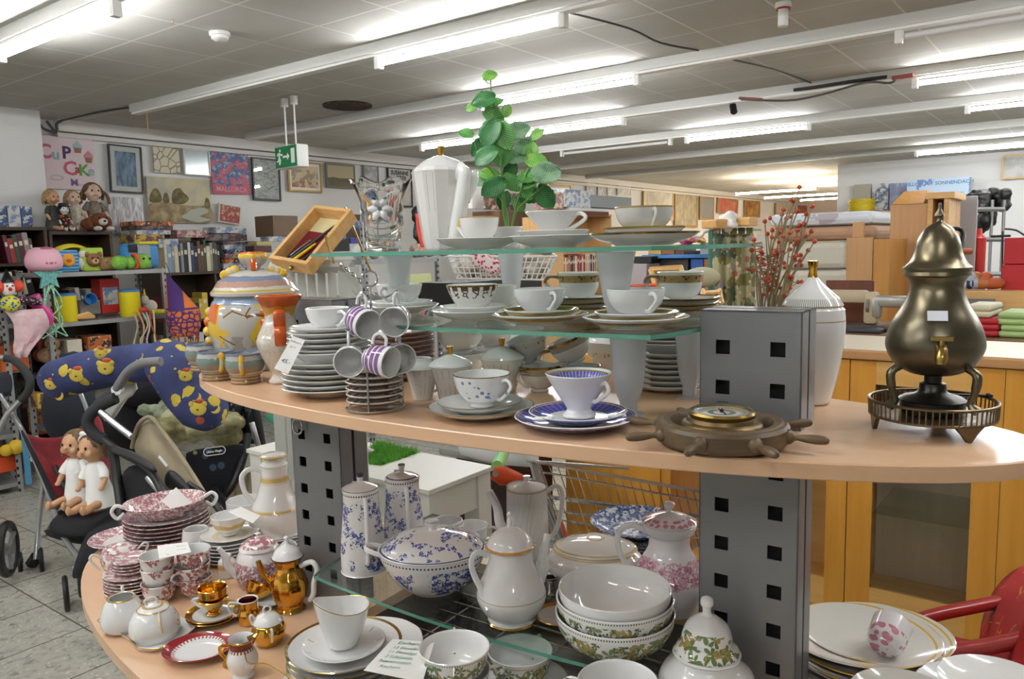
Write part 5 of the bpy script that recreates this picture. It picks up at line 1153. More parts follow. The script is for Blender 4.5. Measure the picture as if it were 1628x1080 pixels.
for(x,z,c_,nm)in((.1,.14,'9FC0C8','cupcake_motif'),(.19,.06,'C88A96','cupcake_motif')):
 x*=a/.235;z*=b/.225
 MB().poly([(-.032,0),(-.024,-.045),(.024,-.045),(.032,0)],0,.002,TR(x,-.016,z)@RX(PI/2)).build('cake_motif',M('cake brown','9A6A50',.7),o,smooth=False)
 MB().poly([(-.042,0),(-.036,.025),(-.015,.045),(0,.062),(.015,.045),(.036,.025),(.042,0)],0,.002,TR(x,-.016,z)@RX(PI/2)).build('icing_motif',M('icing '+c_,c_,.7),o,smooth=False)
MB().tube([(-.1*a/.235+.055*math.cos(q*PI/8),-.016,-.13*b/.225+.02*math.sin(q*PI/8))for q in range(16)],.003,5,closed=True).build('cup_motif',M('pale grey line','C4BCC0',.7),o)
pic('black-framed print of blue drooping flowers on white mount',169,229,228,308,patmat('blue flower art',[(.3,'3E5A3C'),(.45,'6E8AA0'),(.55,'8FA6C4'),(.7,'A9B9CE')],9,4,.6,vec=(3,1,1)),m_blackf,.014,.045,.02,glass=True)
pic('square picture of pale white pebbles',242,233,286,277,deco('pebble art','D2CCB6',[{'edge':(11,.05),'col':'8E8668'}],.6,0))
pic('white-framed picture with silvery reflections right of the pebbles',289,236,334,281,M('silver reflection','C4C6C8',.15,.6),m_whitef,.014,glass=True)  # shiny silver sheet stands in for reflections on the picture glass
o,a,b=pic('red and blue abstract poster with the word MALLORCA',333,241,397,310,deco('red blue art','C2566A',[{'z':(-.13,.3),'wob':(9,.2),'noise':(15,.49),'col':'3E5E8E'},{'z':(-.1,.3),'noise':(30,.57),'col':'8EA6B8'}],.5,0),rot=-.03)
lettering(o,'MALLORCA',.07,0,-b*.78,M('pink letters','D8A0AC',.6))
pic('black-framed line drawing behind glass above the tilted red picture',398,250,446,320,patmat('line drawing art',[(.45,'D6D6D4'),(.5,'8E8C8A'),(.53,'D8D6D2'),(.7,'C6B8A4')],8,5,.6,vec=(1,1,2)),m_blackf,.018,glass=True,rot=.015)
o,a,b=pic('large landscape painting with trees, cream sky and a pale winding river',231,280,336,355,patmat('sky art',[(.3,'9CA4A8'),(.5,'C8BF9E'),(.7,'D8D0B4')],4,4))
def blobpoly(parent,pts,mat,nm,y,k=4):
 q=cr([(x*a,0,z*b)for x,z in pts],k,True);MB().poly([(p_.x,p_.z)for p_ in q],0,.001,TR(0,y,0)@RX(PI/2)).build(nm,mat,parent,smooth=False)
blobpoly(o,[(-.97,-.2),(-.4,-.12),(.1,-.2),(.6,-.22),(.97,-.25),(.97,-.95),(0,-.97),(-.97,-.95)],patmat('ground art',[(.3,'6E6244'),(.5,'A08C66'),(.7,'C4B290')],10,4),'painted_ground',-.0145)
blobpoly(o,[(.35,-.4),(.75,-.3),(.9,-.5),(.6,-.7),(.97,-.85),(.5,-.95),(.0,-.75),(.2,-.55)],M('river art','B9BCAE',.6),'painted_river',-.0155)
m_treeart=patmat('tree art',[(.35,'4E4A2C'),(.55,'6E6638'),(.7,'8E7E48')],22,4)
for pts in([(-.95,-.1),(-.9,.25),(-.75,.5),(-.62,.3),(-.6,-.1)],[(-.55,-.1),(-.5,.25),(-.4,.3),(-.35,-.1)],[(-.25,-.12),(-.2,.4),(0,.55),(.12,.35),(.28,.1),(.1,-.15)],[(.78,-.25),(.85,.15),(.95,.05),(.96,-.3)]):
 blobpoly(o,pts,m_treeart,'painted_tree',-.0155,3)
pic('picture still wrapped in crinkled clear foil below the blue flower print',170,313,230,372,patmat('foil',[(.35,'8E8E90'),(.5,'C4C4C6'),(.62,'F0F0F2')],5,5,.12,vec=(7,1,1.2),dist=1.5))
pic('small red picture hung crooked below the red and blue poster',345,325,382,356,deco('small red art','9A4238',[{'noise':(30,.55),'col':'C4B088'},{'noise':(50,.6),'col':'C8502E'}],.5,0),m_whitef,.012,rot=.13)
pic('gilt-framed picture of three muted figures right of the exit sign',455,255,511,307,deco('three figures art','CDBE98',[{'z':(-.12,.08),'noise':(16,.5),'col':'A09080'},{'z':(-.12,-.05),'noise':(12,.5),'col':'A8705A'}],.6,0),m_goldf,.02,.03)
pic('grey-brown picture of a dark skyline beside the three figures',516,259,564,301,deco('skyline art','B8AE8C',[{'z':(-.2,-.02),'wob':(14,.05),'col':'6E6650'}],.6,0),m_greyf,.02)
pic('small grey-framed portrait above the crystal vase',575,261,601,292,patmat('portrait art',[(.4,'8E8E90'),(.6,'C8C8CA')],7),m_greyf,.02)
o,a,b=pic('black-framed poster with the words SUSANNE RITTER behind the crystal vase',614,265,655,330,patmat('poster art',[(.4,'BDBBB4'),(.6,'D0CEC6')],6),m_blackf,.02)
lettering(o,'SUSANNE',.075,0,b*.72,m_blackf);lettering(o,'RITTER',.075,0,b*.46,m_blackf)
pic('gilt-framed pale landscape on the far left wall above the right end of the top glass',1022,299,1070,350,patmat('pale landscape art',[(.3,'A8A49A'),(.6,'DCD6C6')],3,4),m_goldf,.05)
pic('narrow gilt-framed street view on the far wall',1072,304,1108,362,patmat('street art',[(.3,'8E8672'),(.5,'B0A688'),(.7,'CFC6A8')],5,5,vec=(2,1,1)),m_goldf,.05)
pic('glass-fronted frame with light reflections on the far wall',1112,312,1134,350,M('silver reflection','C4C6C8',.15,.6),m_goldf,.03)  # same silver sheet imitates the reflections in its glass
pic('tilted red picture in a wooden frame on the far wall',1140,311,1172,345,patmat('red art',[(.3,'B04A3C'),(.7,'D08A74')],4,4),m_goldf,.06,rot=.12)
pic('small brown picture of two pale figures on the far wall',1183,317,1207,346,patmat('two figure art',[(.4,'8E5A30'),(.6,'C89A5E')],4,4),m_goldf,.05)
pic('pale framed picture at the far end of the left wall',1232,317,1262,345,patmat('pale art',[(.3,'C8BEB0'),(.7,'E0D8CC')],3,3),m_goldf,.06)
pic('reddish picture at the far end of the left wall',1266,322,1292,345,patmat('red art2',[(.3,'A84A3C'),(.7,'C88A74')],3,4),m_whitef,.06)
pic('arched gilt mirror on the wall right of the plant',868,288,908,330,M('mirror','C8CACA',.05,.9),m_goldf,.04)
for k,(x0,x1)in enumerate([(932,946),(950,962),(965,977),(981,1002)]):
 pic('small grey picture in the row right of the plant, %s from left'%['first','second','third','fourth'][k],x0,290,x1,312,patmat('grey art',[(.4,'9EA2A4'),(.6,'D6D8D8')],7),m_whitef,.02)
 # ================================================================ LEFT SIDE FURNITURE
m_dark=wood('dark brown wood','3A2A20','4A382B',3,.5,0,10);m_pine=wood('pine wood','C99A5A','DDB478',3,.45,0,12);m_galv=M('galvanised steel','9A9C9C',.4,.6)
m_galvh=M('perforated galvanised steel','9EA0A0',.4,.5);N=NT(m_galvh);N.col(N.mix(N.math('MULTIPLY',N.math('LESS_THAN',N.math('MODULO',N.math('ADD',N.z,10),.05),.02),N.math('GREATER_THAN',N.math('MODULO',N.math('ADD',N.math('MULTIPLY',N.math('ADD',N.x,N.y),1),10),.04),.026)),'9EA0A0','2A2A2A'))
def rowbox(r,x0,y0,x1,y1,dp):
 """extent of a thing whose front lies on the wall-parallel plane r"""
 w0,z0=PR(x0,(y0+y1)/2,r);w1,_=PR(x1,(y0+y1)/2,r);_,za=PR((x0+x1)/2,y0,r);_,zb=PR((x0+x1)/2,y1,r)
 return min(w0,w1),max(w0,w1),zb,za
def boxthing(name,label,cat,r,x0,y0,x1,y1,dp,mat,lid=None,group=None,bev=.004,stripe=None):
 w0,w1,zb,za=rowbox(r,x0,y0,x1,y1,dp)
 b=MB().rbox(0,w1-w0,0,dp,0,za-zb,bev);mats=[mat]
 if stripe:b.box((w1-w0)*.12,(w1-w0)*.88,-.0015,0,(za-zb)*.25,(za-zb)*.75,mi=1);mats.append(stripe)
 o=b.build(name,mats,smooth=False);o.location=RW(r,w0,zb);o.rotation_euler[2]=ROT_LEFT
 return tag(o,label,cat,group)
def bookcase(label,r,x0,x1,ytop,yshelf,dp,mat,name='bookcase',group=None,back=True,xm=None,z0=0,uprights=()):
 w0,_=PR(x0,ytop,r);w1,zt=PR(x1,ytop,r);_,zt=PR((x0+x1)/2,ytop,r)
 t=thing(name,label,'bookcase',RW(r,w0,0),ROT_LEFT,group);W_=w1-w0
 for x in(0,W_-.022):MB().box(x,x+.022,0,dp,z0,zt).build('side_panel',mat,t,smooth=False)
 MB().box(0,W_,-.006,dp,zt,zt+.025).build('top_board',mat,t,smooth=False)
 zs=[]
 for y in yshelf:
  _,z=PR((x0+x1)/2,y,r);zs.append(z)
  MB().box(.022,W_-.022,.004,dp-.012,z-.022,z).build('shelf_board',mat,t,smooth=False)
 for ux in uprights:
  wu,_=PR(ux,ytop,r);MB().box(wu-w0-.011,wu-w0+.011,.006,dp-.012,z0,zt).build('divider',mat,t,smooth=False)
 if back:MB().box(0,W_,dp-.01,dp,z0,zt).build('back_panel',mat,t,smooth=False)
 return t,zs,zt+.025,w0,w1
BOOKC=[('red','8E2A26'),('navy blue','26365E'),('white','D8D6CE'),('dark green','2E4A36'),('cream','CFC4A4'),('black','1E1E22'),('orange','C8642C'),('brown','5E4030'),('light blue','7E9CB8'),('grey','8E8C86'),('yellow','D2B43C'),('maroon','5A2030')]
m_page=M('book pages','D9D2BE',.8)
def books(r,w0,w1,z,hmin,hmax,where,group,seed=1,pal=None,lean=0,tmin=.018,tmax=.05,dp=.17,first='leftmost'):
 random.seed(seed);w=w0+hmax*math.sin(abs(lean));k=0;pal=pal or range(len(BOOKC))
 N_=[]
 while True:
  t=random.uniform(tmin,tmax)
  if w+t>w1:break
  N_.append((w,t));w+=t+.0015
 for k,(w,t)in enumerate(N_):
  cn,ch=BOOKC[random.choice(list(pal))];h=random.uniform(hmin,hmax)
  b=MB().box(0,t,0,dp,0,h).box(t*.12,t*.88,.003,dp+.002,h,h+.0008,mi=1);b.box(t*.2,t*.8,-.0008,0,h*.6,h*.75,mi=1)
  o=b.build('book',[M('book '+cn,ch,.5),m_page],smooth=False);o.location=RW(r+.02,w+(h*math.sin(lean)if lean>0 else 0)*0,z+.001);o.rotation_euler=(0,0,ROT_LEFT)
  if lean:o.rotation_euler=(Matrix.Rotation(ROT_LEFT,3,'Z')@Matrix.Rotation(lean,3,'Y')).to_euler();o.location.z+=abs(t*math.sin(lean))if lean>0 else 0
  tag(o,'%s book, %s of %d %s'%(cn,ORDL[k],len(N_),where),'book',group)
bc,zs,zt,w0,w1=bookcase('tall dark wood bookcase at the left edge under the cupcake canvas',6.6,-30,74,366,[419,470,540],.36,m_dark)
books(6.6,PR(6,400,6.6)[0],PR(62,400,6.6)[0],zs[0],.16,.27,'in left-edge bookcase, upper row','books in the left bookcase upper row',3,pal=[4,7,6,9,0,3,11],lean=-.12)
books(6.6,PR(2,450,6.6)[0],PR(62,450,6.6)[0],zs[1],.13,.19,'in left-edge bookcase, second row','books in the left bookcase second row',4,pal=[4,7,2,9,6,0,5],lean=-.15)
books(6.6,PR(2,520,6.6)[0],PR(62,520,6.6)[0],zs[2],.15,.22,'in left-edge bookcase, third row','books in the left bookcase third row',5,pal=[4,7,6,5,1,10])
bc2,zs2,zt2,a0,a1=bookcase('dark wood bookcase carrying the dolls',6.6,78,178,373,[436,500,560],.36,m_dark)
books(6.6,PR(103,480,6.6)[0],PR(170,480,6.6)[0],zs2[1],.15,.22,'behind the yellow canisters','books behind the yellow canisters',6,pal=[4,7,9,2,1],lean=-.1)
bc3,zs3,zt3,c0,c1=bookcase('long low dark bookcase carrying the book row at centre left',6.9,254,432,435,[505,560],.36,m_dark,uprights=(343,))
books(6.9,PR(263,400,6.9)[0],PR(352,400,6.9)[0],zt3,.23,.31,'on top of the long dark bookcase','books on top of the long dark bookcase',8,pal=[1,9,2,5,8,3,4,7],tmin=.02,tmax=.045)
books(6.9,PR(258,490,6.9)[0],PR(336,490,6.9)[0],zs3[0],.15,.26,'under the book row behind the lantern','books behind the lantern',9,pal=[0,8,6,2,5,10],tmin=.03,tmax=.08)
books(6.9,PR(258,545,6.9)[0],PR(330,545,6.9)[0],zs3[1],.18,.26,'low behind the lantern tassels','books behind the lantern tassels',10,pal=[9,2,10,4,5])
def m_print(nm,base,c2,c3):return deco(nm,base,[{'noise':(14,.52),'col':c2},{'noise':(26,.58),'col':c3}],.45,0)
gm=[('orange',m_print('orange game','B5622E','3A2A22','D8B080')),('blue',m_print('blue game','35507E','C8C8C8','20283C')),('pink',m_print('pink game','9A5A6E','C8B49A','5E8A50')),('white',m_print('white game','C9C9C6','6E86AA','A8A8A6')),('dark',m_print('dark game','2E2A2E','6E6A66','8E3A30')),('yellow',m_print('yellow game','C9A83C','6E3A2A','35507E'))]
def G(i):return gm[i][1]
g='board game boxes'
for k,(x0,y0,x1,y1,c_,w_)in enumerate([(215,352,276,359,0,'topmost of the pile left'),(217,359,275,366,4,'second in the pile left'),(217,366,272,373,3,'third in the pile left'),(214,373,262,387,5,'lowest of the pile left')]):
 boxthing('game_box','%s game box, %s of the painting corner'%(gm[c_][0],w_),'game',6.95,x0,y0,x1,y1,.28,G(c_),group=g)
for k,(x0,y0,x1,y1,c_,lb)in enumerate([(281,366,330,378,2,'pink and green game box under the river painting'),(253,380,284,394,3,'white blue box leaning at the left end of the book row'),(325,372,393,383,4,'flat dark box on top of the tall books'),(344,361,372,371,3,'blue and white small box below the crooked red picture'),(372,363,392,371,3,'small white box at the right of the blue white one'),(354,384,409,389,4,'dark flat game box topmost of the colourful pile'),(357,389,409,396,3,'white game box second in the colourful pile'),(360,396,409,403,1,'light blue game box third in the colourful pile'),(358,403,408,410,2,'pinkish game box fourth in the colourful pile'),(358,410,410,418,0,'reddish game box fifth in the colourful pile'),(356,418,412,425,3,'white green game box sixth in the colourful pile'),(354,425,414,432,1,'dark blue game box lowest in the colourful pile')]):
 boxthing('game_box',lb,'game',6.93,x0,y0,x1,y1,.24,G(c_),group=g)
for(x0,y0,x1,y1,c_,lb)in[(-8,325,12,362,1,'dark blue book box at the extreme left on the tall bookcase'),(13,327,33,362,3,'white carton on the tall bookcase at the left edge'),(34,328,52,362,1,'navy and yellow upright box on the tall left bookcase')]:
 boxthing('carton',lb,'box',6.7,x0,y0,x1,y1,.12,G(c_))
 # ---- dolls
m_skin=M('doll skin','C99A74',.45);m_skinp=M('pale doll skin','D9BBA6',.4);m_hair=patmat('blond doll hair',[(.3,'8A6A44'),(.7,'C2A070')],60,3,.7);m_hairb=patmat('brown doll hair',[(.3,'4E3A28'),(.7,'7E6244')],60,3,.7)
m_eye=M('doll eye','1C1410',.2);m_lip=M('doll lip','B05A50',.5)
def doll(label,p,h,dress,hair,yaw=0,skin=None,seated=True,name='doll',hat=None,tilt=0,turn=0,legs=True,wide=1.0,bare=False,pigtails=False):
 """doll with cloth body: one continuous skin mesh, clothing, hair and face parts; local -y is the front, h = seated height"""
 skin=skin or m_skin
 t=thing(name,label,'doll',p,yaw)
 t.rotation_euler=(0,tilt,yaw)
 hr=h*.165;hz=h*.80
 b=MB();b.ball((0,0,hz),hr*.92,hr*.95,hr*1.05,16,12);b.tube([(0,0,h*.5),(0,0,hz)],hr*.38,10)
 b.ball((0,-hr*.95,hz-hr*.12),hr*.16,hr*.2,hr*.15,8,6)
 for s in(-1,1):
  b.ball((s*hr*.9,0,hz-hr*.05),hr*.14,hr*.22,hr*.28,8,6);b.ball((s*hr*.42,-hr*.68,hz-hr*.35),hr*.34,hr*.26,hr*.3,10,7)
  b.tube(cr([(s*h*.1,0,h*.56),(s*h*.19,-h*.03,h*.43),(s*h*.2,-h*.12,h*.31)],3),[h*.042]*3+[h*.036]*3+[h*.03],8);b.ball((s*h*.2,-h*.135,h*.29),h*.036,h*.042,h*.03,8,6)
  if legs:b.tube(cr([(s*h*.07,-h*.02,h*.07),(s*h*.1,-h*.2,h*.09),(s*h*.12,-h*.36,h*.055)],3),[h*.062]*3+[h*.052]*3+[h*.04],8);b.ball((s*h*.12,-h*.39,h*.085),h*.04,h*.038,h*.065,8,6)
 b.lathe([(0,0),(h*.13,h*.02),(h*.14,h*.15),(h*.1,h*.4),(h*.1,h*.52),(h*.05,h*.6),(0,h*.6)],12)
 o=b.build('doll_body',skin,t);m_=o.modifiers.new('remesh','REMESH');m_.mode='VOXEL';m_.voxel_size=h*.016;m_.use_smooth_shade=True
 c=MB().lathe([(h*.14*wide,h*.0),(h*.19*wide,h*.03),(h*.17*wide,h*.15),(h*.135,h*.36),(h*.13,h*.5),(h*.085,h*.6),(h*.05,h*.62)],18)
 if not bare:c.lathe([(h*.2,-.0),(h*.16,h*.1)],18,TR(0,-h*.06,0))
 c.build('dress',dress,t,solid=h*.012)
 for s in(-1,1):
  MB().tube(cr([(s*h*.09,0,h*.575),(s*h*.16,-h*.02,h*.49),(s*h*.19,-h*.06,h*.41)],3),[h*.055]*3+[h*.058]*3+[h*.05],10).build('sleeve',dress,t)
 hb=MB();hb.ball((0,hr*.22,hz+hr*.18),hr*1.08,hr*1.0,hr*1.02,16,10)
 random.seed(int(h*1000)+len(label))
 for k in range(26):
  a_=random.uniform(-.35,PI+.35);r_=hr*1.0
  L_=hr*random.uniform(.8,1.7)
  hb.tube(cr([(r_*.7*math.cos(a_),r_*.6*math.sin(a_)+hr*.1,hz+hr*.8),(r_*1.1*math.cos(a_),r_*.95*math.sin(a_)+hr*.1,hz+hr*.1),(r_*1.15*math.cos(a_+.2),r_*math.sin(a_+.2)+hr*.1,hz-L_*.6)],3),hr*.13,5)
 if pigtails:
  for s in(-1,1):hb.tube(cr([(s*hr*.9,0,hz+hr*.2),(s*hr*1.5,-hr*.3,hz-hr*.4),(s*hr*1.6,-hr*.6,hz-hr*1.4)],3),hr*.2,7)
 hb.build('hair',hair,t)
 for s in(-1,1):
  MB().ball((s*hr*.36,-hr*.86,hz+hr*.12),hr*.11,hr*.07,hr*.13,8,6).build('eye',m_eye,t)
 MB().tube(cr([(-hr*.2,-hr*.93,hz-hr*.42),(0,-hr*1.0,hz-hr*.5),(hr*.2,-hr*.93,hz-hr*.42)],3),hr*.045,5).build('mouth',m_lip,t)
 if hat=='hat':MB().lathe([(hr*1.5,hz+hr*.62),(hr*1.05,hz+hr*.7),(hr*.95,hz+hr*1.3),(0,hz+hr*1.5)],18).build('hat',m_black,t,solid=.003)
 if hat=='bow':MB().tube(cr([(-hr*1.0,-.1*hr,hz+hr*.3),(-hr*.7,-hr*.35,hz+hr*.9),(hr*.1,-hr*.3,hz+hr*1.22),(hr*.9,-hr*.2,hz+hr*.7),(hr*1.05,0,hz+hr*.2)],4),hr*.13,8,flat=.5).ball((-hr*.3,-hr*.35,hz+hr*1.25),hr*.3,hr*.12,hr*.18).build('hair_band',m_white,t)
 return t
def wallp(px,r,z):w,_=PR(px,360,r);return RW(r,w,z)
doll('blond curly doll in a grey coat, left one on the dark bookcase',wallp(86,6.75,zt2),.34,M('grey coat','4A4C4A',.9),m_hair,ROT_LEFT+.3)
doll('pale doll in a cream lace dress, middle one on the dark bookcase',wallp(120,6.82,zt2),.35,patmat('lace',[(.4,'B0A894'),(.6,'CFC8B4')],50),m_hair,ROT_LEFT,skin=m_skinp)
doll('tallest doll with brown plaits and grey-brown dress on the bookcase',wallp(152,6.82,zt2),.42,patmat('brown dress',[(.4,'6A6054'),(.6,'8A8070')],30),m_hairb,ROT_LEFT-.1,skin=m_skinp,pigtails=True)
doll('small harlequin doll in black hat and colourful suit before the bigger dolls',wallp(104,6.66,zt2),.22,deco('harlequin','1E1A1E',[{'vor':(40,.4),'col':'C8502E'},{'vor':(60,.3),'mask':(20,.5),'col':'D2B43C'}],.7,0),m_black,ROT_LEFT,skin=M('white face','E0DCD8',.4),hat='hat')
t=thing('plush_dog','brown and white plush dog lying in front of the tallest doll','soft toy',wallp(157,6.58,zt2),ROT_LEFT)
m_plb=patmat('brown plush',[(.3,'5E3420'),(.7,'7E4A2C')],70,2,.9);m_plw=M('white plush','D2CCC2',.9)
MB().ball((0,.05,.06),.12,.09,.06).ball((0,-.03,.09),.07,.06,.06).ball((-.07,-.02,.07),.03,.02,.05).ball((.07,-.02,.07),.03,.02,.05).build('dog_body',m_plb,t)
MB().ball((0,-.08,.075),.035,.03,.03).ball((-.05,-.09,.02),.03,.045,.02).ball((.05,-.09,.02),.03,.045,.02).build('muzzle',m_plw,t)
for s in(-1,1):MB().ball((s*.028,-.085,.105),.008).build('eye',m_eye,t)
MB().ball((0,-.11,.08),.012,.008,.009).build('nose',m_eye,t)
# ---- galvanised shelving with toys
def rack(label,R0,w0,w1,dp,zs,ztop):
 t=thing('metal_rack',label,'shelf rack',RW(R0,w0,0),ROT_LEFT,'galvanised metal racks')
 W_=w1-w0
 for x in(0,W_-.035):
  for y in(0,dp-.035):
   b=MB();s=.002
   b.box(x,x+.035,y if y==0 else y+.033,(y if y==0 else y+.033)+s,0,ztop);b.box(x if x==0 else x+.033,(x if x==0 else x+.033)+s,y,y+.035,0,ztop)
   b.build('post',m_galvh,t,smooth=False)
 for z in zs:MB().box(.002,W_-.002,.002,dp-.002,z-.03,z).build('rack_shelf',m_galv,t,smooth=False)
 return t
wa=PR(72,470,5.8)[0];wb=PR(267,470,5.8)[0]
Z1,Z2=PR(165,431,5.8)[1],PR(165,508,5.8)[1]
rack('galvanised rack with toys and two yellow canisters',5.8,wa,wb,.42,[Z1,Z2,.72,.34],Z1+.01)
wc=PR(38,780,5.73)[0]
rack('galvanised rack at the left edge with clown and orange carton',5.72,wc-.9,wc,.42,[Z1,Z2-.01,.78,.40,.07],Z1+.01)
rack('galvanised rack standing behind the red stroller',6.1,wc+.06,wa-.02,.3,[Z1-.02,Z2,.78],Z1)
def onr(px,r,z):w,_=PR(px,450,r);return RW(r,w,z)
def toy(name,label,px,r,z,cat='toy'):return thing(name,label,cat,onr(px,r,z),ROT_LEFT)
Z1+=.001;Z2+=.001
def col(c_,rg=.6):return M('paint '+c_,c_,rg)
t=toy('plush_mask','pale pink plush face with openings hanging at the rack corner',73,5.76,Z1+.09)
MB().lathe(prof([(.02,-.09),(.1,-.06),(.115,.0),(.09,.06),(.05,.085)],3),22).build('plush_body',col('D9A6B4'),t)
MB().ball((0,-.1,-.02),.045,.015,.02).ball((.0,-.05,.06),.05,.03,.03).build('opening',col('A05A74'),t)
t=toy('cloth_book','pink and yellow cloth book at the left end of the rack top',66,5.9,Z1);MB().rbox(-.07,.1,0,.04,0,.16,.01).build('cover',m_print('pink cloth','B8487A','D2B43C','8E3A6A'),t)
t=toy('cloth_book','blue cloth book with an orange duck on the rack top',112,5.88,Z1);MB().rbox(-.075,.075,0,.05,0,.155,.012).build('cover',deco('blue stripe cloth','2E7AB4',[{'zs':(260,.3),'col':'7AB0D2'}],.8,0),t)
MB().ball((0,-.004,.085),.045,.012,.048).build('duck_patch',col('E0A030'),t);MB().ball((.0,-.014,.08),.02,.008,.012).build('beak',col('D2642A'),t)
t=toy('plush_lamb','small white plush lamb between the duck book and the bear book',134,5.9,Z1);MB().ball((0,0,.06),.035,.04,.06).ball((0,-.02,.125),.03,.03,.03).build('lamb_body',m_plw,t)
t=toy('cloth_book','green cloth book with a brown bear face on the rack top',152,5.86,Z1);MB().rbox(-.075,.075,0,.05,0,.17,.012).build('cover',col('9AB83C'),t)
MB().ball((0,-.006,.08),.055,.02,.05).ball((-.045,-.004,.12),.02,.012,.02).ball((.045,-.004,.12),.02,.012,.02).build('bear_face',col('7E5634'),t);MB().ball((0,-.024,.07),.026,.012,.02).build('muzzle',col('C9A67A'),t)
for s in(-1,1):MB().ball((s*.02,-.027,.095),.006).build('eye',m_eye,t)
MB().ball((0,-.036,.075),.008).build('nose',m_eye,t)
t=toy('plush_cushion','brown plush cushion toy next to the bear book',178,5.84,Z1);MB().rbox(-.075,.075,0,.06,0,.1,.03,seg=3).build('cushion_body',m_print('brown cushion','8A6844','5E4430','A88458'),t)
t=toy('plush_caterpillar','green plush caterpillar of three balls with orange collar',212,5.82,Z1)
MB().ball((-.085,.02,.055),.062,.055,.055).ball((.0,.03,.05),.05,.05,.05).build('tail_ball',patmat('green plush',[(.3,'5E9A34'),(.7,'8AC04A')],40),t)
MB().ball((.085,.0,.06),.062,.058,.06).build('head_ball',patmat('green plush',[(.3,'5E9A34'),(.7,'8AC04A')],40),t)
MB().tube([(.035+.006*math.cos(q),.02+.05*math.cos(q*PI/6),.06+.055*math.sin(q*PI/6))for q in range(12)],.014,6,closed=True).build('collar',col('C8502A'),t)
for s in(-1,1):MB().ball((.09+s*.025,-.055,.08),.009).build('eye',m_eye,t)
t=toy('play_mat','rolled blue and grey baby play mat at the right end of the rack top',238,5.98,Z1)
MB().rbox(-.19,.11,0,.1,0,.2,.05,seg=4).build('mat_roll',col('3E86BE'),t);MB().rbox(-.08,.03,-.012,.03,.0,.19,.03,seg=3).build('grey_patch',col('8E969E'),t);MB().box(-.15,-.07,-.004,0,.13,.19).build('striped_patch',deco('striped patch','E4E4E0',[{'ang':(60,0),'col':'2A2A2A'}],.8,0),t);MB().rbox(-.06,.1,.0,.09,.19,.215,.01).build('yellow_edge',col('D9C02E'),t)
t=toy('folded_cloth','yellow cloth draped over the toys on the rack top',112,6.05,Z1+.17,'cloth')
MB().grid([[(x*.16,y*.06,.02*math.sin(x*2+1)+.012*math.cos(3*y)-.03*abs(x)**2)for x in np.linspace(-1,1,12)]for y in np.linspace(-1,1,5)]).build('cloth_body',col('D2C22A'),t,solid=.006)
MB().box(-.14,.14,-.02,.05,-.17,-.03).build('inner_box',m_dark,t)
for px,lb in((101,'yellow canister with blue lid, left one on the second rack shelf'),(204,'yellow canister with blue lid, right one on the second rack shelf')):
 t=toy('canister',lb,px,5.88,Z2,'canister')
 MB().lathe([(0,0),(.072,0),(.073,.004),(.073,.185),(0,.185)],32).build('canister_body',col('D9C81E',.35),t);MB().lathe([(.073,.185),(.0755,.186),(.0755,.2),(.07,.203),(0,.203)],32).build('lid',col('3E7EB8',.4),t)
boxthing('toy_carton','red toy carton with white picture between the yellow canisters','carton',6.0,160,443,191,498,.14,col('B52A24'),stripe=G(3))
t=toy('toy_bucket','small blue toy bucket tipped on its side on the rack',136,6.0,Z2+.13,'bucket');MB().lathe([(.0,0),(.03,0),(.042,.07),(.045,.07),(.04,.068),(.028,.004),(0,.004)],20,RX(1.3)).build('bucket_body',col('2E78B8',.4),t)
boxthing('storage_box','grey storage box with small toys behind the left canister','box',6.0,127,478,160,500,.14,col('8E8C84'))
t=toy('wooden_boat','flat wooden toy lying at the front of the second rack shelf',128,5.83,Z2,'toy');MB().tube([(-.08,0,.02),(-.03,0,.03),(.03,0,.035),(.08,0,.02)],[.008,.02,.03,.01],8,flat=.5).build('boat_body',m_pine,t)
t=toy('plush_horse','white plush unicorn with yellow horn on the rack',236,5.95,Z2);MB().ball((0,0,.06),.055,.04,.05).ball((-.045,-.01,.11),.03,.03,.04).build('horse_body',m_plw,t);MB().tube([(-.05,-.02,.15),(-.055,-.03,.2)],[.012,.002],8).build('horn',col('D9B82E'),t)
t=toy('toy_tray','flat yellow tray at the right end of the second rack shelf',248,5.9,Z2);MB().rbox(-.05,.06,0,.12,0,.03,.008).build('tray_body',col('D2C42E'),t)
t=toy('star_mobile','teal star hanging toy with green glitter ribbons at the rack corner',78,5.72,Z1-.02)
b=MB();st_=[((.1 if k%2==0 else .045)*math.cos(PI/2+k*PI/5),(.1 if k%2==0 else .045)*math.sin(PI/2+k*PI/5))for k in range(10)]
b.poly(st_,-.015,.015,RX(PI/2));b.build('star',patmat('teal glitter',[(.3,'3E7A7A'),(.6,'6EB0A8')],60),t,smooth=False)
random.seed(5)
for k in range(6):MB().tube(cr([(random.uniform(-.03,.03),0,-.06),(random.uniform(-.08,.08),-.01,-.2),(random.uniform(-.08,.08),0,-.33),(random.uniform(-.1,.1),0,-.42)],3),.005,5).build('ribbon',patmat('green ribbon',[(.3,'4EA07A'),(.6,'A8D8B8')],80),t)
t=toy('fabric_lantern','orange and purple pointed fabric lantern hanging from the rack end',284,5.62,.98)
t.location=onr(288,5.62,PR(288,492,5.62)[1])
m_lan=deco('lantern cloth','D2702A',[{'z':(-.3,.0),'edge':(22,.12),'col':'4A2E6E'},{'z':(.155,.3),'a':(-3.2,-1.9),'col':'4A2E6E'},{'z':(.0,.012),'col':'4A2E6E'},{'z':(-.1,-.09),'col':'4A2E6E'}],.8,0)
m_lanc=deco('lantern cone','D8762E',[{'a':(-3.2,-2.0),'col':'4A2E6E'},{'a':(-.7,.6),'col':'4A2E6E'},{'z':(.0,.015),'col':'4A2E6E'}],.8,0)
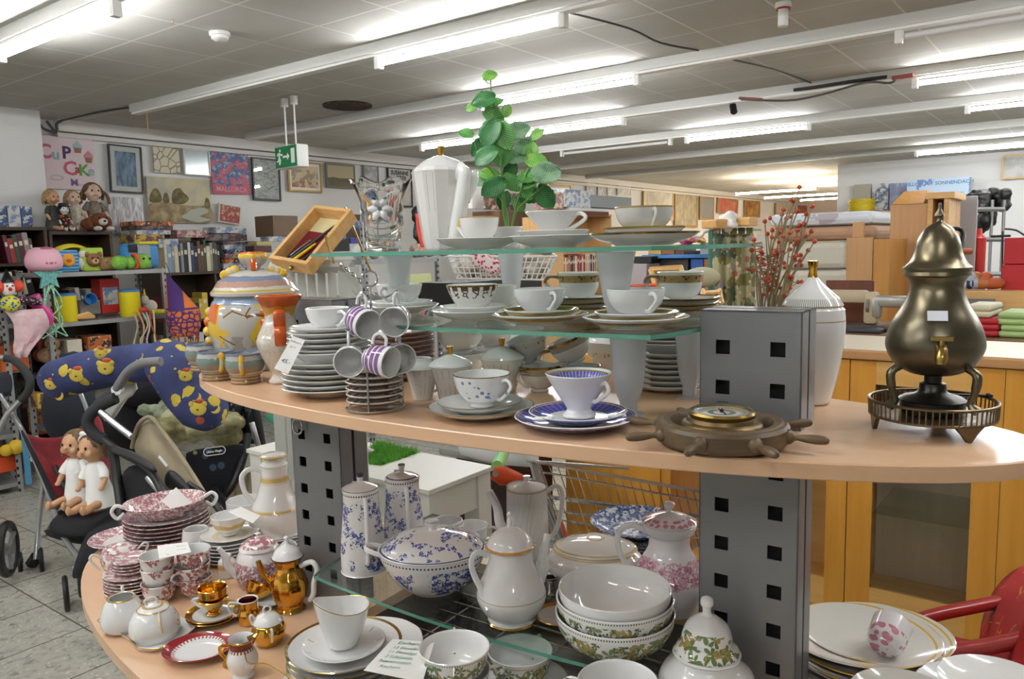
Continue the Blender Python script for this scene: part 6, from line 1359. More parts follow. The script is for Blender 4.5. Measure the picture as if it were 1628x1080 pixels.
MB().tube([(-.11,0,.36),(.0,0,.0)],.003,5).build('hanging_cord',m_cab,t)
b=MB();n=20
vs=[(-.115,0,.285)]+[(.12*math.cos(2*PI*i/n),.12*math.sin(2*PI*i/n),.0-.01)for i in range(n)];b.add(vs,[(0,1+i,1+(i+1)%n)for i in range(n)]);b.build('cone',m_lanc,t)
MB().lathe([(.12,-.01),(.125,-.05),(.12,-.14),(.09,-.2),(.05,-.21)],28).build('lantern_body',m_lan,t)
b=MB()
for k in range(12):
 a_=k*PI/6;b.tube([(.1*math.cos(a_),.1*math.sin(a_),-.17),(.085*math.cos(a_),.085*math.sin(a_),-.28-.04*(k%2))],[.006,.01],6)
b.build('tassels',patmat('tassels',[(.4,'C8A02E'),(.5,'B03A2A'),(.6,'3E2A5E')],60),t)
t=toy('clown_toy','clown toy with red hair and black patterned arm on the left rack',12,5.66,PR(12,493,5.66)[1])
MB().ball((0,0,.14),.045,.035,.05).build('face',M('white face','E0DCD8',.4),t);MB().ball((-.055,0,.15),.04,.03,.04).ball((.055,0,.15),.04,.03,.04).build('hair',col('C8402A'),t)
MB().ball((0,-.037,.135),.012).build('nose',col('C8202A'),t);MB().lathe([(.04,.18),(.0,.27)],14).build('hat',m_black,t);MB().ball((0,-.01,.04),.06,.045,.055).build('suit',deco('clown suit','C9C22E',[{'vor':(50,.4),'col':'2E5EA0'}],.7,0),t)
MB().tube([(.04,0,.06),(.19,0,.04)],[.03,.026],10).build('arm',deco('dotted black','1C1A1E',[{'vor':(60,.35),'col':'C87A9A'},{'vor':(45,.2),'mask':(10,.5),'col':'7AB0B8'}],.7,0),t)
for s in(-1,1):MB().ball((s*.017,-.034,.155),.006).build('eye',m_eye,t)
t=toy('water_bottle','bright pink bent bottle standing between the two racks',57,5.74,Z2-.0,'bottle')
MB().tube(cr([(.05,0,0),(.045,0,.07),(.0,0,.14),(-.03,0,.2)],4),[.035]*2+[.043]*4+[.04]*3+[.046]*4,14).build('bottle_body',col('D23E8E',.35),t)
t=toy('cloth_rabbit','pale pink cloth hanging from the left rack below the clown',34,5.66,PR(34,493,5.66)[1])
rows=[[(x*(.11 if i<4 else .11-.02*(i-3))+.04*math.sin(i*.7),.012*math.sin(5*x+i),-.045*i)for x in np.linspace(-1,1,8)]for i in range(8)]
MB().grid(rows).build('cloth_body',patmat('pink cloth b',[(.4,'C9A4A8'),(.6,'DCC0C2')],12),t,solid=.004)
t=toy('ribbon_toy','cluster of pastel ribbons hanging under the right canister',228,5.75,Z2-.02)
for k in range(6):MB().tube(cr([(.03*(k-3),0,.06),(.03*(k-2.5)+.02*math.sin(k),-.01,-.05),(.035*(k-3)+.03*math.sin(k*2),0,-.16),(.04*(k-3),0,-.26)],3),.007,6).build('ribbon',col(['B8A080','D2906E','A8B890','C8B8C0','B84A3A','D8D0A0'][k]),t)
MB().ball((-.02,-.01,.07),.04,.02,.02).build('bow',col('B83A2A'),t)
for(r,x0,y0,x1,y1,dp,m_,lb)in[(5.95,0,548,46,590,.2,col('C8642A'),'orange toy box behind the pink cloth on the left rack'),(5.9,108,540,132,588,.2,m_page,'pile of white pages behind the blue nursing pillow'),(5.9,140,534,178,556,.2,G(0),'orange brown game box under the middle rack shelf'),(5.9,135,557,190,566,.2,col('8E2A24'),'flat red book under the middle rack shelf'),(5.85,60,625,72,650,.12,G(5),'yellow toy box between the racks'),(5.76,-20,728,30,752,.2,col('D2501E'),'orange SOLO carton low on the left rack'),(6.3,20,590,46,650,.2,G(4),'dark box deep in the left rack'),(6.3,62,640,84,690,.2,G(0),'red brown box deep behind the stroller')]:
 o=boxthing('carton',lb,'box',r,x0,y0,x1,y1,dp,m_)
 if 'SOLO' in lb:lettering(o,'SOLO',.06,.3,.05,m_white,y=-.004)
t=toy('toy_flower','yellow and white fabric toy on the orange carton',5,5.72,PR(5,727,5.72)[1]);MB().ball((-.02,0,.05),.05,.05,.05).ball((-.08,0,.04),.04,.04,.04).build('yellow_part',col('D9B22E'),t);MB().tube([(.02,0,.04),(.12,0,.06)],.04,10).build('white_part',m_plw,t)
t=toy('toy_crane','dark red standing toy with round base between the racks',56,6.0,PR(56,575,6.0)[1]);MB().ball((0,0,.04),.06,.05,.05).tube([(0,0,.06),(0,0,.3)],[.035,.02],10).build('toy_body',col('6E2A20',.3),t)
t=toy('teddy_bear','light brown teddy sitting behind the nursing pillow end',68,5.95,PR(68,573,5.95)[1]-.03);MB().ball((0,0,.06),.08,.06,.06).ball((.02,-.01,.14),.05,.05,.05).build('bear_body',patmat('beige plush',[(.3,'8A6A4A'),(.7,'B09070')],60),t)
o=boxthing('board','dark blue-grey board leaning behind the left rack post','board',6.18,12,600,34,755,.02,col('3E4E5C'))
o=boxthing('board','light blue plank leaning behind the red stroller','board',5.6,38,690,48,772,.015,col('4A86A8'))
# ================================================================ STROLLERS AND BAGS
def sheet(name,rows,mat,parent=None,solid=.006,sub=2):
 """cloth surface through rows of (px, py, depth) points"""
 return MB().grid([[D3(*q)for q in r]for r in rows]).build(name,mat,parent,solid=solid,sub=sub)
def dt(parent,name,pts,r,mat,n=10,k=4):return MB().tube(cr([D3(*q)for q in pts],k),r,n).build(name,mat,parent)
m_redc=patmat('red cloth',[(.35,'6E2024'),(.6,'8E3034')],5,3,.9);m_bl=M('black cloth','17171B',.9);m_alu=M('aluminium tube','B4B6B8',.3,.9);m_foam=M('dark foam','2A2A2C',.8);m_nv=M('navy cloth','23262E',.9)
def wheel(parent,px,py,d,R,yaw=.4,name='wheel',spokes=5):
 c=D3(px,py,d);T=Matrix.Translation(c)@RZ(yaw)@RY(PI/2)
 MB().tube([T@Vector((R*.86*math.cos(a*PI/14),R*.86*math.sin(a*PI/14),0))for a in range(28)],R*.15,8,closed=True).build(name,m_black,parent)
 b=MB().lathe([(0,-R*.16),(R*.2,-R*.16),(R*.2,R*.16),(0,R*.16)],14,T);
 for k in range(spokes):
  a=2*PI*k/spokes;b.tube([T@Vector((R*.15*math.cos(a),R*.15*math.sin(a),0)),T@Vector((R*.74*math.cos(a),R*.74*math.sin(a),0))],[R*.1,R*.14],6)
 b.tube([T@Vector((R*.72*math.cos(a*PI/12),R*.72*math.sin(a*PI/12),0))for a in range(24)],R*.07,6,closed=True)
 b.build(name+'_rim',M('grey plastic','8A8C8E',.4),parent)
s1=thing('stroller','red umbrella stroller with aluminium frame holding two dolls','stroller',P(150,880,0),0)
o0=s1.location.copy();s1.location=(0,0,0)
dt(s1,'front_tube',[(34,682,4.15),(70,765,3.9),(100,850,3.55),(128,890,3.35)],.013,m_alu)
dt(s1,'rear_leg',[(70,760,3.95),(62,830,3.95),(57,890,3.9)],.013,m_alu)
dt(s1,'push_handle',[(0,628,4.3),(18,655,4.25),(34,682,4.2)],.013,m_alu)
dt(s1,'push_handle',[(124,618,4.3),(136,645,4.3),(150,690,4.3)],.012,m_alu)
dt(s1,'handle_grip',[(103,574,4.35),(112,595,4.32),(125,620,4.3)],.017,m_foam)
dt(s1,'cross_bar',[(68,852,3.9),(110,842,3.8),(150,850,3.7)],.009,m_alu)
dt(s1,'cross_bar',[(74,845,3.9),(95,812,3.7),(110,800,3.6)],.009,m_alu)
sheet('seat_back',[[(31,684,4.15),(55,697,4.3),(85,697,4.32),(115,692,4.3),(140,668,4.2),(158,655,4.15)],[(45,712,4.05),(68,720,4.28),(92,722,4.3),(120,718,4.28),(142,700,4.18),(166,690,4.05)],[(62,745,3.95),(85,755,4.15),(105,760,4.2),(128,758,4.18),(152,745,4.1),(172,735,3.95)],[(80,780,3.85),(98,790,4.0),(115,795,4.05),(135,796,4.05),(158,790,4.0),(178,775,3.85)],[(98,815,3.72),(110,822,3.85),(125,826,3.9),(142,828,3.9),(162,822,3.85),(182,812,3.75)]],m_redc,s1)
sheet('seat_edge',[[(30,680,4.12),(60,745,3.92),(85,800,3.75),(102,845,3.6)],[(36,684,4.13),(68,745,3.93),(95,802,3.76),(112,842,3.62)]],m_bl,s1,.01)
sheet('seat_base',[[(98,812,3.75),(130,822,3.8),(160,822,3.8),(186,805,3.75)],[(85,830,3.55),(130,838,3.55),(160,836,3.55),(192,818,3.5)],[(72,842,3.5),(110,858,3.5),(160,850,3.5),(190,836,3.45)]],m_bl,s1,.03)
sheet('basket',[[(66,845,3.75),(100,842,3.7),(150,845,3.65),(190,838,3.6)],[(75,850,3.7),(105,862,3.65),(150,868,3.6),(180,856,3.55)]],m_bl,s1,.02)
dt(s1,'harness_strap',[(88,742,3.9),(100,768,3.85),(114,795,3.8)],.012,m_black)
dt(s1,'rear_leg',[(190,830,3.55),(150,870,3.45),(118,905,3.4)],.012,m_alu)
for(x,y,d,R)in((33,901,3.95,.075),(66,893,3.93,.072),(105,944,3.45,.08)):wheel(s1,x,y,d,R,.55)
MB().tube([D3(58,885,3.92),D3(50,897,3.93)],.03,8).build('wheel_fork',m_black,s1)
s2=thing('stroller','stroller with black curved foam handle and big grey wheel at the left edge','stroller',(0,0,0),0)
dt(s2,'foam_handle',[(8,570,4.2),(22,573,4.2),(38,588,4.2),(48,606,4.2),(44,624,4.2),(33,637,4.2)],.021,m_foam)
dt(s2,'handle_tube',[(-20,566,4.2),(8,569,4.2)],.014,m_alu);dt(s2,'handle_tube',[(35,634,4.2),(22,648,4.2),(8,665,4.2),(-20,720,4.2)],.015,m_alu)
wheel(s2,12,873,3.75,.135,.3,spokes=3);dt(s2,'axle',[(12,873,3.75),(-30,873,3.75)],.012,m_alu)
sheet('seat_side',[[(-30,600,4.3),(0,592,4.35),(18,590,4.4)],[(-30,640,4.3),(0,632,4.35),(20,630,4.4)]],m_nv,s2,.03)
DOFF=-.32
s3=thing('stroller','dark pushchair with thick curved foam handle behind the dolls and beige hood','stroller',(0,0,0),0)
dt(s3,'foam_handle',[(184,633,3.7),(160,645,3.7),(143,660,3.7),(140,675,3.7),(150,690,3.7),(166,700,3.7)],.026,m_foam)
dt(s3,'upper_bar',[(256,575,3.62),(225,578,3.64),(205,590,3.68),(192,608,3.7),(186,618,3.72)],.02,M('mid grey plastic','6E6E70',.5))
MB().lathe([(0,-.014),(.022,-.014),(.022,.014),(0,.014)],18,Matrix.Translation(D3(187,620,3.72))@RX(PI/2)).build('hinge',m_white,s3)
dt(s3,'foam_grip',[(186,622,3.74),(165,633,3.72),(152,648,3.7)],.02,m_foam)
dt(s3,'side_tube',[(160,655,3.68),(180,672,3.65),(210,695,3.6)],.014,m_alu)
dt(s3,'side_tube',[(166,700,3.65),(190,718,3.6),(235,745,3.5),(262,790,3.4)],.016,m_black)
dt(s3,'side_tube',[(180,715,3.62),(186,760,3.6),(192,800,3.55),(196,838,3.5)],.02,m_black)
sheet('arm_rest',[[(175,708,3.6),(205,715,3.55),(232,728,3.5),(252,746,3.45)],[(172,720,3.58),(203,728,3.53),(228,742,3.48),(245,752,3.43)]],m_black,s3,.02)
sheet('side_cloth',[[(192,755,3.62),(215,735,3.6),(235,745,3.55),(255,775,3.5)],[(192,790,3.6),(215,785,3.58),(240,780,3.52),(252,795,3.48)],[(195,825,3.58),(210,818,3.55),(228,812,3.5),(240,805,3.48)]],m_bl,s3,.02)
dt(s3,'lower_tube',[(236,760,3.5),(270,800,3.4),(300,840,3.3)],.015,m_alu)
sheet('lower_cloth',[[(140,845,3.6),(190,835,3.55),(220,815,3.5),(260,800,3.4)],[(130,890,3.5),(180,880,3.45),(215,855,3.4),(265,835,3.35)],[(110,925,3.55),(165,900,3.5),(215,880,3.45),(270,870,3.4)]],m_bl,s3,.04)
wheel(s3,128,925,3.7,.07,.5)
DOFF=0
q=D3(137,808,3.62)
doll('brown-haired doll in a white shirt with a price tag, left one in the red stroller',D3(128,800,3.72),.36,m_white,m_hairb,-.25,bare=True)
doll('smiling doll with white hair bow and white shirt, right one in the red stroller',D3(163,808,3.55),.35,m_white,m_hairb,-.35,hat='bow',bare=True,tilt=-.12)
card('price_tag','small white price tag on the shirt of the left stroller doll',[D3(112,748,3.6),D3(123,744,3.6),D3(125,751,3.6),D3(114,756,3.6)],m_card,cat='tag')
m_ted=M('navy teddy cloth','2C3358',.9);N=NT(m_ted)
def spots(N,base,sc,thr,colr,lo,hi,off=0):
 v=N.scaled(1,1,1);d=N.vor(sc,v,rnd=.7);c_=N.vor(sc,v,out='Color',rnd=.7);sp=N.n.new('ShaderNodeSeparateColor');N.l.new(c_,sp.inputs[0])
 k=N.math('MULTIPLY',N.math('LESS_THAN',N.math('ADD',d,N.math('MULTIPLY',N.noise(40,1),.15)),thr),N.rng(sp.outputs[0],lo,hi));return N.mix(k,base,colr)
c=N.ramp(N.noise(6,3),[(.3,'262C50'),(.7,'3A4470')]);c=spots(N,c,9,.36,'B8A23C',.3,1.0);c=spots(N,c,9,.17,'9A5A2A',.6,1.0);c=spots(N,c,24,.2,'B8A848',.0,.3);c=spots(N,c,11,.3,'A8502E',.0,.12);N.col(c)
t=thing('nursing_pillow','navy blue nursing pillow with teddy bears and moons, curved over the strollers','pillow',(0,0,0),0)
pts=[(78,612,3.95),(88,606,3.93),(110,598,3.9),(150,588,3.85),(200,580,3.8),(250,576,3.75),(290,572,3.7),(318,580,3.62)]
MB().tube(cr([D3(*q)for q in pts],4),[.02,.05,.07,.085,.095]+[.1]*9+[.095]*6+[.085]*5+[.07,.06,.04,.02],20).build('pillow_arm',m_ted,t)
pts=[(258,560,3.7),(270,580,3.62),(290,610,3.55),(315,640,3.5),(340,662,3.45),(352,672,3.44)]
MB().tube(cr([D3(*q)for q in pts],4),[.04,.08,.1,.105]+[.112]*10+[.1,.09,.08,.06,.045,.03,.02],20).build('pillow_arm',m_ted,t)
m_tedf=M('teddy yellow','BCA644',.85);m_tedr=M('teddy cap','A84A2C',.85)
def motif(x,y,d,s_,kind):
 c_=D3(x,y,d-.045);q=MB()
 def e(dx,dz,rx,rz):q.ball(c_+Vector((dx*s_,0,dz*s_)),rx*s_,.006,rz*s_,12,6)
 if kind=='bear':
  e(0,0,1,.85);e(-.75,.55,.35,.35);e(.75,.55,.35,.35);q.build('teddy_motif',m_tedf,t)
  MB().ball(c_+Vector((.2*s_,0,.9*s_)),.6*s_,.007,.3*s_,10,6).build('cap_motif',m_tedr,t)
  MB().ball(c_+Vector((0,-.008,-.1*s_)),.14*s_,.004,.1*s_,8,5).build('nose_motif',m_eye,t)
 else:
  q.tube([c_+Vector((s_*math.cos(a),0,s_*math.sin(a)))for a in np.linspace(-2.2,.6,9)],[s_*v for v in(.05,.15,.25,.33,.36,.33,.25,.15,.05)],8,flat=.3);q.build('moon_motif',m_tedf,t)
for(x,y,d,s_,k)in[(122,597,3.8,.038,'bear'),(168,585,3.75,.04,'bear'),(78+3,612,3.86,.03,'bear'),(135,577,3.8,.02,'moon'),(92,628,3.86,.022,'moon'),(220,566,3.7,.022,'moon'),(160,563,3.78,.03,'bear'),(283,632,3.44,.024,'moon'),(315,650,3.36,.036,'bear'),(340,648,3.34,.022,'moon'),(295,598,3.46,.03,'bear'),(271,588,3.52,.022,'moon'),(310,630,3.38,.022,'moon')]:motif(x,y,d,s_,k)
t=thing('baby_carrier','black and white baby carrier seat behind the grey bar','carrier',(0,0,0),0)
sheet('white_lining',[[(150,625,4.0),(175,600,3.95),(200,590,3.9),(215,595,3.9)],[(160,640,3.95),(180,620,3.9),(205,605,3.85),(218,618,3.85)],[(170,680,3.95),(185,655,3.9),(200,635,3.88),(215,625,3.88)]],M('off white cloth','B8B6B0',.9),t,.03)
MB().ball(D3(235,618,4.5),.2,.12,.11,20,12).build('black_shell',m_bl,t);MB().ball(D3(210,675,4.6),.22,.14,.17,20,12).build('seat_shell',m_bl,t)
card('price_tag','white price tag on the black baby carrier',[D3(249,605,3.7),D3(259,604,3.7),D3(260,617,3.7),D3(250,618,3.7)],m_card,cat='tag')
t=tag(MB().ball((0,0,0),.18,.13,.24,20,12).build('sports_bag',m_nv),'dark blue-grey bag standing under the left end of the nursing pillow','bag');t.location=D3(115,655,4.85)
t=tag(MB().grid([[D3(x,y+4*math.sin(x*.3+y),4.0+.06*math.sin(x*.2)*math.cos(y*.3))for x in np.linspace(95,185,9)]for y in np.linspace(560,600,5)]).build('dark_jacket',m_nv,solid=.01,sub=1),'dark jacket lying behind the top edge of the nursing pillow','jacket')
m_bei=patmat('beige cloth',[(.35,'8E826A'),(.6,'A89C82')],4,3,.9)
s4=thing('stroller','beige folded stroller seat leaning in front of the travel cot','stroller',(0,0,0),0)
sheet('hood',[[(212,700,3.55),(222,672,3.5),(235,665,3.5),(246,672,3.48),(262,690,3.45)],[(216,715,3.5),(232,700,3.4),(248,700,3.38),(268,712,3.4),(290,735,3.4)],[(222,735,3.45),(245,735,3.35),(265,738,3.32),(288,755,3.34),(312,775,3.35)],[(236,760,3.4),(260,768,3.32),(285,780,3.28),(305,790,3.28),(325,792,3.3)],[(255,785,3.36),(285,800,3.28),(310,812,3.22),(328,818,3.22),(340,822,3.22)]],m_bei,s4,.012)
dt(s4,'hood_rim',[(210,712,3.52),(220,676,3.46),(240,664,3.44),(262,690,3.4),(290,730,3.36),(325,785,3.3)],.01,m_bei)
MB().tube(cr([D3(265,758,3.2),D3(280,768,3.18),D3(302,788,3.15)],4),[.02,.035,.04,.04,.038,.036,.03,.025,.015],12,flat=.5).build('side_pad',m_black,s4)
dt(s4,'leg',[(300,770,3.3),(340,800,3.2),(372,850,3.1)],.014,m_black);dt(s4,'leg',[(312,800,3.25),(330,800,3.2),(330,790,3.2)],.012,m_black)
card('price_tag','small white label on the beige stroller rim',[D3(251,727,3.28),D3(254,724,3.28),D3(267,740,3.26),D3(264,743,3.26)],m_card,cat='tag')
DOFF=.28
t=thing('travel_cot','black travel cot with oval badge reading ultima Magic','travel cot',(0,0,0),0)
sheet('front_wall',[[(288,718,3.35),(330,712,3.35),(370,708,3.35),(392,704,3.35)],[(302,740,3.35),(330,738,3.35),(365,735,3.35),(384,730,3.35)],[(318,770,3.35),(338,770,3.35),(358,765,3.35),(372,758,3.35)],[(330,795,3.35),(342,795,3.35),(352,790,3.35),(360,780,3.35)]],deco('cot cloth','16171C',[{'z':(.3,.68),'vor':(16,.3),'mask':(7,.5),'col':'3A4A5E'},{'vor':(20,.2),'mask':(5,.56),'z':(.3,.68),'col':'8E8A4A'}],.9,0),t,.015,1)
b=MB();e0=D3(341,717.5,3.31);ex=(D3(360,715,3.31)-D3(322,720,3.31)).normalized();ez=Vector((0,0,1));ey=ez.cross(ex)
TB=Matrix((ex,-ey,ez)).transposed().to_4x4();TB=Matrix((ex,Vector((-ex.y,ex.x,0)),ez)).transposed().to_4x4();TB.translation=e0
q_=[((.032 if math.cos(a)>0 else-.032)+.018*math.cos(a),.018*math.sin(a))for a in np.linspace(0,2*PI,30,endpoint=False)]
MB().tube([TB@Vector((x,0,z))for x,z in q_],.002,6,closed=True).build('badge_rim',m_white,t)
tv,tf=text_mesh('ultima Magic',.0145,.001,True);MB().add(tv,tf,TB@TR(0,-.003,0)@RX(PI/2)).build('badge_lettering',m_white,t,smooth=False)
dt(t,'frame_tube',[(395,690,3.4),(385,735,3.35),(368,775,3.3),(345,800,3.3)],.018,m_black);dt(t,'frame_tube',[(400,672,3.45),(408,700,3.45),(418,735,3.5)],.014,m_alu);dt(t,'frame_tube',[(340,780,3.3),(365,810,3.2),(385,850,3.1)],.02,m_black)
dt(t,'frame_tube',[(408,650,3.5),(415,690,3.5),(422,735,3.5)],.016,m_foam)
m_dkp=deco('dark patterned cloth','14171E',[{'vor':(26,.35),'mask':(12,.5),'col':'4A6070'},{'vor':(34,.28),'mask':(9,.55),'col':'9A9060'}],.9,0)
o=tag(MB().grid([[D3(x,y,3.75+.1*math.sin(x*.15))for x in np.linspace(355,412,7)]for y in np.linspace(640,706,6)]).build('patterned_blanket',m_dkp,solid=.02,sub=1),'dark flower-patterned cloth hanging behind the travel cot','blanket')
random.seed(4)
def heap(name,label,cat,cx,cy,d,rx,ry,rz,mat,n=9,seed=1):
 random.seed(seed);c_=D3(cx,cy,d);b=MB()
 for k in range(n):
  b.ball(c_+Vector((random.uniform(-rx,rx)*.7,random.uniform(-ry,ry)*.6,random.uniform(-rz,rz)*.6)),rx*random.uniform(.35,.6),ry*.6,rz*random.uniform(.4,.65),12,8)
 o=b.build(name,mat);m_=o.modifiers.new('remesh','REMESH');m_.mode='VOXEL';m_.voxel_size=.012;m_.use_smooth_shade=True
 w_=o.modifiers.new('crumple','DISPLACE');tx=bpy.data.textures.new(name+'_tx','CLOUDS');tx.noise_scale=.06;w_.texture=tx;w_.strength=.05
 return tag(o,label,cat)
heap('clothes_bag','crumpled transparent bag of yellowish clothes in the travel cot','bag',315,685,3.6,.2,.12,.1,patmat('bagged clothes',[(.35,'6E6A44'),(.5,'9A9468'),(.65,'B4B090')],9,4,.35),12,3)
heap('green_clothes','folded green-grey striped clothes above the beige hood','clothes',265,655,3.75,.12,.1,.06,patmat('green clothes',[(.4,'5E6A50'),(.6,'8A9478')],14,3),6,5)
o=tag(MB().tube(cr([D3(425,660,3.4),D3(437,668,3.4),D3(448,658,3.4)],4),.02,8,flat=.4).build('teal_strap',M('teal','3E8E74',.7)),'teal green strap beside the left upright','strap')
for k,x in enumerate((375,384,393,402)):
 o=tag(MB().tube([D3(x,745,3.5),D3(x-5,800,3.5),D3(x-8,835,3.5)],.017,10).build('paper_roll',M('cream roll','B5A88A',.8)),'cream upright roll beside the white table, %s from left'%['first','second','third','fourth'][k],'roll','cream rolls beside the white table')
DOFF=0
# ================================================================ WHITE TABLE
ZTB=.70
q=[P(785,741,ZTB),P(391,714,ZTB)];Rr,Ll=q
Fr=P(595,778,ZTB)
a1=(Ll-Rr)
dirA=-WV;dirB=RV
M2=np.array([[dirA.x,-dirB.x],[dirA.y,-dirB.y]]);
d_=Ll-Rr;uu=d_.dot(dirA);vv=d_.dot(dirB)
t=thing('white_table','white square side table with grass mat behind the coffee pots','table',Vector((Rr.x,Rr.y,0)),ROT_LEFT)
uu=abs(uu);vv=abs(vv)
MB().rbox(-uu,0,0,vv,ZTB-.018,ZTB,.002).build('table_top',M('white laminate','DCDAD2',.35),t,smooth=False)
m_wl=M('white laminate','DCDAD2',.35)
for x in(-uu+.01,-.085):
 for y in(.01,vv-.085):MB().box(x,x+.075,y,y+.075,0,ZTB-.018).build('leg',m_wl,t,smooth=False)
for(x0,x1,y0,y1)in((-uu+.085,-.085,.02,.04),(-uu+.085,-.085,vv-.04,vv-.02),(-uu+.02,-uu+.04,.085,vv-.085),(-.04,-.02,.085,vv-.085)):
 MB().box(x0,x1,y0,y1,ZTB-.15,ZTB-.018).build('apron',m_wl,t,smooth=False)
random.seed(2);b=MB();gc=[P(570,728,ZTB),P(640,742,ZTB)]
c0,c1,c2,c3=P(565,735,ZTB),P(605,741,ZTB),P(668,720,ZTB),P(600,705,ZTB)
b.add([c0+Vector((0,0,.001)),c1+Vector((0,0,.001)),c2+Vector((0,0,.001)),c3+Vector((0,0,.001))],[(0,1,2,3)])
for k in range(2600):
 u,v=random.random(),random.random();p=(c0*(1-u)+c1*u)*(1-v)+(c3*(1-u)+c2*u)*v
 h=random.uniform(.018,.034);dx=Vector((random.uniform(-.012,.012),random.uniform(-.012,.012),h));w_=Vector((random.uniform(-1,1),random.uniform(-1,1),0)).normalized()*.0016
 b.add([p-w_,p+w_,p+dx],[(0,1,2)])
tag(b.build('grass_mat',patmat('artificial grass',[(.3,'3A7A22'),(.6,'6EB03E')],40,2,.7),smooth=False),'bright green artificial grass mat on the white table','grass mat',kind='stuff')
heap('plastic_bag','small clear bag with red print behind the grass mat','bag',592,712,3.25,.045,.03,.03,patmat('clear bag',[(.4,'B8B4B0'),(.55,'D8D6D4'),(.62,'B04A3A')],18,3,.2),5,8)
o=tag(MB().tube(cr([ST(-.548,-.058,1.232),ST(-.55,-.06,1.19),ST(-.552,-.058,1.165)],3),.0025,6).tube([ST(-.552,-.0585,1.145)+SX*(.016*math.cos(a))+Vector((0,0,.018*math.sin(a)))for a in np.linspace(0,2*PI,18,endpoint=False)],.0025,6,closed=True).build('hook_cord',m_steel),'cord with steel ring hanging on the left upright','hook')
# ================================================================ SHOPPING CART, ROLL, CABINETS
t=thing('shopping_cart','chrome wire shopping cart with green handle and orange brackets','shopping cart',(0,0,0),0)
m_wire=M('chrome wire','B8BABC',.22,1.0)
cA=(853,735,2.5);cB=(1160,790,2.2)
def L3(a,b,u):return D3(a[0]+(b[0]-a[0])*u,a[1]+(b[1]-a[1])*u,a[2]+(b[2]-a[2])*u)
bw=MB()
for(ya,yb,r_)in((735,790,.005),(750,806,.0035),(790,828,.0065),(812,845,.004),(826,862,.003),(868,900,.0035)):
 off=(ya-735)*.28
 bw.tube([D3(853+off,ya,2.5),D3(1160,yb,2.2)],r_,6)
for k in range(22):
 u=k/21;p0=L3((858,736,2.5),(1160,790,2.2),u);p1=L3((915,900,2.42),(1190,930,2.2),u);bw.tube([p0,p1],.0018,5)
for k in range(8):
 u=k/7;p0=L3((855,735,2.5),(842,735,3.0),u);p1=L3((910,900,2.42),(880,890,2.9),u);bw.tube([p0,p1],.003,5)
bw.tube([D3(855,735,2.5),D3(838,733,3.0),D3(1000,745,3.0)],.005,6)
bw.build('wire_basket',m_wire,t)
dt(t,'handle_stem',[(825,760,2.45),(850,768,2.45),(870,800,2.45),(900,880,2.45)],.008,m_wire)
MB().tube([D3(790,742,2.42),D3(803,716,2.7),D3(812,698,3.0)],.019,12).build('push_bar',M('green plastic','7AB86A',.35),t)
MB().tube([D3(783,752,2.4),D3(800,757,2.4),D3(830,764,2.42)],[.02,.032,.018],8,flat=.5).build('bracket',M('orange plastic','B8431E',.4),t)
MB().tube([D3(788,754,2.355),D3(788,754,2.345)],.009,10).build('bolt',m_steel,t)
dt(t,'orange_stripe',[(885,822,2.6),(895,850,2.55),(905,880,2.5)],.014,M('orange plastic','B8431E',.4))
dt(t,'chassis',[(900,880,2.5),(905,1000,2.5),(920,1200,2.5)],.012,m_wire)
t=thing('coffee_table','dark coffee table with grey marble top behind the shopping cart','table',Vector((P(850,722,.62).x,P(850,722,.62).y,0))+RV*.15+WV*.2,ROT_LEFT)
MB().rbox(-.35,.15,-.1,.3,.585,.62,.01).build('table_top',patmat('marble',[(.3,'5E605C'),(.6,'8E908A')],6,5,.25),t);MB().box(-.28,.1,-.04,.25,.1,.585).build('table_base',M('dark red brown','331C1C',.5),t,smooth=False)
tag(MB().tube([D3(735,712,3.35),D3(790,722,3.2),D3(850,728,3.05)],[.035,.045,.04],14,flat=.6).build('tissue_roll',M('white quilted roll','D0D0CE',.8)),'white quilted roll lying behind the green cart handle','roll')
m_yel=wood('honey beech','C98A2E','D69A3E',2,.4,2,12);m_yel2=wood('light beech door','CE9C50','DBAE66',2,.4,0,12)
tb=thing('sideboard','honey-coloured chest behind the shopping cart basket','sideboard',RW(1.65,3.35,0),ROT_BACK)
MB().box(-.55,.05,0,.4,.0,1.0).build('chest_body',m_yel,tb,smooth=False);MB().box(-.47,.0,-.012,0,.55,.74).build('drawer_front',m_yel,tb,smooth=False);MB().box(-.47,.0,-.012,0,.1,.52).build('door',m_yel,tb,smooth=False)
MB().box(-.47,.0,-.012,0,.76,.93).build('drawer_front',m_yel,tb,smooth=False)
def PRx(px,w=3.1):d=ray(px,900);return(d*(w/d.dot(WV))).dot(RV)
t=thing('cabinet','long honey beech cabinet run with glass doors at the right','cabinet',RW(0,3.1,0),ROT_BACK)
def X(px,w=3.1):return-PRx(px,w)
CT=1.02
xs=[X(1240),X(1343),X(1382),X(1539),X(1584),X(1760)]
def zc(px,py,w=3.1):d=ray(px,py);s_=w/d.dot(WV);return EYE+d.z*s_
b=MB();x0,x1=xs[0]-.5,xs[5]
b.box(x0,x1,.02,.04+.42,0,.09);b.build('plinth',m_yel,t,smooth=False)
zc0=zc(1400,573)
MB().rbox(x0-.02,x1+.02,-.02,.46,zc0,zc0+.035,.006).build('counter_top',M('counter edge','B98A5A',.4),t,smooth=False)
MB().box(x0-.015,x1+.015,-.012,.452,zc0+.0355,zc0+.038).build('counter_surface',M('cream counter','DCD2BC',.35),t,smooth=False)
MB().box(x0,x1,.44,.46,.09,zc0).build('back_panel',m_yel2,t,smooth=False)
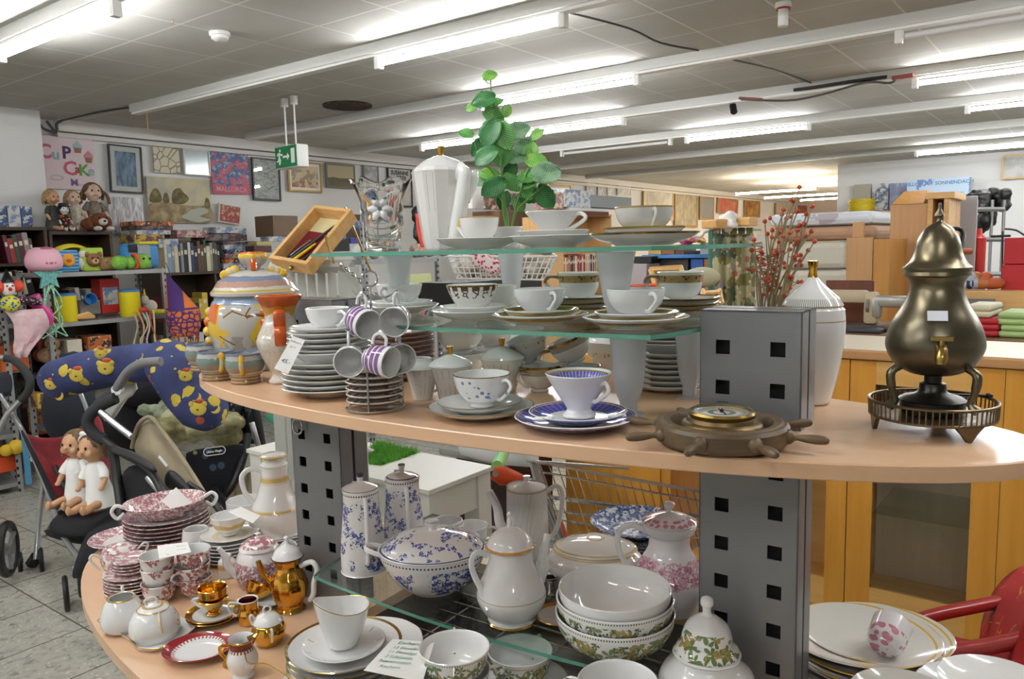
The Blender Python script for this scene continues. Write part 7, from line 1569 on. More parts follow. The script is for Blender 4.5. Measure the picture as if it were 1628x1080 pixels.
def door(xa,xb,glassd=True,fl=None,fr=None,nm='door'):
 d_=MB();wl=fl or .06;wr=fr or .06
 d_.box(xa,xa+wl,-.0,.02,.1,zc0-.005);d_.box(xb-wr,xb,0,.02,.1,zc0-.005)
 g=d_.build(nm,m_yel,t,smooth=False)
 MB().box(xa+wl,xb-wr,.001,.02,.1,zc(1450,950)).build('door_rail',m_yel2,g,smooth=False);MB().box(xa+wl,xb-wr,.001,.02,zc(1460,617),zc0-.005).build('door_rail',m_yel2,g,smooth=False)
 MB().box(xa+wl,xb-wr,.008,.012,zc(1450,950),zc(1460,617)).build('pane',m_pglass,g,smooth=False)
m_inside=wood('cabinet inside','D6C4A2','E0D0B0',3,.5,2,10)  # tan wood of the inner back, made paler against the dim interior
door(xs[1]+.002,xs[4]-.002,True,xs[2]-xs[1],xs[4]-xs[3])
door(xs[0]-.35,xs[1]-.002,True,.06,.075)
MB().box(xs[4],xs[5],0,.02,.1,zc0-.005).build('door',m_yel,t,smooth=False)
MB().box(xs[2],xs[3],.04,.42,.5,.506).build('glass_board',m_glass,t,smooth=False)
MB().box(xs[1]-.01,xs[1]+.0,.02,.44,.1,zc0).box(xs[4]-.005,xs[4]+.01,.02,.44,.1,zc0).build('partition',m_yel,t,smooth=False)
MB().box(xs[1]+.02,xs[4]-.02,.425,.438,.1,zc0).build('inner_back',m_inside,t,smooth=False)
MB().box(xs[1]+.02,xs[4]-.02,.03,.42,.09,.11).build('inner_floor',m_yel2,t,smooth=False)
# ================================================================ RED CHAIR
t=thing('armchair','red garden armchair with red tubular armrests at the bottom right','chair',(0,0,0),0)
m_rt=M('red painted tube','9A2A28',.3,coat=.3);m_rc=deco('red dotted cloth','A82222',[{'vor':(12,.17),'col':'2E5E5A'},{'edge':(10,.02),'mask':(9,.56),'col':'C88A2A'}],.85,0)
dt(t,'armrest',[(1428,1030,1.95),(1434,1000,1.98),(1455,988,2.0),(1500,975,2.0),(1590,957,2.0)],.017,m_rt,12)
dt(t,'armrest',[(1420,1062,1.75),(1480,1043,1.72),(1560,1030,1.7),(1650,1012,1.68)],.018,m_rt,12)
dt(t,'front_leg',[(1428,1030,1.95),(1424,1100,1.95),(1420,1300,1.95)],.016,m_rt);dt(t,'front_leg',[(1420,1062,1.75),(1416,1130,1.75),(1410,1400,1.75)],.016,m_rt)
sheet('back_cushion',[[(1640,905,2.2),(1660,930,1.9),(1680,960,1.7)],[(1600,935,2.15),(1640,945,1.85),(1680,975,1.65)],[(1580,975,2.1),(1610,990,1.85),(1650,1000,1.65)],[(1573,1020,2.05),(1590,1040,1.85),(1630,1060,1.65)],[(1575,1060,2.0),(1585,1080,1.82),(1620,1110,1.6)]],m_rc,t,.05)
sheet('seat',[[(1440,1004,2.15),(1520,1022,2.12),(1600,1040,2.1)],[(1430,1040,1.95),(1520,1060,1.9),(1600,1075,1.9)],[(1425,1090,1.8),(1510,1110,1.75),(1600,1130,1.75)]],m_rc,t,.03)
# ================================================================ BACKGROUND, CENTRE AND RIGHT
def boxW(name,label,cat,w,x0,y0,x1,y1,dp,mat,group=None,bev=.004,stripe=None,floor=False,stripes=None):
 ra,_=PW(x0,(y0+y1)/2,w);rb,_=PW(x1,(y0+y1)/2,w);_,za=PW((x0+x1)/2,y0,w);_,zb=PW((x0+x1)/2,y1,w)
 if floor:zb=0
 L_=abs(ra-rb);b=MB().rbox(0,L_,0,dp,0,za-zb,bev);mats=[mat]
 if stripe:b.box(L_*.12,L_*.88,-.0015,0,(za-zb)*.25,(za-zb)*.75,mi=1);mats.append(stripe)
 o=b.build(name,mats,smooth=False);o.location=RW(ra,w,zb);o.rotation_euler[2]=ROT_BACK
 return tag(o,label,cat,group)
def col(c_,rg=.6):return M('paint '+c_,c_,rg)
t=thing('display_box','slanted open pine display box with red velvet, pens and a yellow knife','display box',(0,0,0),0)
A_,B_,C_,D_=D3(427,410,2.62),D3(487,420,2.536),D3(548,327,2.683),D3(490,327,2.767)
ex=(B_-A_).normalized();ey=(D_-A_);W_=(B_-A_).length;H_=((D_-A_).length+(C_-B_).length)/2;ey=(ey-ex*ey.dot(ex)).normalized();ez=ex.cross(ey)
T=Matrix((ex,ey,ez)).transposed().to_4x4();T.translation=A_
if ez.dot(-A_+Vector((0,0,EYE)))<0:pass
f_=.014
for nm,q in(('side_board',(0,f_,0,H_)),('side_board',(W_-f_,W_,0,H_)),('end_board',(f_,W_-f_,0,f_)),('end_board',(f_,W_-f_,H_-f_,H_))):
 MB().box(q[0],q[1],q[2],q[3],-.05,.0,T).build(nm,m_pine,t,smooth=False)
MB().box(f_,W_-f_,f_,H_-f_,-.05,-.045,T).build('base_board',M('cream paper','CFC496',.7),t,smooth=False)
MB().box(f_,W_-f_,f_+.01,H_*.68,-.045,-.043,T).build('velvet',M('dark red velvet','6A1620',.9),t,smooth=False)
for k,(a,b_,r_,m_)in enumerate([((.03,.02),(.09,H_*.8),.007,M('gunmetal','4A4844',.35,.8)),((.02,.03),(.05,H_*.5),.004,m_steel),((.045,.02),(.075,H_*.45),.007,col('D9B41E',.4)),((.07,.02),(.11,H_*.55),.006,m_black),((.02,.02),(.035,H_*.38),.005,M('navy pen','1E2440',.4))]):
 sx=W_/.13
 MB().tube([T@Vector((a[0]*sx,a[1],-.034)),T@Vector((b_[0]*sx,b_[1],-.034))],[r_,r_*.6],8).build('pen_knife',m_,t)
MB().ball(T@Vector((W_*.55,-.008,-.025)),.008,.008,.008).build('brass_knob',m_brass,t)
for p_ in([(549,330,2.75),(590,432,2.6)],[(517,375,2.6),(531,418,2.55)]):MB().tube([D3(*q)for q in p_],.004,6).build('support_rod',m_brass,t)
t=thing('cot_panel','pale grey slatted panel below the pine display box','slatted panel',(0,0,0),0)
m_lg=M('light grey paint','A9ABA4',.5)
pa,pb=D3(432,424,2.75),D3(560,424,2.62);
MB().tube([pa,pb],.022,4).build('top_rail',m_lg,t,smooth=False)
for k in range(9):
 u=k/8;p_=pa*(1-u)+pb*u;MB().box(p_.x-.013,p_.x+.013,p_.y-.006,p_.y+.006,.45,p_.z).build('slat',m_lg,t,smooth=False)
MB().tube([Vector((pa.x,pa.y,.45)),Vector((pb.x,pb.y,.45))],.022,4).build('bottom_rail',m_lg,t,smooth=False)
for p_ in(pa,pb):MB().box(p_.x-.02,p_.x+.02,p_.y-.02,p_.y+.02,0,p_.z).build('post',m_lg,t,smooth=False)
b=MB();q=cr([D3(537,418,2.55),D3(560,436,2.5),D3(585,458,2.4),D3(592,468,2.3)],5)
for k in range(len(q)-1):
 c_=(q[k]+q[k+1])/2;d_=(q[k+1]-q[k]);u_=d_.normalized();v_=(Vector((0,0,1))if k%2 else Vector((0,1,0)));v_=(v_-u_*v_.dot(u_)).normalized()
 b.tube([c_+u_*(d_.length*.7*math.cos(a))+v_*(.007*math.sin(a))for a in np.linspace(0,2*PI,10,endpoint=False)],.0022,5,closed=True)
tag(b.build('chain',m_steel),'steel chain hanging from the display box towards the mug tree','chain')
K=6.7
for a in[('carton','large brown carton on the shelf left of the pine display box','carton',K,434,343,474,376,.3,col('6E5844')),('small_box','white and blue small box left of the brown carton','box',K,428,376,450,384,.15,G(3)),('small_box','yellowish flat box below the white blue box','box',K,408,384,432,390,.15,col('B0A468')),('small_box','brown flat wooden box below the yellowish one','box',K,404,391,432,402,.15,col('4E3628')),('storage_bin','black plastic storage bin of jeans behind the display box','bin',5.2,514,378,556,400,.3,m_black),('small_box','blue violet lid right of the black bin','box',5.2,557,378,574,387,.2,col('3E3A8E')),('pencil_pack','blue and yellow pack of coloured pencils below the bin','pack',4.6,490,403,524,419,.1,G(1)),('shelf_box','dark brown open cupboard behind the blue clothes','cupboard',6.9,548,341,576,380,.3,col('4A3A2E')),('sign_box','pale yellow-green folder box behind the left cups','folder',4.4,652,436,686,460,.05,col('BCC08A')),('toy_strip','blue shelf strip with picture labels behind the brown patterned cup','strip',4.38,678,461,716,468,.05,G(1)),('black_crate','black crate under the white wire basket','crate',3.75,720,445,862,482,.35,m_black),('cupboard','brown wooden cupboard side behind the plant stems','cupboard',5.6,795,336,862,480,.4,wood('walnut','5E4634','6E5440',3,.5,2,10)),('picture_box','glossy picture box with dark print behind the plant stems','box',5.7,775,306,828,334,.06,deco('dark print','4E4240',[{'noise':(10,.5),'col':'A0785A'},{'noise':(16,.58),'col':'C8C0B8'}],.4,0)),('bed_board','white panel leaning behind the tall faceted pot','board',6.0,746,290,776,332,.04,m_whitef),('water_pack','white carton with blue lid behind the gold label cup','carton',5.0,737,313,751,332,.06,M('white carton','D4D4D2',.5),)]:
 boxthing(a[0],a[1],a[2],a[3],a[4],a[5],a[6],a[7],a[8],a[9])
t=thing('steel_shelf','grey steel shelf with galvanised posts behind the glass shelves','shelf rack',RW(4.4,PR(575,410,4.4)[0],0),ROT_LEFT)
Ls=PR(762,410,4.4)[0]-PR(575,410,4.4)[0];zsh=PR(700,409,4.4)[1];zs2_=PR(700,462,4.4)[1]
for z in(zsh,zs2_,.6):MB().box(0,Ls,0,.4,z-.035,z).build('rack_shelf',m_galv,t,smooth=False)
for x in(0.02,Ls-.04,Ls*.6):MB().box(x,x+.035,-.004,.03,0,zsh if x>.1 else zsh+.3).build('post',m_galvh,t,smooth=False)
for k,(px,c_,lb)in enumerate([(668,'7A4A30','brown woven basket on the steel shelf by the tall pot'),(676,'C84A32','bright red toy on the steel shelf'),(690,'B8BC94','pale green patterned bag on the steel shelf'),(712,'B87A4A','orange brown soft bundle on the steel shelf'),(577,'C9D0CC','white plastic bag on the steel shelf behind the crystal vase'),(602,'A9C4AC','white bag with green print on the steel shelf')]):
 w_,_=PR(px,405,4.5);o=tag(MB().ball((0,0,.06),.055,.06,.06,14,9).ball((.02,0,.09),.03,.04,.04,10,7).build('bundle',patmat('bundle '+c_,[(.35,c_),(.7,'D8D0C4')],18,3,.8)),lb,'bundle');o.location=RW(4.55,w_,zsh+.001)
t=thing('wicker_tray','small brown wicker tray under the steel shelf','basket',RW(4.5,PR(667,428,4.5)[0],zs2_+.001),0);MB().lathe(shell([(.08,0),(.1,.05)],.01),20).build('tray_body',col('6E4E3A'),t)
def heap2(name,label,cat,cx,cy,d,rx,ry,rz,mat,n=9,seed=1):return heap(name,label,cat,cx,cy,d,rx,ry,rz,mat,n,seed)
heap('jeans_pile','pile of blue jeans behind the pine display box','clothes',538,367,6.3,.16,.1,.1,patmat('denim',[(.35,'3E506E'),(.6,'6E84A4')],8,3),9,4)
heap('helmet','black and red helmet visor hanging behind the faceted pot','helmet',672,352,5.2,.06,.08,.14,m_black,6,9)
tag(MB().tube(cr([D3(672,345,5),D3(680,320,5),D3(660,302,5)],4),.014,8).build('bike_handle',m_black),'black bent handlebar above the faceted pot body','handlebar')
tag(MB().tube(cr([D3(664,340,4.9),D3(667,370,4.9),D3(673,392,4.9)],4),.016,8).build('red_strap',col('B8382A')),'red upright strap left of the faceted coffee pot','strap')
t=thing('wire_basket','white wire basket full of bundled cloths behind the glass shelves','basket',(0,0,0),0)
m_ww=M('white wire','D8D8D4',.4)
top=[D3(712,408,3.5),D3(886,408,3.5),D3(880,404,3.9),D3(722,404,3.9)];bot=[D3(726,443,3.5),D3(868,445,3.5),D3(862,438,3.85),D3(733,438,3.85)]
MB().tube(top,.005,6,closed=True).tube(bot,.004,6,closed=True).build('rim_wire',m_ww,t)
b=MB()
for s_ in range(4):
 a,c_=top[s_],top[(s_+1)%4];d_,e=bot[s_],bot[(s_+1)%4];n_=18 if s_%2==0 else 6
 for k in range(n_+1):b.tube([a.lerp(c_,k/n_),d_.lerp(e,k/n_)],.0028,4)
 for k in(1,2,3):b.tube([a.lerp(d_,k/4),c_.lerp(e,k/4)],.0028,4)
b.build('mesh_wires',m_ww,t)
m_mix=deco('mixed cloth','A89C8A',[{'noise':(7,.52),'col':'6E6A70'},{'noise':(9,.56),'col':'C4BCB0'},{'noise':(13,.6),'col':'B0A458'}],.8,0)
for k,(x,y,lb)in enumerate([(745,420,'dark and beige rolled cloths at the left of the wire basket'),(790,412,'grey and white rolled cloths in the middle of the wire basket'),(835,418,'pale tied cloth bundles at the right of the wire basket'),(800,398,'yellowish cloth bundle on top of the wire basket'),(850,400,'cream cloth bundle on top at the right of the wire basket')]):
 heap('cloth_bundle',lb,'cloth',x,y,3.7,.085,.1,.065 if k<3 else .05,patmat('cloth mix %d'%k,[(.35,['5E4A3A','7E8490','8E8468','B0A86A','A8A094'][k]),(.5,'A89C8C'),(.65,'D0CAC0')],16,3,.8),9,k+20)
t=tag(MB().tube([D3(756,409,3.46),D3(794,429,3.44)],.034,14).build('checked_roll',deco('red check','D8C8C8',[{'vor':(60,.4),'col':'B03A4A'}],.8,0)),'rolled red and white checked cloth in front in the wire basket','cloth')
bc5,zs5,zt5,e0_,e1_=bookcase('light pine bookcase with folders behind the right glass vase',5.0,893,972,343,[435,500],.35,wood('light pine','BE9460','CCA470',3,.45,2,10),uprights=())
books(5.0,PR(897,430,5.0)[0],PR(962,430,5.0)[0],zs5[0],.2,.24,'in the light pine bookcase','folders in the pine bookcase',12,pal=[1,9,2,0,5,6,10,4],tmin=.012,tmax=.022)
MB().box(PR(867,400,4.99)[0]-e0_,0,0,.3,0,zt5-.05).build('outer_side',wood('light pine','BE9460','CCA470',3,.45,2,10),bc5,smooth=False)
for a in[('game_box','white game box with table photo on the pine bookcase',897,302,940,330,G(3)),('game_box','grey metal box on the right of the photo box',940,312,1004,331,col('8E9496')),('game_box','flat white box topmost under the photo box',905,331,968,336,M('white carton','D4D4D2',.5)),('game_box','red dark flat box on the pine bookcase',918,336,968,342,col('5E2A26')),('game_box','stack of red edged books left of the photo box',874,305,896,332,G(2))]:
 boxthing(a[0],a[1],'game',4.98 if a[5]<338 else 4.96,a[2],a[3],a[4],a[5],.2,a[6])
Wk=5.0
o=boxW('blue_shelf','bright blue shelf board in front of the tapestry','shelf',Wk,1020,405,1131,411,.35,col('3E78B4'))
boxW('cupboard','dark open cupboard below the blue board','cupboard',Wk+.05,1033,412,1094,470,.3,col('3A3430'),floor=True)
boxW('cupboard','cupboard with bright blue back right of the dark one','cupboard',Wk+.02,1098,412,1118,470,.3,col('2A5298'),floor=True)
boxW('cupboard','brown wooden side right of the blue back','cupboard',Wk,1119,412,1132,470,.3,col('96693A'),floor=True)
boxW('cabinet','pale mauve box standing left of the dark cupboard','box',Wk-.15,1000,420,1028,455,.2,col('A89CA0'));boxW('crate','black crate on the mauve box','crate',Wk-.1,1003,408,1035,419,.2,m_black)
for x0,x1,y0,c_,lb in[(1030,1051,388,'B89A50','yellow woven basket on the blue board'),(1052,1072,389,'8E5A2E','brown leather case on the blue board'),(1073,1088,390,'5E3A2A','dark brown box on the blue board'),(1089,1105,399,'2E2826','small black tray on the blue board'),(1113,1129,386,'C4C6C8','white tapering bin on the blue board')]:
 boxW('basket' if 'basket' in lb else 'box',lb,'box',Wk+.03,x0,y0,x1,405,.2,col(c_))
heap('pink_cloth','crumpled pink cloth on the boxes of the blue board','cloth',1092,380,5.3*.98,.13,.1,.04,patmat('pink cloth',[(.4,'A83A52'),(.6,'D86A80')],14,3),6,33)
t=thing('empty_frame','empty wooden picture frame leaning below the blue board','frame',(0,0,0),0)  # loose wooden frame with nothing mounted in it
q4=[D3(1035,430,4.3),D3(1083,426,4.3),D3(1090,452,4.2),D3(1042,456,4.2)]
MB().tube(q4,.022,4,closed=True).build('frame_rails',m_pine,t,smooth=False)
t=thing('small_frame','small wooden frame with mirror glass inside the empty frame','frame',(0,0,0),0)  # second loose wooden frame, with a pale pane
q4=[D3(1056,432,4.4),D3(1076,431,4.4),D3(1078,448,4.35),D3(1064,449,4.35)]
MB().tube(q4,.012,4,closed=True).build('frame_rails',m_pine,t,smooth=False);MB().add(q4,[(0,1,2,3)]).build('mirror_glass',M('pale mirror','B8C0BC',.1,.6),t,solid=.003)
tag(MB().ball(D3(1116,441,4.2),.1,.07,.055,18,12).build('cushion',M('linen cushion','B5AF94',.9)),'pale linen cushion between the frames and the tapestry','cushion')
tag(MB().tube([D3(985,458,4.2),D3(1010,457,4.2),D3(1042,455,4.18)],.016,6).build('orange_bar',col('C84A22')),'orange bar lying below the mauve box','bar')
t=thing('wooden_crate','light slatted wooden crate by the foot of the tapestry','crate',(0,0,0),0)
for y_ in(466,476):MB().tube([D3(1115,y_,3.6),D3(1146,y_-2,3.5)],.01,4).build('slat',m_pine,t,smooth=False)
for x_ in(1117,1144):MB().tube([D3(x_,460,3.55),D3(x_+4,482,3.5)],.01,4).build('corner_post',m_pine,t,smooth=False)
t=thing('garment_rail','white and teal clothes rail standing left of the tapestry','clothes rail',(0,0,0),0)
MB().tube([D3(1131,365,4.5),Vector((D3(1131,365,4.5).x,D3(1131,365,4.5).y,0))],.018,8).build('pole',M('teal pole','3E7A6A',.6),t)
MB().tube(cr([D3(1066,384,4.5),D3(1072,371,4.5),D3(1112,377,4.5),D3(1128,366,4.5),D3(1210,364,4.5)],3),.01,8).build('rail',m_ww,t)
m_tap=deco('tapestry','9C9878',[{'vor':(11,.42),'col':'6E6A3E'},{'noise':(9,.54),'col':'4A5A48'},{'vor':(16,.3),'mask':(6,.5),'col':'A05A44'},{'vor':(22,.25),'mask':(8,.5),'col':'C4B890'},{'vor':(13,.22),'mask':(7,.54),'col':'8E84A0'}],.9,0)
o=sheet('tapestry',[[(x,y,4.42+.03*math.sin(x*.4))for x in np.linspace(1134,1199,14)]for y in np.linspace(372,560,8)],m_tap,None,.012,1)
tag(o,'heavy floral tapestry curtain hanging left of the berry branches','curtain')
b=MB()
for k in range(5):x_=1140+k*13;b.tube([D3(x_,374,4.4),D3(x_,362,4.4)],.02,6,flat=.3)
b.build('hanging_loops',m_tap,o);
for k,(x0,x1)in enumerate(((1124,1148),(1161,1198))):
 tag(MB().rbox(0,1,-.04,.04,-.025,.025,.01,Matrix.Translation(D3(x0,357-3*k,4.42))@Matrix.Rotation(math.atan2((D3(x1,352,4.3)-D3(x0,356,4.42)).y,(D3(x1,352,4.3)-D3(x0,356,4.42)).x),4,'Z')@Matrix.Diagonal(((D3(x1,352,4.3)-D3(x0,356,4.42)).length,1,1,1))).build('wooden_pelmet',m_pine,smooth=False),'pine board on the tapestry rail, %s piece'%['left','right'][k],'board')
heap('white_cloth','white cloth thrown over the rail above the tapestry','cloth',1166,350,4.35,.07,.06,.06,m_white,6,14)
Wm=7.3
def boxPad(name,lb,cat,w,x0,y0,x1,y1,dp,mat):return boxW(name,lb,cat,w,x0,y0,x1,y1,dp,mat,bev=.05)
boxPad('mattress','upper pale striped mattress, topmost of the stack behind the berries','mattress',Wm,1222,338,1389,359,1.0,deco('mattress a','C4C8CC',[{'noise':(3,.58),'col':'A8A0A4'}],.8,0))
boxPad('mattress','brown wrapped mattress below the pale one','mattress',Wm,1232,360,1394,383,1.0,patmat('brown mattress',[(.4,'8E6A50'),(.6,'A07C60')],3))
boxPad('mattress','cream leather cushion block, upper one behind the white pot knob','cushion',Wm-.1,1236,385,1344,428,.9,M('cream leather','B8B4A4',.45));boxPad('mattress','cream leather cushion block, lower one behind the white pot','cushion',Wm-.1,1236,429,1344,475,.9,M('cream leather','B8B4A4',.45))
boxPad('bed','pale bed base under the cream cushion blocks','bed',Wm,1232,476,1400,520,1.0,M('cream leather','B8B4A4',.45))
boxW('white_post','narrow white board standing right of the tapestry','board',4.6,1203,372,1217,480,.03,m_whitef,floor=True)
m_pw=wood('pale veneer','B98C5C','C69A6A',2,.45,2,14)
boxW('cupboard','pale veneer cupboard right of the cream cushions','cupboard',5.2,1344,378,1386,520,.02,m_pw,floor=True)
boxW('cupboard','honey cupboard with hinged door right of the veneer one','cupboard',5.2,1387,380,1414,520,.5,wood('honey veneer','B07A34','BC8A44',2,.45,2,14),floor=True)
boxW('board','narrow upright wooden board above the veneer cupboard','board',5.3,1355,353,1373,378,.03,m_pw)
wr_=boxW('wardrobe','tall veneer corner wardrobe with slanted top behind the samovar','wardrobe',5.8,1413,325,1472,520,.5,m_pw,floor=True)
t=thing('wardrobe_cabinet','open pine cabinet side with pale cloth behind the samovar lid','wardrobe',RW(PW(1472,400,5.75)[0],5.75,0),ROT_BACK)
Lw=PW(1472,400,5.75)[0]-PW(1506,400,5.75)[0];zw=PW(1490,316,5.75)[1]
MB().box(-.0,.03,0,.5,0,zw).build('side_panel',m_pine,t,smooth=False);MB().box(Lw-.03,Lw,0,.5,0,zw).build('side_panel',m_pine,t,smooth=False);MB().box(-.01,Lw+.03,-.02,.5,zw,zw+.04).build('top_board',m_pine,t,smooth=False);MB().box(0,Lw,.3,.32,0,zw).build('inner_back',col('8A8490'),t,smooth=False)
ra_=PW(1418,330,5.8)[0]
b=MB();z0_=PW(1440,325,5.8)[1];L_=ra_-PW(1470,330,5.8)[0]
b.add([(0,0,0),(L_,0,0),(L_,.5,0),(0,.5,0),(.06,.12,.09),(L_,.12,.09),(L_,.5,.09),(.06,.5,.09)],[(0,1,5,4),(1,2,6,5),(2,3,7,6),(3,0,4,7),(4,5,6,7),(0,3,2,1)])
o=b.build('slanted_top',wood('honey veneer','B07A34','BC8A44',2,.45,2,14),wr_,smooth=False);o.location=(0,0,z0_+.001)
boxW('low_cupboard','low pine cupboard under the shoes at the right edge','cupboard',5.0,1500,463,1640,520,.4,m_pine,floor=True)
boxW('glass_door','grey glass door of the low pine cupboard','panel',4.93,1520,475,1582,500,.02,col('6E6A64'))  # glass door of the low cupboard, built as a separate slab
boxW('red_box','large red box, upper one of two at the right edge','box',5.15,1596,378,1640,420,.3,col('B0242A'));boxW('red_box','large red box, lower one of two at the right edge','box',5.15,1592,421,1640,462,.3,col('B0242A'))
boxW('partition_board','tall pale grey panel left of the black bags','panel',6.4,1522,312,1551,460,.03,col('A4A4A8'),floor=True)
t=thing('steel_rack','light steel rack with black bags right of the grey panel','shelf rack',(0,0,0),0)
for x_ in(1553,1578,1597):MB().tube([D3(x_,318,6.2),Vector((D3(x_,318,6.2).x,D3(x_,318,6.2).y,0))],.012,8).build('post',m_galv,t)
for y_ in(333,381,436):MB().tube([D3(1552,y_,6.2),D3(1598,y_,6.1)],.018,4).build('rack_shelf',m_galv,t,smooth=False)
heap('black_bag','black travel bag on top of the steel rack','bag',1572,318,6.3,.13,.1,.1,m_black,10,15);heap('black_bag','black bag on the middle board of the steel rack','bag',1562,358,6.3,.07,.1,.13,m_black,6,16)
tag(MB().lathe([(0,0),(.045,0),(.045,.26),(.02,.29),(.015,.33),(0,.33)],16,Matrix.Translation(D3(1554,437,5.6))).build('fire_extinguisher',col('B02A24',.35)),'small red fire extinguisher beside the steel rack','extinguisher')
t=thing('candle_stand','thin black wrought iron stand with scroll before the red boxes','stand',(0,0,0),0)
MB().tube([D3(1594,368,4.8),D3(1593,460,4.8)],.006,6).build('stem',m_black,t);MB().tube([D3(1608,425,4.8)+Vector((.05*(1-k/30)*math.cos(k*.45),0,.05*(1-k/30)*math.sin(k*.45)))for k in range(28)],.004,5).build('scroll',m_black,t);MB().tube([D3(1576,376,4.8),D3(1606,375,4.8)],.008,6).build('crossbar',m_black,t)
MB().tube(cr([D3(1598,364,4.8),D3(1615,366,4.75),D3(1628,374,4.7)],3),.006,6).build('candle_arm',m_black,t)
DOFF=-.7
t=thing('folded_buggy','black folded frame with curved handle behind the samovar','frame',(0,0,0),0)
MB().tube(cr([D3(1503,372,5.4),D3(1518,363,5.4),D3(1531,372,5.4),D3(1524,410,5.3),D3(1515,450,5.2)],4),.014,8).build('handle',m_black,t)
sheet('black_net',[[(1506,375,5.5),(1528,368,5.5)],[(1507,410,5.45),(1522,408,5.45)],[(1508,450,5.4),(1517,450,5.4)]],m_black,t,.02,1)
DOFF=0
boxW('white_bin','white cartons behind the folded black frame','box',6.6,1506,345,1524,362,.3,M('white carton','D4D4D2',.5))
tag(MB().tube([D3(1521,400,5.1),D3(1544,400,5.1)],.02,8).build('wooden_handle',col('96501E')),'short orange brown wooden handle right of the folded frame','stick')  # loose wooden handle
random.seed(9)
for k,(x,c_,lb)in enumerate([(1517,'D0D0CC','white shoe at the left of the shoe row'),(1533,'C8C8C4','white shoe beside a dark blue one'),(1541,'2E3460','dark blue cap lying among the shoes'),(1551,'A8B0BC','pale blue grey shoe in the shoe row'),(1559,'B0703E','orange brown wooden shoe tree'),(1576,'B0562E','red brown sandal at the right of the shoe row')]):
 o=tag(MB().ball((0,0,.035),.07,.05,.035,12,8).ball((-.03,0,.06),.035,.04,.04,10,7).build('shoe',col(c_)),lb,'shoe');q_=PW(x,455,5.1);o.location=RW(q_[0],5.12,PW(1560,463,5.0)[1]+.003);o.rotation_euler[2]=ROT_BACK+random.uniform(-.4,.4)
t=thing('table','long dark table carrying towels and sewing machines behind the counter','table',RW(PW(1290,540,4.0)[0],4.0,0),ROT_BACK)
Lt=PW(1290,540,4.0)[0]-PW(1700,540,4.0)[0];zt_=PW(1500,537,4.0)[1]
MB().box(0,Lt,0,.7,zt_-.03,zt_).build('table_top',wood('mid brown wood','6E5238','82644A',3,.4,0,10),t,smooth=False)
for x in(.05,Lt-.1):
 for y in(.05,.6):MB().box(x,x+.05,y,y+.05,0,zt_-.03).build('leg',m_dark,t,smooth=False)
def towel(lb,px0,px1,c_,n,w,z):
 ra,rb=PW(px0,520,w)[0],PW(px1,520,w)[0];L_=ra-rb
 b=MB()
 for k in range(n):b.rbox(0+.01*math.sin(k*2),L_+.01*math.sin(k*3),0,.25,.028*k,.028*k+.03,.013,seg=3)
 o=tag(b.build('towel',patmat('towel '+c_,[(.3,c_),(.7,c_)],10),angle=60),lb,'towel');o.location=RW(ra,w,z);o.rotation_euler[2]=ROT_BACK-.1;return o
towel('red folded towel under the cream one behind the samovar',1538,1588,'A8222A',3,4.1,zt_+.001);towel('cream folded towel on the red one behind the samovar',1528,1575,'C8C2A8',2,4.1,zt_+.087)
towel('pile of pale green towels with a tag at the right edge',1586,1650,'9CB878',4,4.1,zt_+.001)
card('price_tag','white tag on the pale green towels',[D3(1598,521,3.55),D3(1606,519,3.55),D3(1609,527,3.55),D3(1602,530,3.55)],m_card,cat='tag')
boxW('wooden_lid','dark red-brown wooden lid standing behind the cream sewing machine','lid',4.35,1312,446,1388,521,.02,wood('red brown wood','5A3020','6E3E2A',3,.35,2,10))  # loose wooden lid standing on edge
def sewing(lb,px,py,w,s_,c_):
 r_,z=PW(px,py,w);t=thing('sewing_machine',lb,'sewing machine',RW(r_,w,zt_+.001),ROT_BACK)
 MB().rbox(-.17*s_,.17*s_,0,.15*s_,0,.04*s_,.01).build('base',m_dark,t)
 MB().rbox(.08*s_,.16*s_,.02*s_,.11*s_,.04*s_,.24*s_,.02*s_).rbox(-.15*s_,.1*s_,.02*s_,.11*s_,.17*s_,.25*s_,.02*s_).rbox(-.16*s_,-.09*s_,.02*s_,.11*s_,.09*s_,.24*s_,.02*s_).build('machine_body',c_,t)
 MB().lathe([(0,0),(.06*s_,0),(.06*s_,.02*s_),(0,.02*s_)],20,TR(-.165*s_,.06*s_,.18*s_)@RY(-PI/2)).build('hand_wheel',m_greyf,t)
 MB().tube([(-.12*s_,.06*s_,.04*s_),(-.12*s_,.06*s_,.1*s_)],.004,6).build('needle_bar',m_steel,t)
sewing('cream sewing machine before the dark lid',1348,525,4.12,.8,M('cream enamel','B4A68A',.35));sewing('grey chrome sewing machine left of the samovar body',1420,522,4.12,.7,M('grey enamel','9A9A94',.3,.4))
o=tag(MB().rbox(-.09,.09,-.06,.06,0,.02,.008).build('dark_cloth',col('3A3C42')),'flat dark folded cloth beside the cream sewing machine','cloth');o.location=RW(PW(1368,540,4.03)[0],4.09,zt_+.001);o.rotation_euler[2]=ROT_BACK
Wb=13.4
o=boxW('back_shelf','thin shelf board on the back wall under the yellow hoses','shelf',13.0,1340,336,1445,340,.45,m_pine)
o=boxW('cupboard','brown cupboard under the back wall shelf','cupboard',12.8,1385,352,1415,400,.4,col('5E3A28'),floor=True)
for a in[('board','plain grey-beige board on the back wall shelf',1357,293,1384,335,col('B5B1A2')),('poster','white instruction poster with blue drawings on the back wall',1386,292,1412,335,patmat('instruction sheet',[(.45,'D8DADC'),(.54,'4A5A78'),(.58,'D8DADC')],4,4)),('poster','blue violet poster next to the instruction sheet',1414,291,1441,335,patmat('violet poster',[(.4,'6E78A0'),(.6,'B8BEDA')],3,3))]:
 boxW(a[0],a[1],'poster',13.38,a[2],a[3],a[4],a[5],.03,a[6])
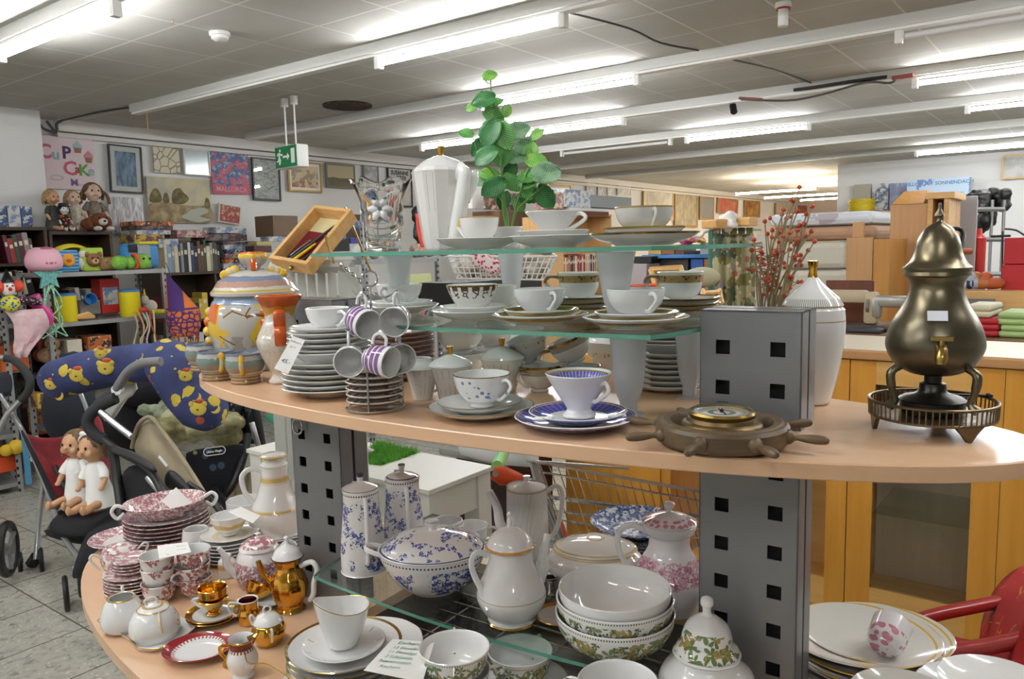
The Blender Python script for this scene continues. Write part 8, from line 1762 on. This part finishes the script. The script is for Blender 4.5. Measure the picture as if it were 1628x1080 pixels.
o=boxW('parasol_pack','large pale blue flat pack with the words MIT SONNENDACH','package',12.9,1441,284,1540,345,.25,deco('pale blue pack','B4C8DC',[{'z':(.0,.35),'noise':(1.6,.5),'col':'9CB8A8'},{'z':(.35,.62),'noise':(2,.55),'col':'6E88C0'}],.5,0))
L_=PW(1441,310,12.9)[0]-PW(1540,310,12.9)[0];H_=PW(1490,284,12.9)[1]-PW(1490,345,12.9)[1]
tv,tf=text_mesh('PAVILLON MIT SONNENDACH',.07,.002,True);MB().add(tv,tf,TR(L_*.47,-.004,H_*.88)@RX(PI/2)).build('lettering',col('5E86A8'),o,smooth=False)
t=thing('hose_coil','coil of bright yellow hose on the back wall shelf','hose',RW(PW(1368,336,13.1)[0],13.17,PW(1368,336,13.0)[1]+.002),0)
b=MB()
for k in range(7):b.tube([((.17+.01*(k%3))*math.cos(a),(.17+.01*(k%3))*math.sin(a),.02+.026*k)for a in np.linspace(0,2*PI,24,endpoint=False)],.014,6,closed=True)
b.build('hose_loops',col('D9C21E',.4),t)
r_,z_=PW(1618,265,13.4);t=thing('picture','small framed landscape print high on the back wall at the right edge','picture',RW(r_,13.42,z_),ROT_BACK);MB().box(-.17,.17,-.02,0,-.15,.15).build('artwork',patmat('pale print',[(.4,'A8ACA8'),(.6,'D0D0CA')],4),t,smooth=False)
f=MB()
for q in((-.19,.19,.15,.17),(-.19,.19,-.17,-.15),(-.19,-.17,-.15,.15),(.17,.19,-.15,.15)):f.box(q[0],q[1],-.03,0,q[2],q[3])
f.build('frame',m_goldf,t,smooth=False)
# ---------------------------------------------------------------- berry branches in a vase behind the right box
p=SU(1220,.17,ZU);t=thing('berry_vase','white vase with red berry branches and coiled twigs behind the right grey box','vase',p,0)
MB().lathe(shell([(.03,0),(.032,.01),(.034,.08),(.03,.14),(.028,.165)],.003),28).build('vase_body',deco('grey patterned vase','D0CEC8',[{'z':(.13,.165),'vor':(110,.35),'col':'8E8A80'}],.2),t)
m_ber=M('red orange berry','B4472A',.35);m_twig=M('brown twig','8A7A56',.7);m_twr=M('orange twig','B45A34',.6)
dd=dep(p);random.seed(21)
tips=[(1271,298),(1262,320),(1258,318),(1246,333),(1268,336),(1291,328),(1282,341),(1243,341),(1250,348),(1278,356),(1216,352),(1220,372),(1199,381),(1195,398),(1268,366),(1290,368),(1295,384),(1281,376),(1285,398),(1273,406),(1264,414),(1266,423),(1253,438),(1203,410),(1210,400),(1236,362),(1256,370),(1245,380),(1228,366),(1204,410)]
bt=MB();
def relp(px,py,d_=0):return D3(px,py,dd+d_)-p
for k,(x,y)in enumerate(tips):
 dz=random.uniform(-.03,.03);base=Vector((random.uniform(-.012,.012),random.uniform(-.012,.012),.12));tip=relp(x,y,dz);mid=base.lerp(tip,.5)+Vector((random.uniform(-.012,.012),0,.01))
 q=cr([base,mid,tip],5);bt.tube(q,[.0014]*len(q),5)
 bb=MB();bb.ball(tip,.0045,n=10,m=7)
 bb.build('berry',m_ber,t)
 for j in range(2):
  u=random.uniform(.45,.9);c_=q[int(u*(len(q)-1))];e=c_+Vector((random.uniform(-.02,.02),random.uniform(-.01,.01),random.uniform(.0,.02)));bt.tube([c_,e],.0009,4)
  if k*2+j<60:MB().ball(e,.004,n=8,m=6).build('berry',m_ber,t)
bt.build('twigs',m_twig,t)
for(x0,y0,x1,y1,r_)in((1203,385,1222,465,.009),(1232,395,1226,462,.009)):
 a,b_=relp(x0,y0),relp(x1,y1);n_=90
 MB().tube([a.lerp(b_,k/n_)+Vector((r_*math.cos(k*.62),r_*.6*math.sin(k*.62),0))for k in range(n_)],.0011,5).build('coiled_twig',m_twr,t)
SUB={'lid_knob':'lid','lid_loop':'lid','lid_curl':'lid','lid_handle':'lid','lid_ornament':'lid','eye':('doll_body','bear_face','face','head_ball','dog_body'),'mouth':'doll_body','hair':'doll_body','hair_band':'doll_body','wheel_rim':None,'pictogram':'sign_face','nose':('muzzle','face'),'beak':'duck_patch','tap_key':'tap','burner_handle':'burner','badge_lettering':'badge_rim','gold_rim':('cup_body','pot_body'),'gold_edge':'tray_body','cap_motif':None,'bolt':'bracket','picture_glass':'frame','needle':'dial','bezel':'case','velvet':'base_board','red_ring':'sensor_base','price_sticker':('urn_body','pot_body'),'carrying_ring':'pole','hook_arm':'pole','rod_cap':None,'sleeve':'dress','hand_wheel':'machine_body','needle_bar':'machine_body','spoke_handle':'wheel_ring'}
for o in list(bpy.data.objects):
 r=o.parent
 if r is None or r.parent is not None:continue
 want=SUB.get(o.name.split('.')[0])
 if not want:continue
 want=(want,)if isinstance(want,str)else want
 for s_ in r.children:
  if s_ is not o and s_.name.split('.')[0]in want:
   o.parent=s_;break
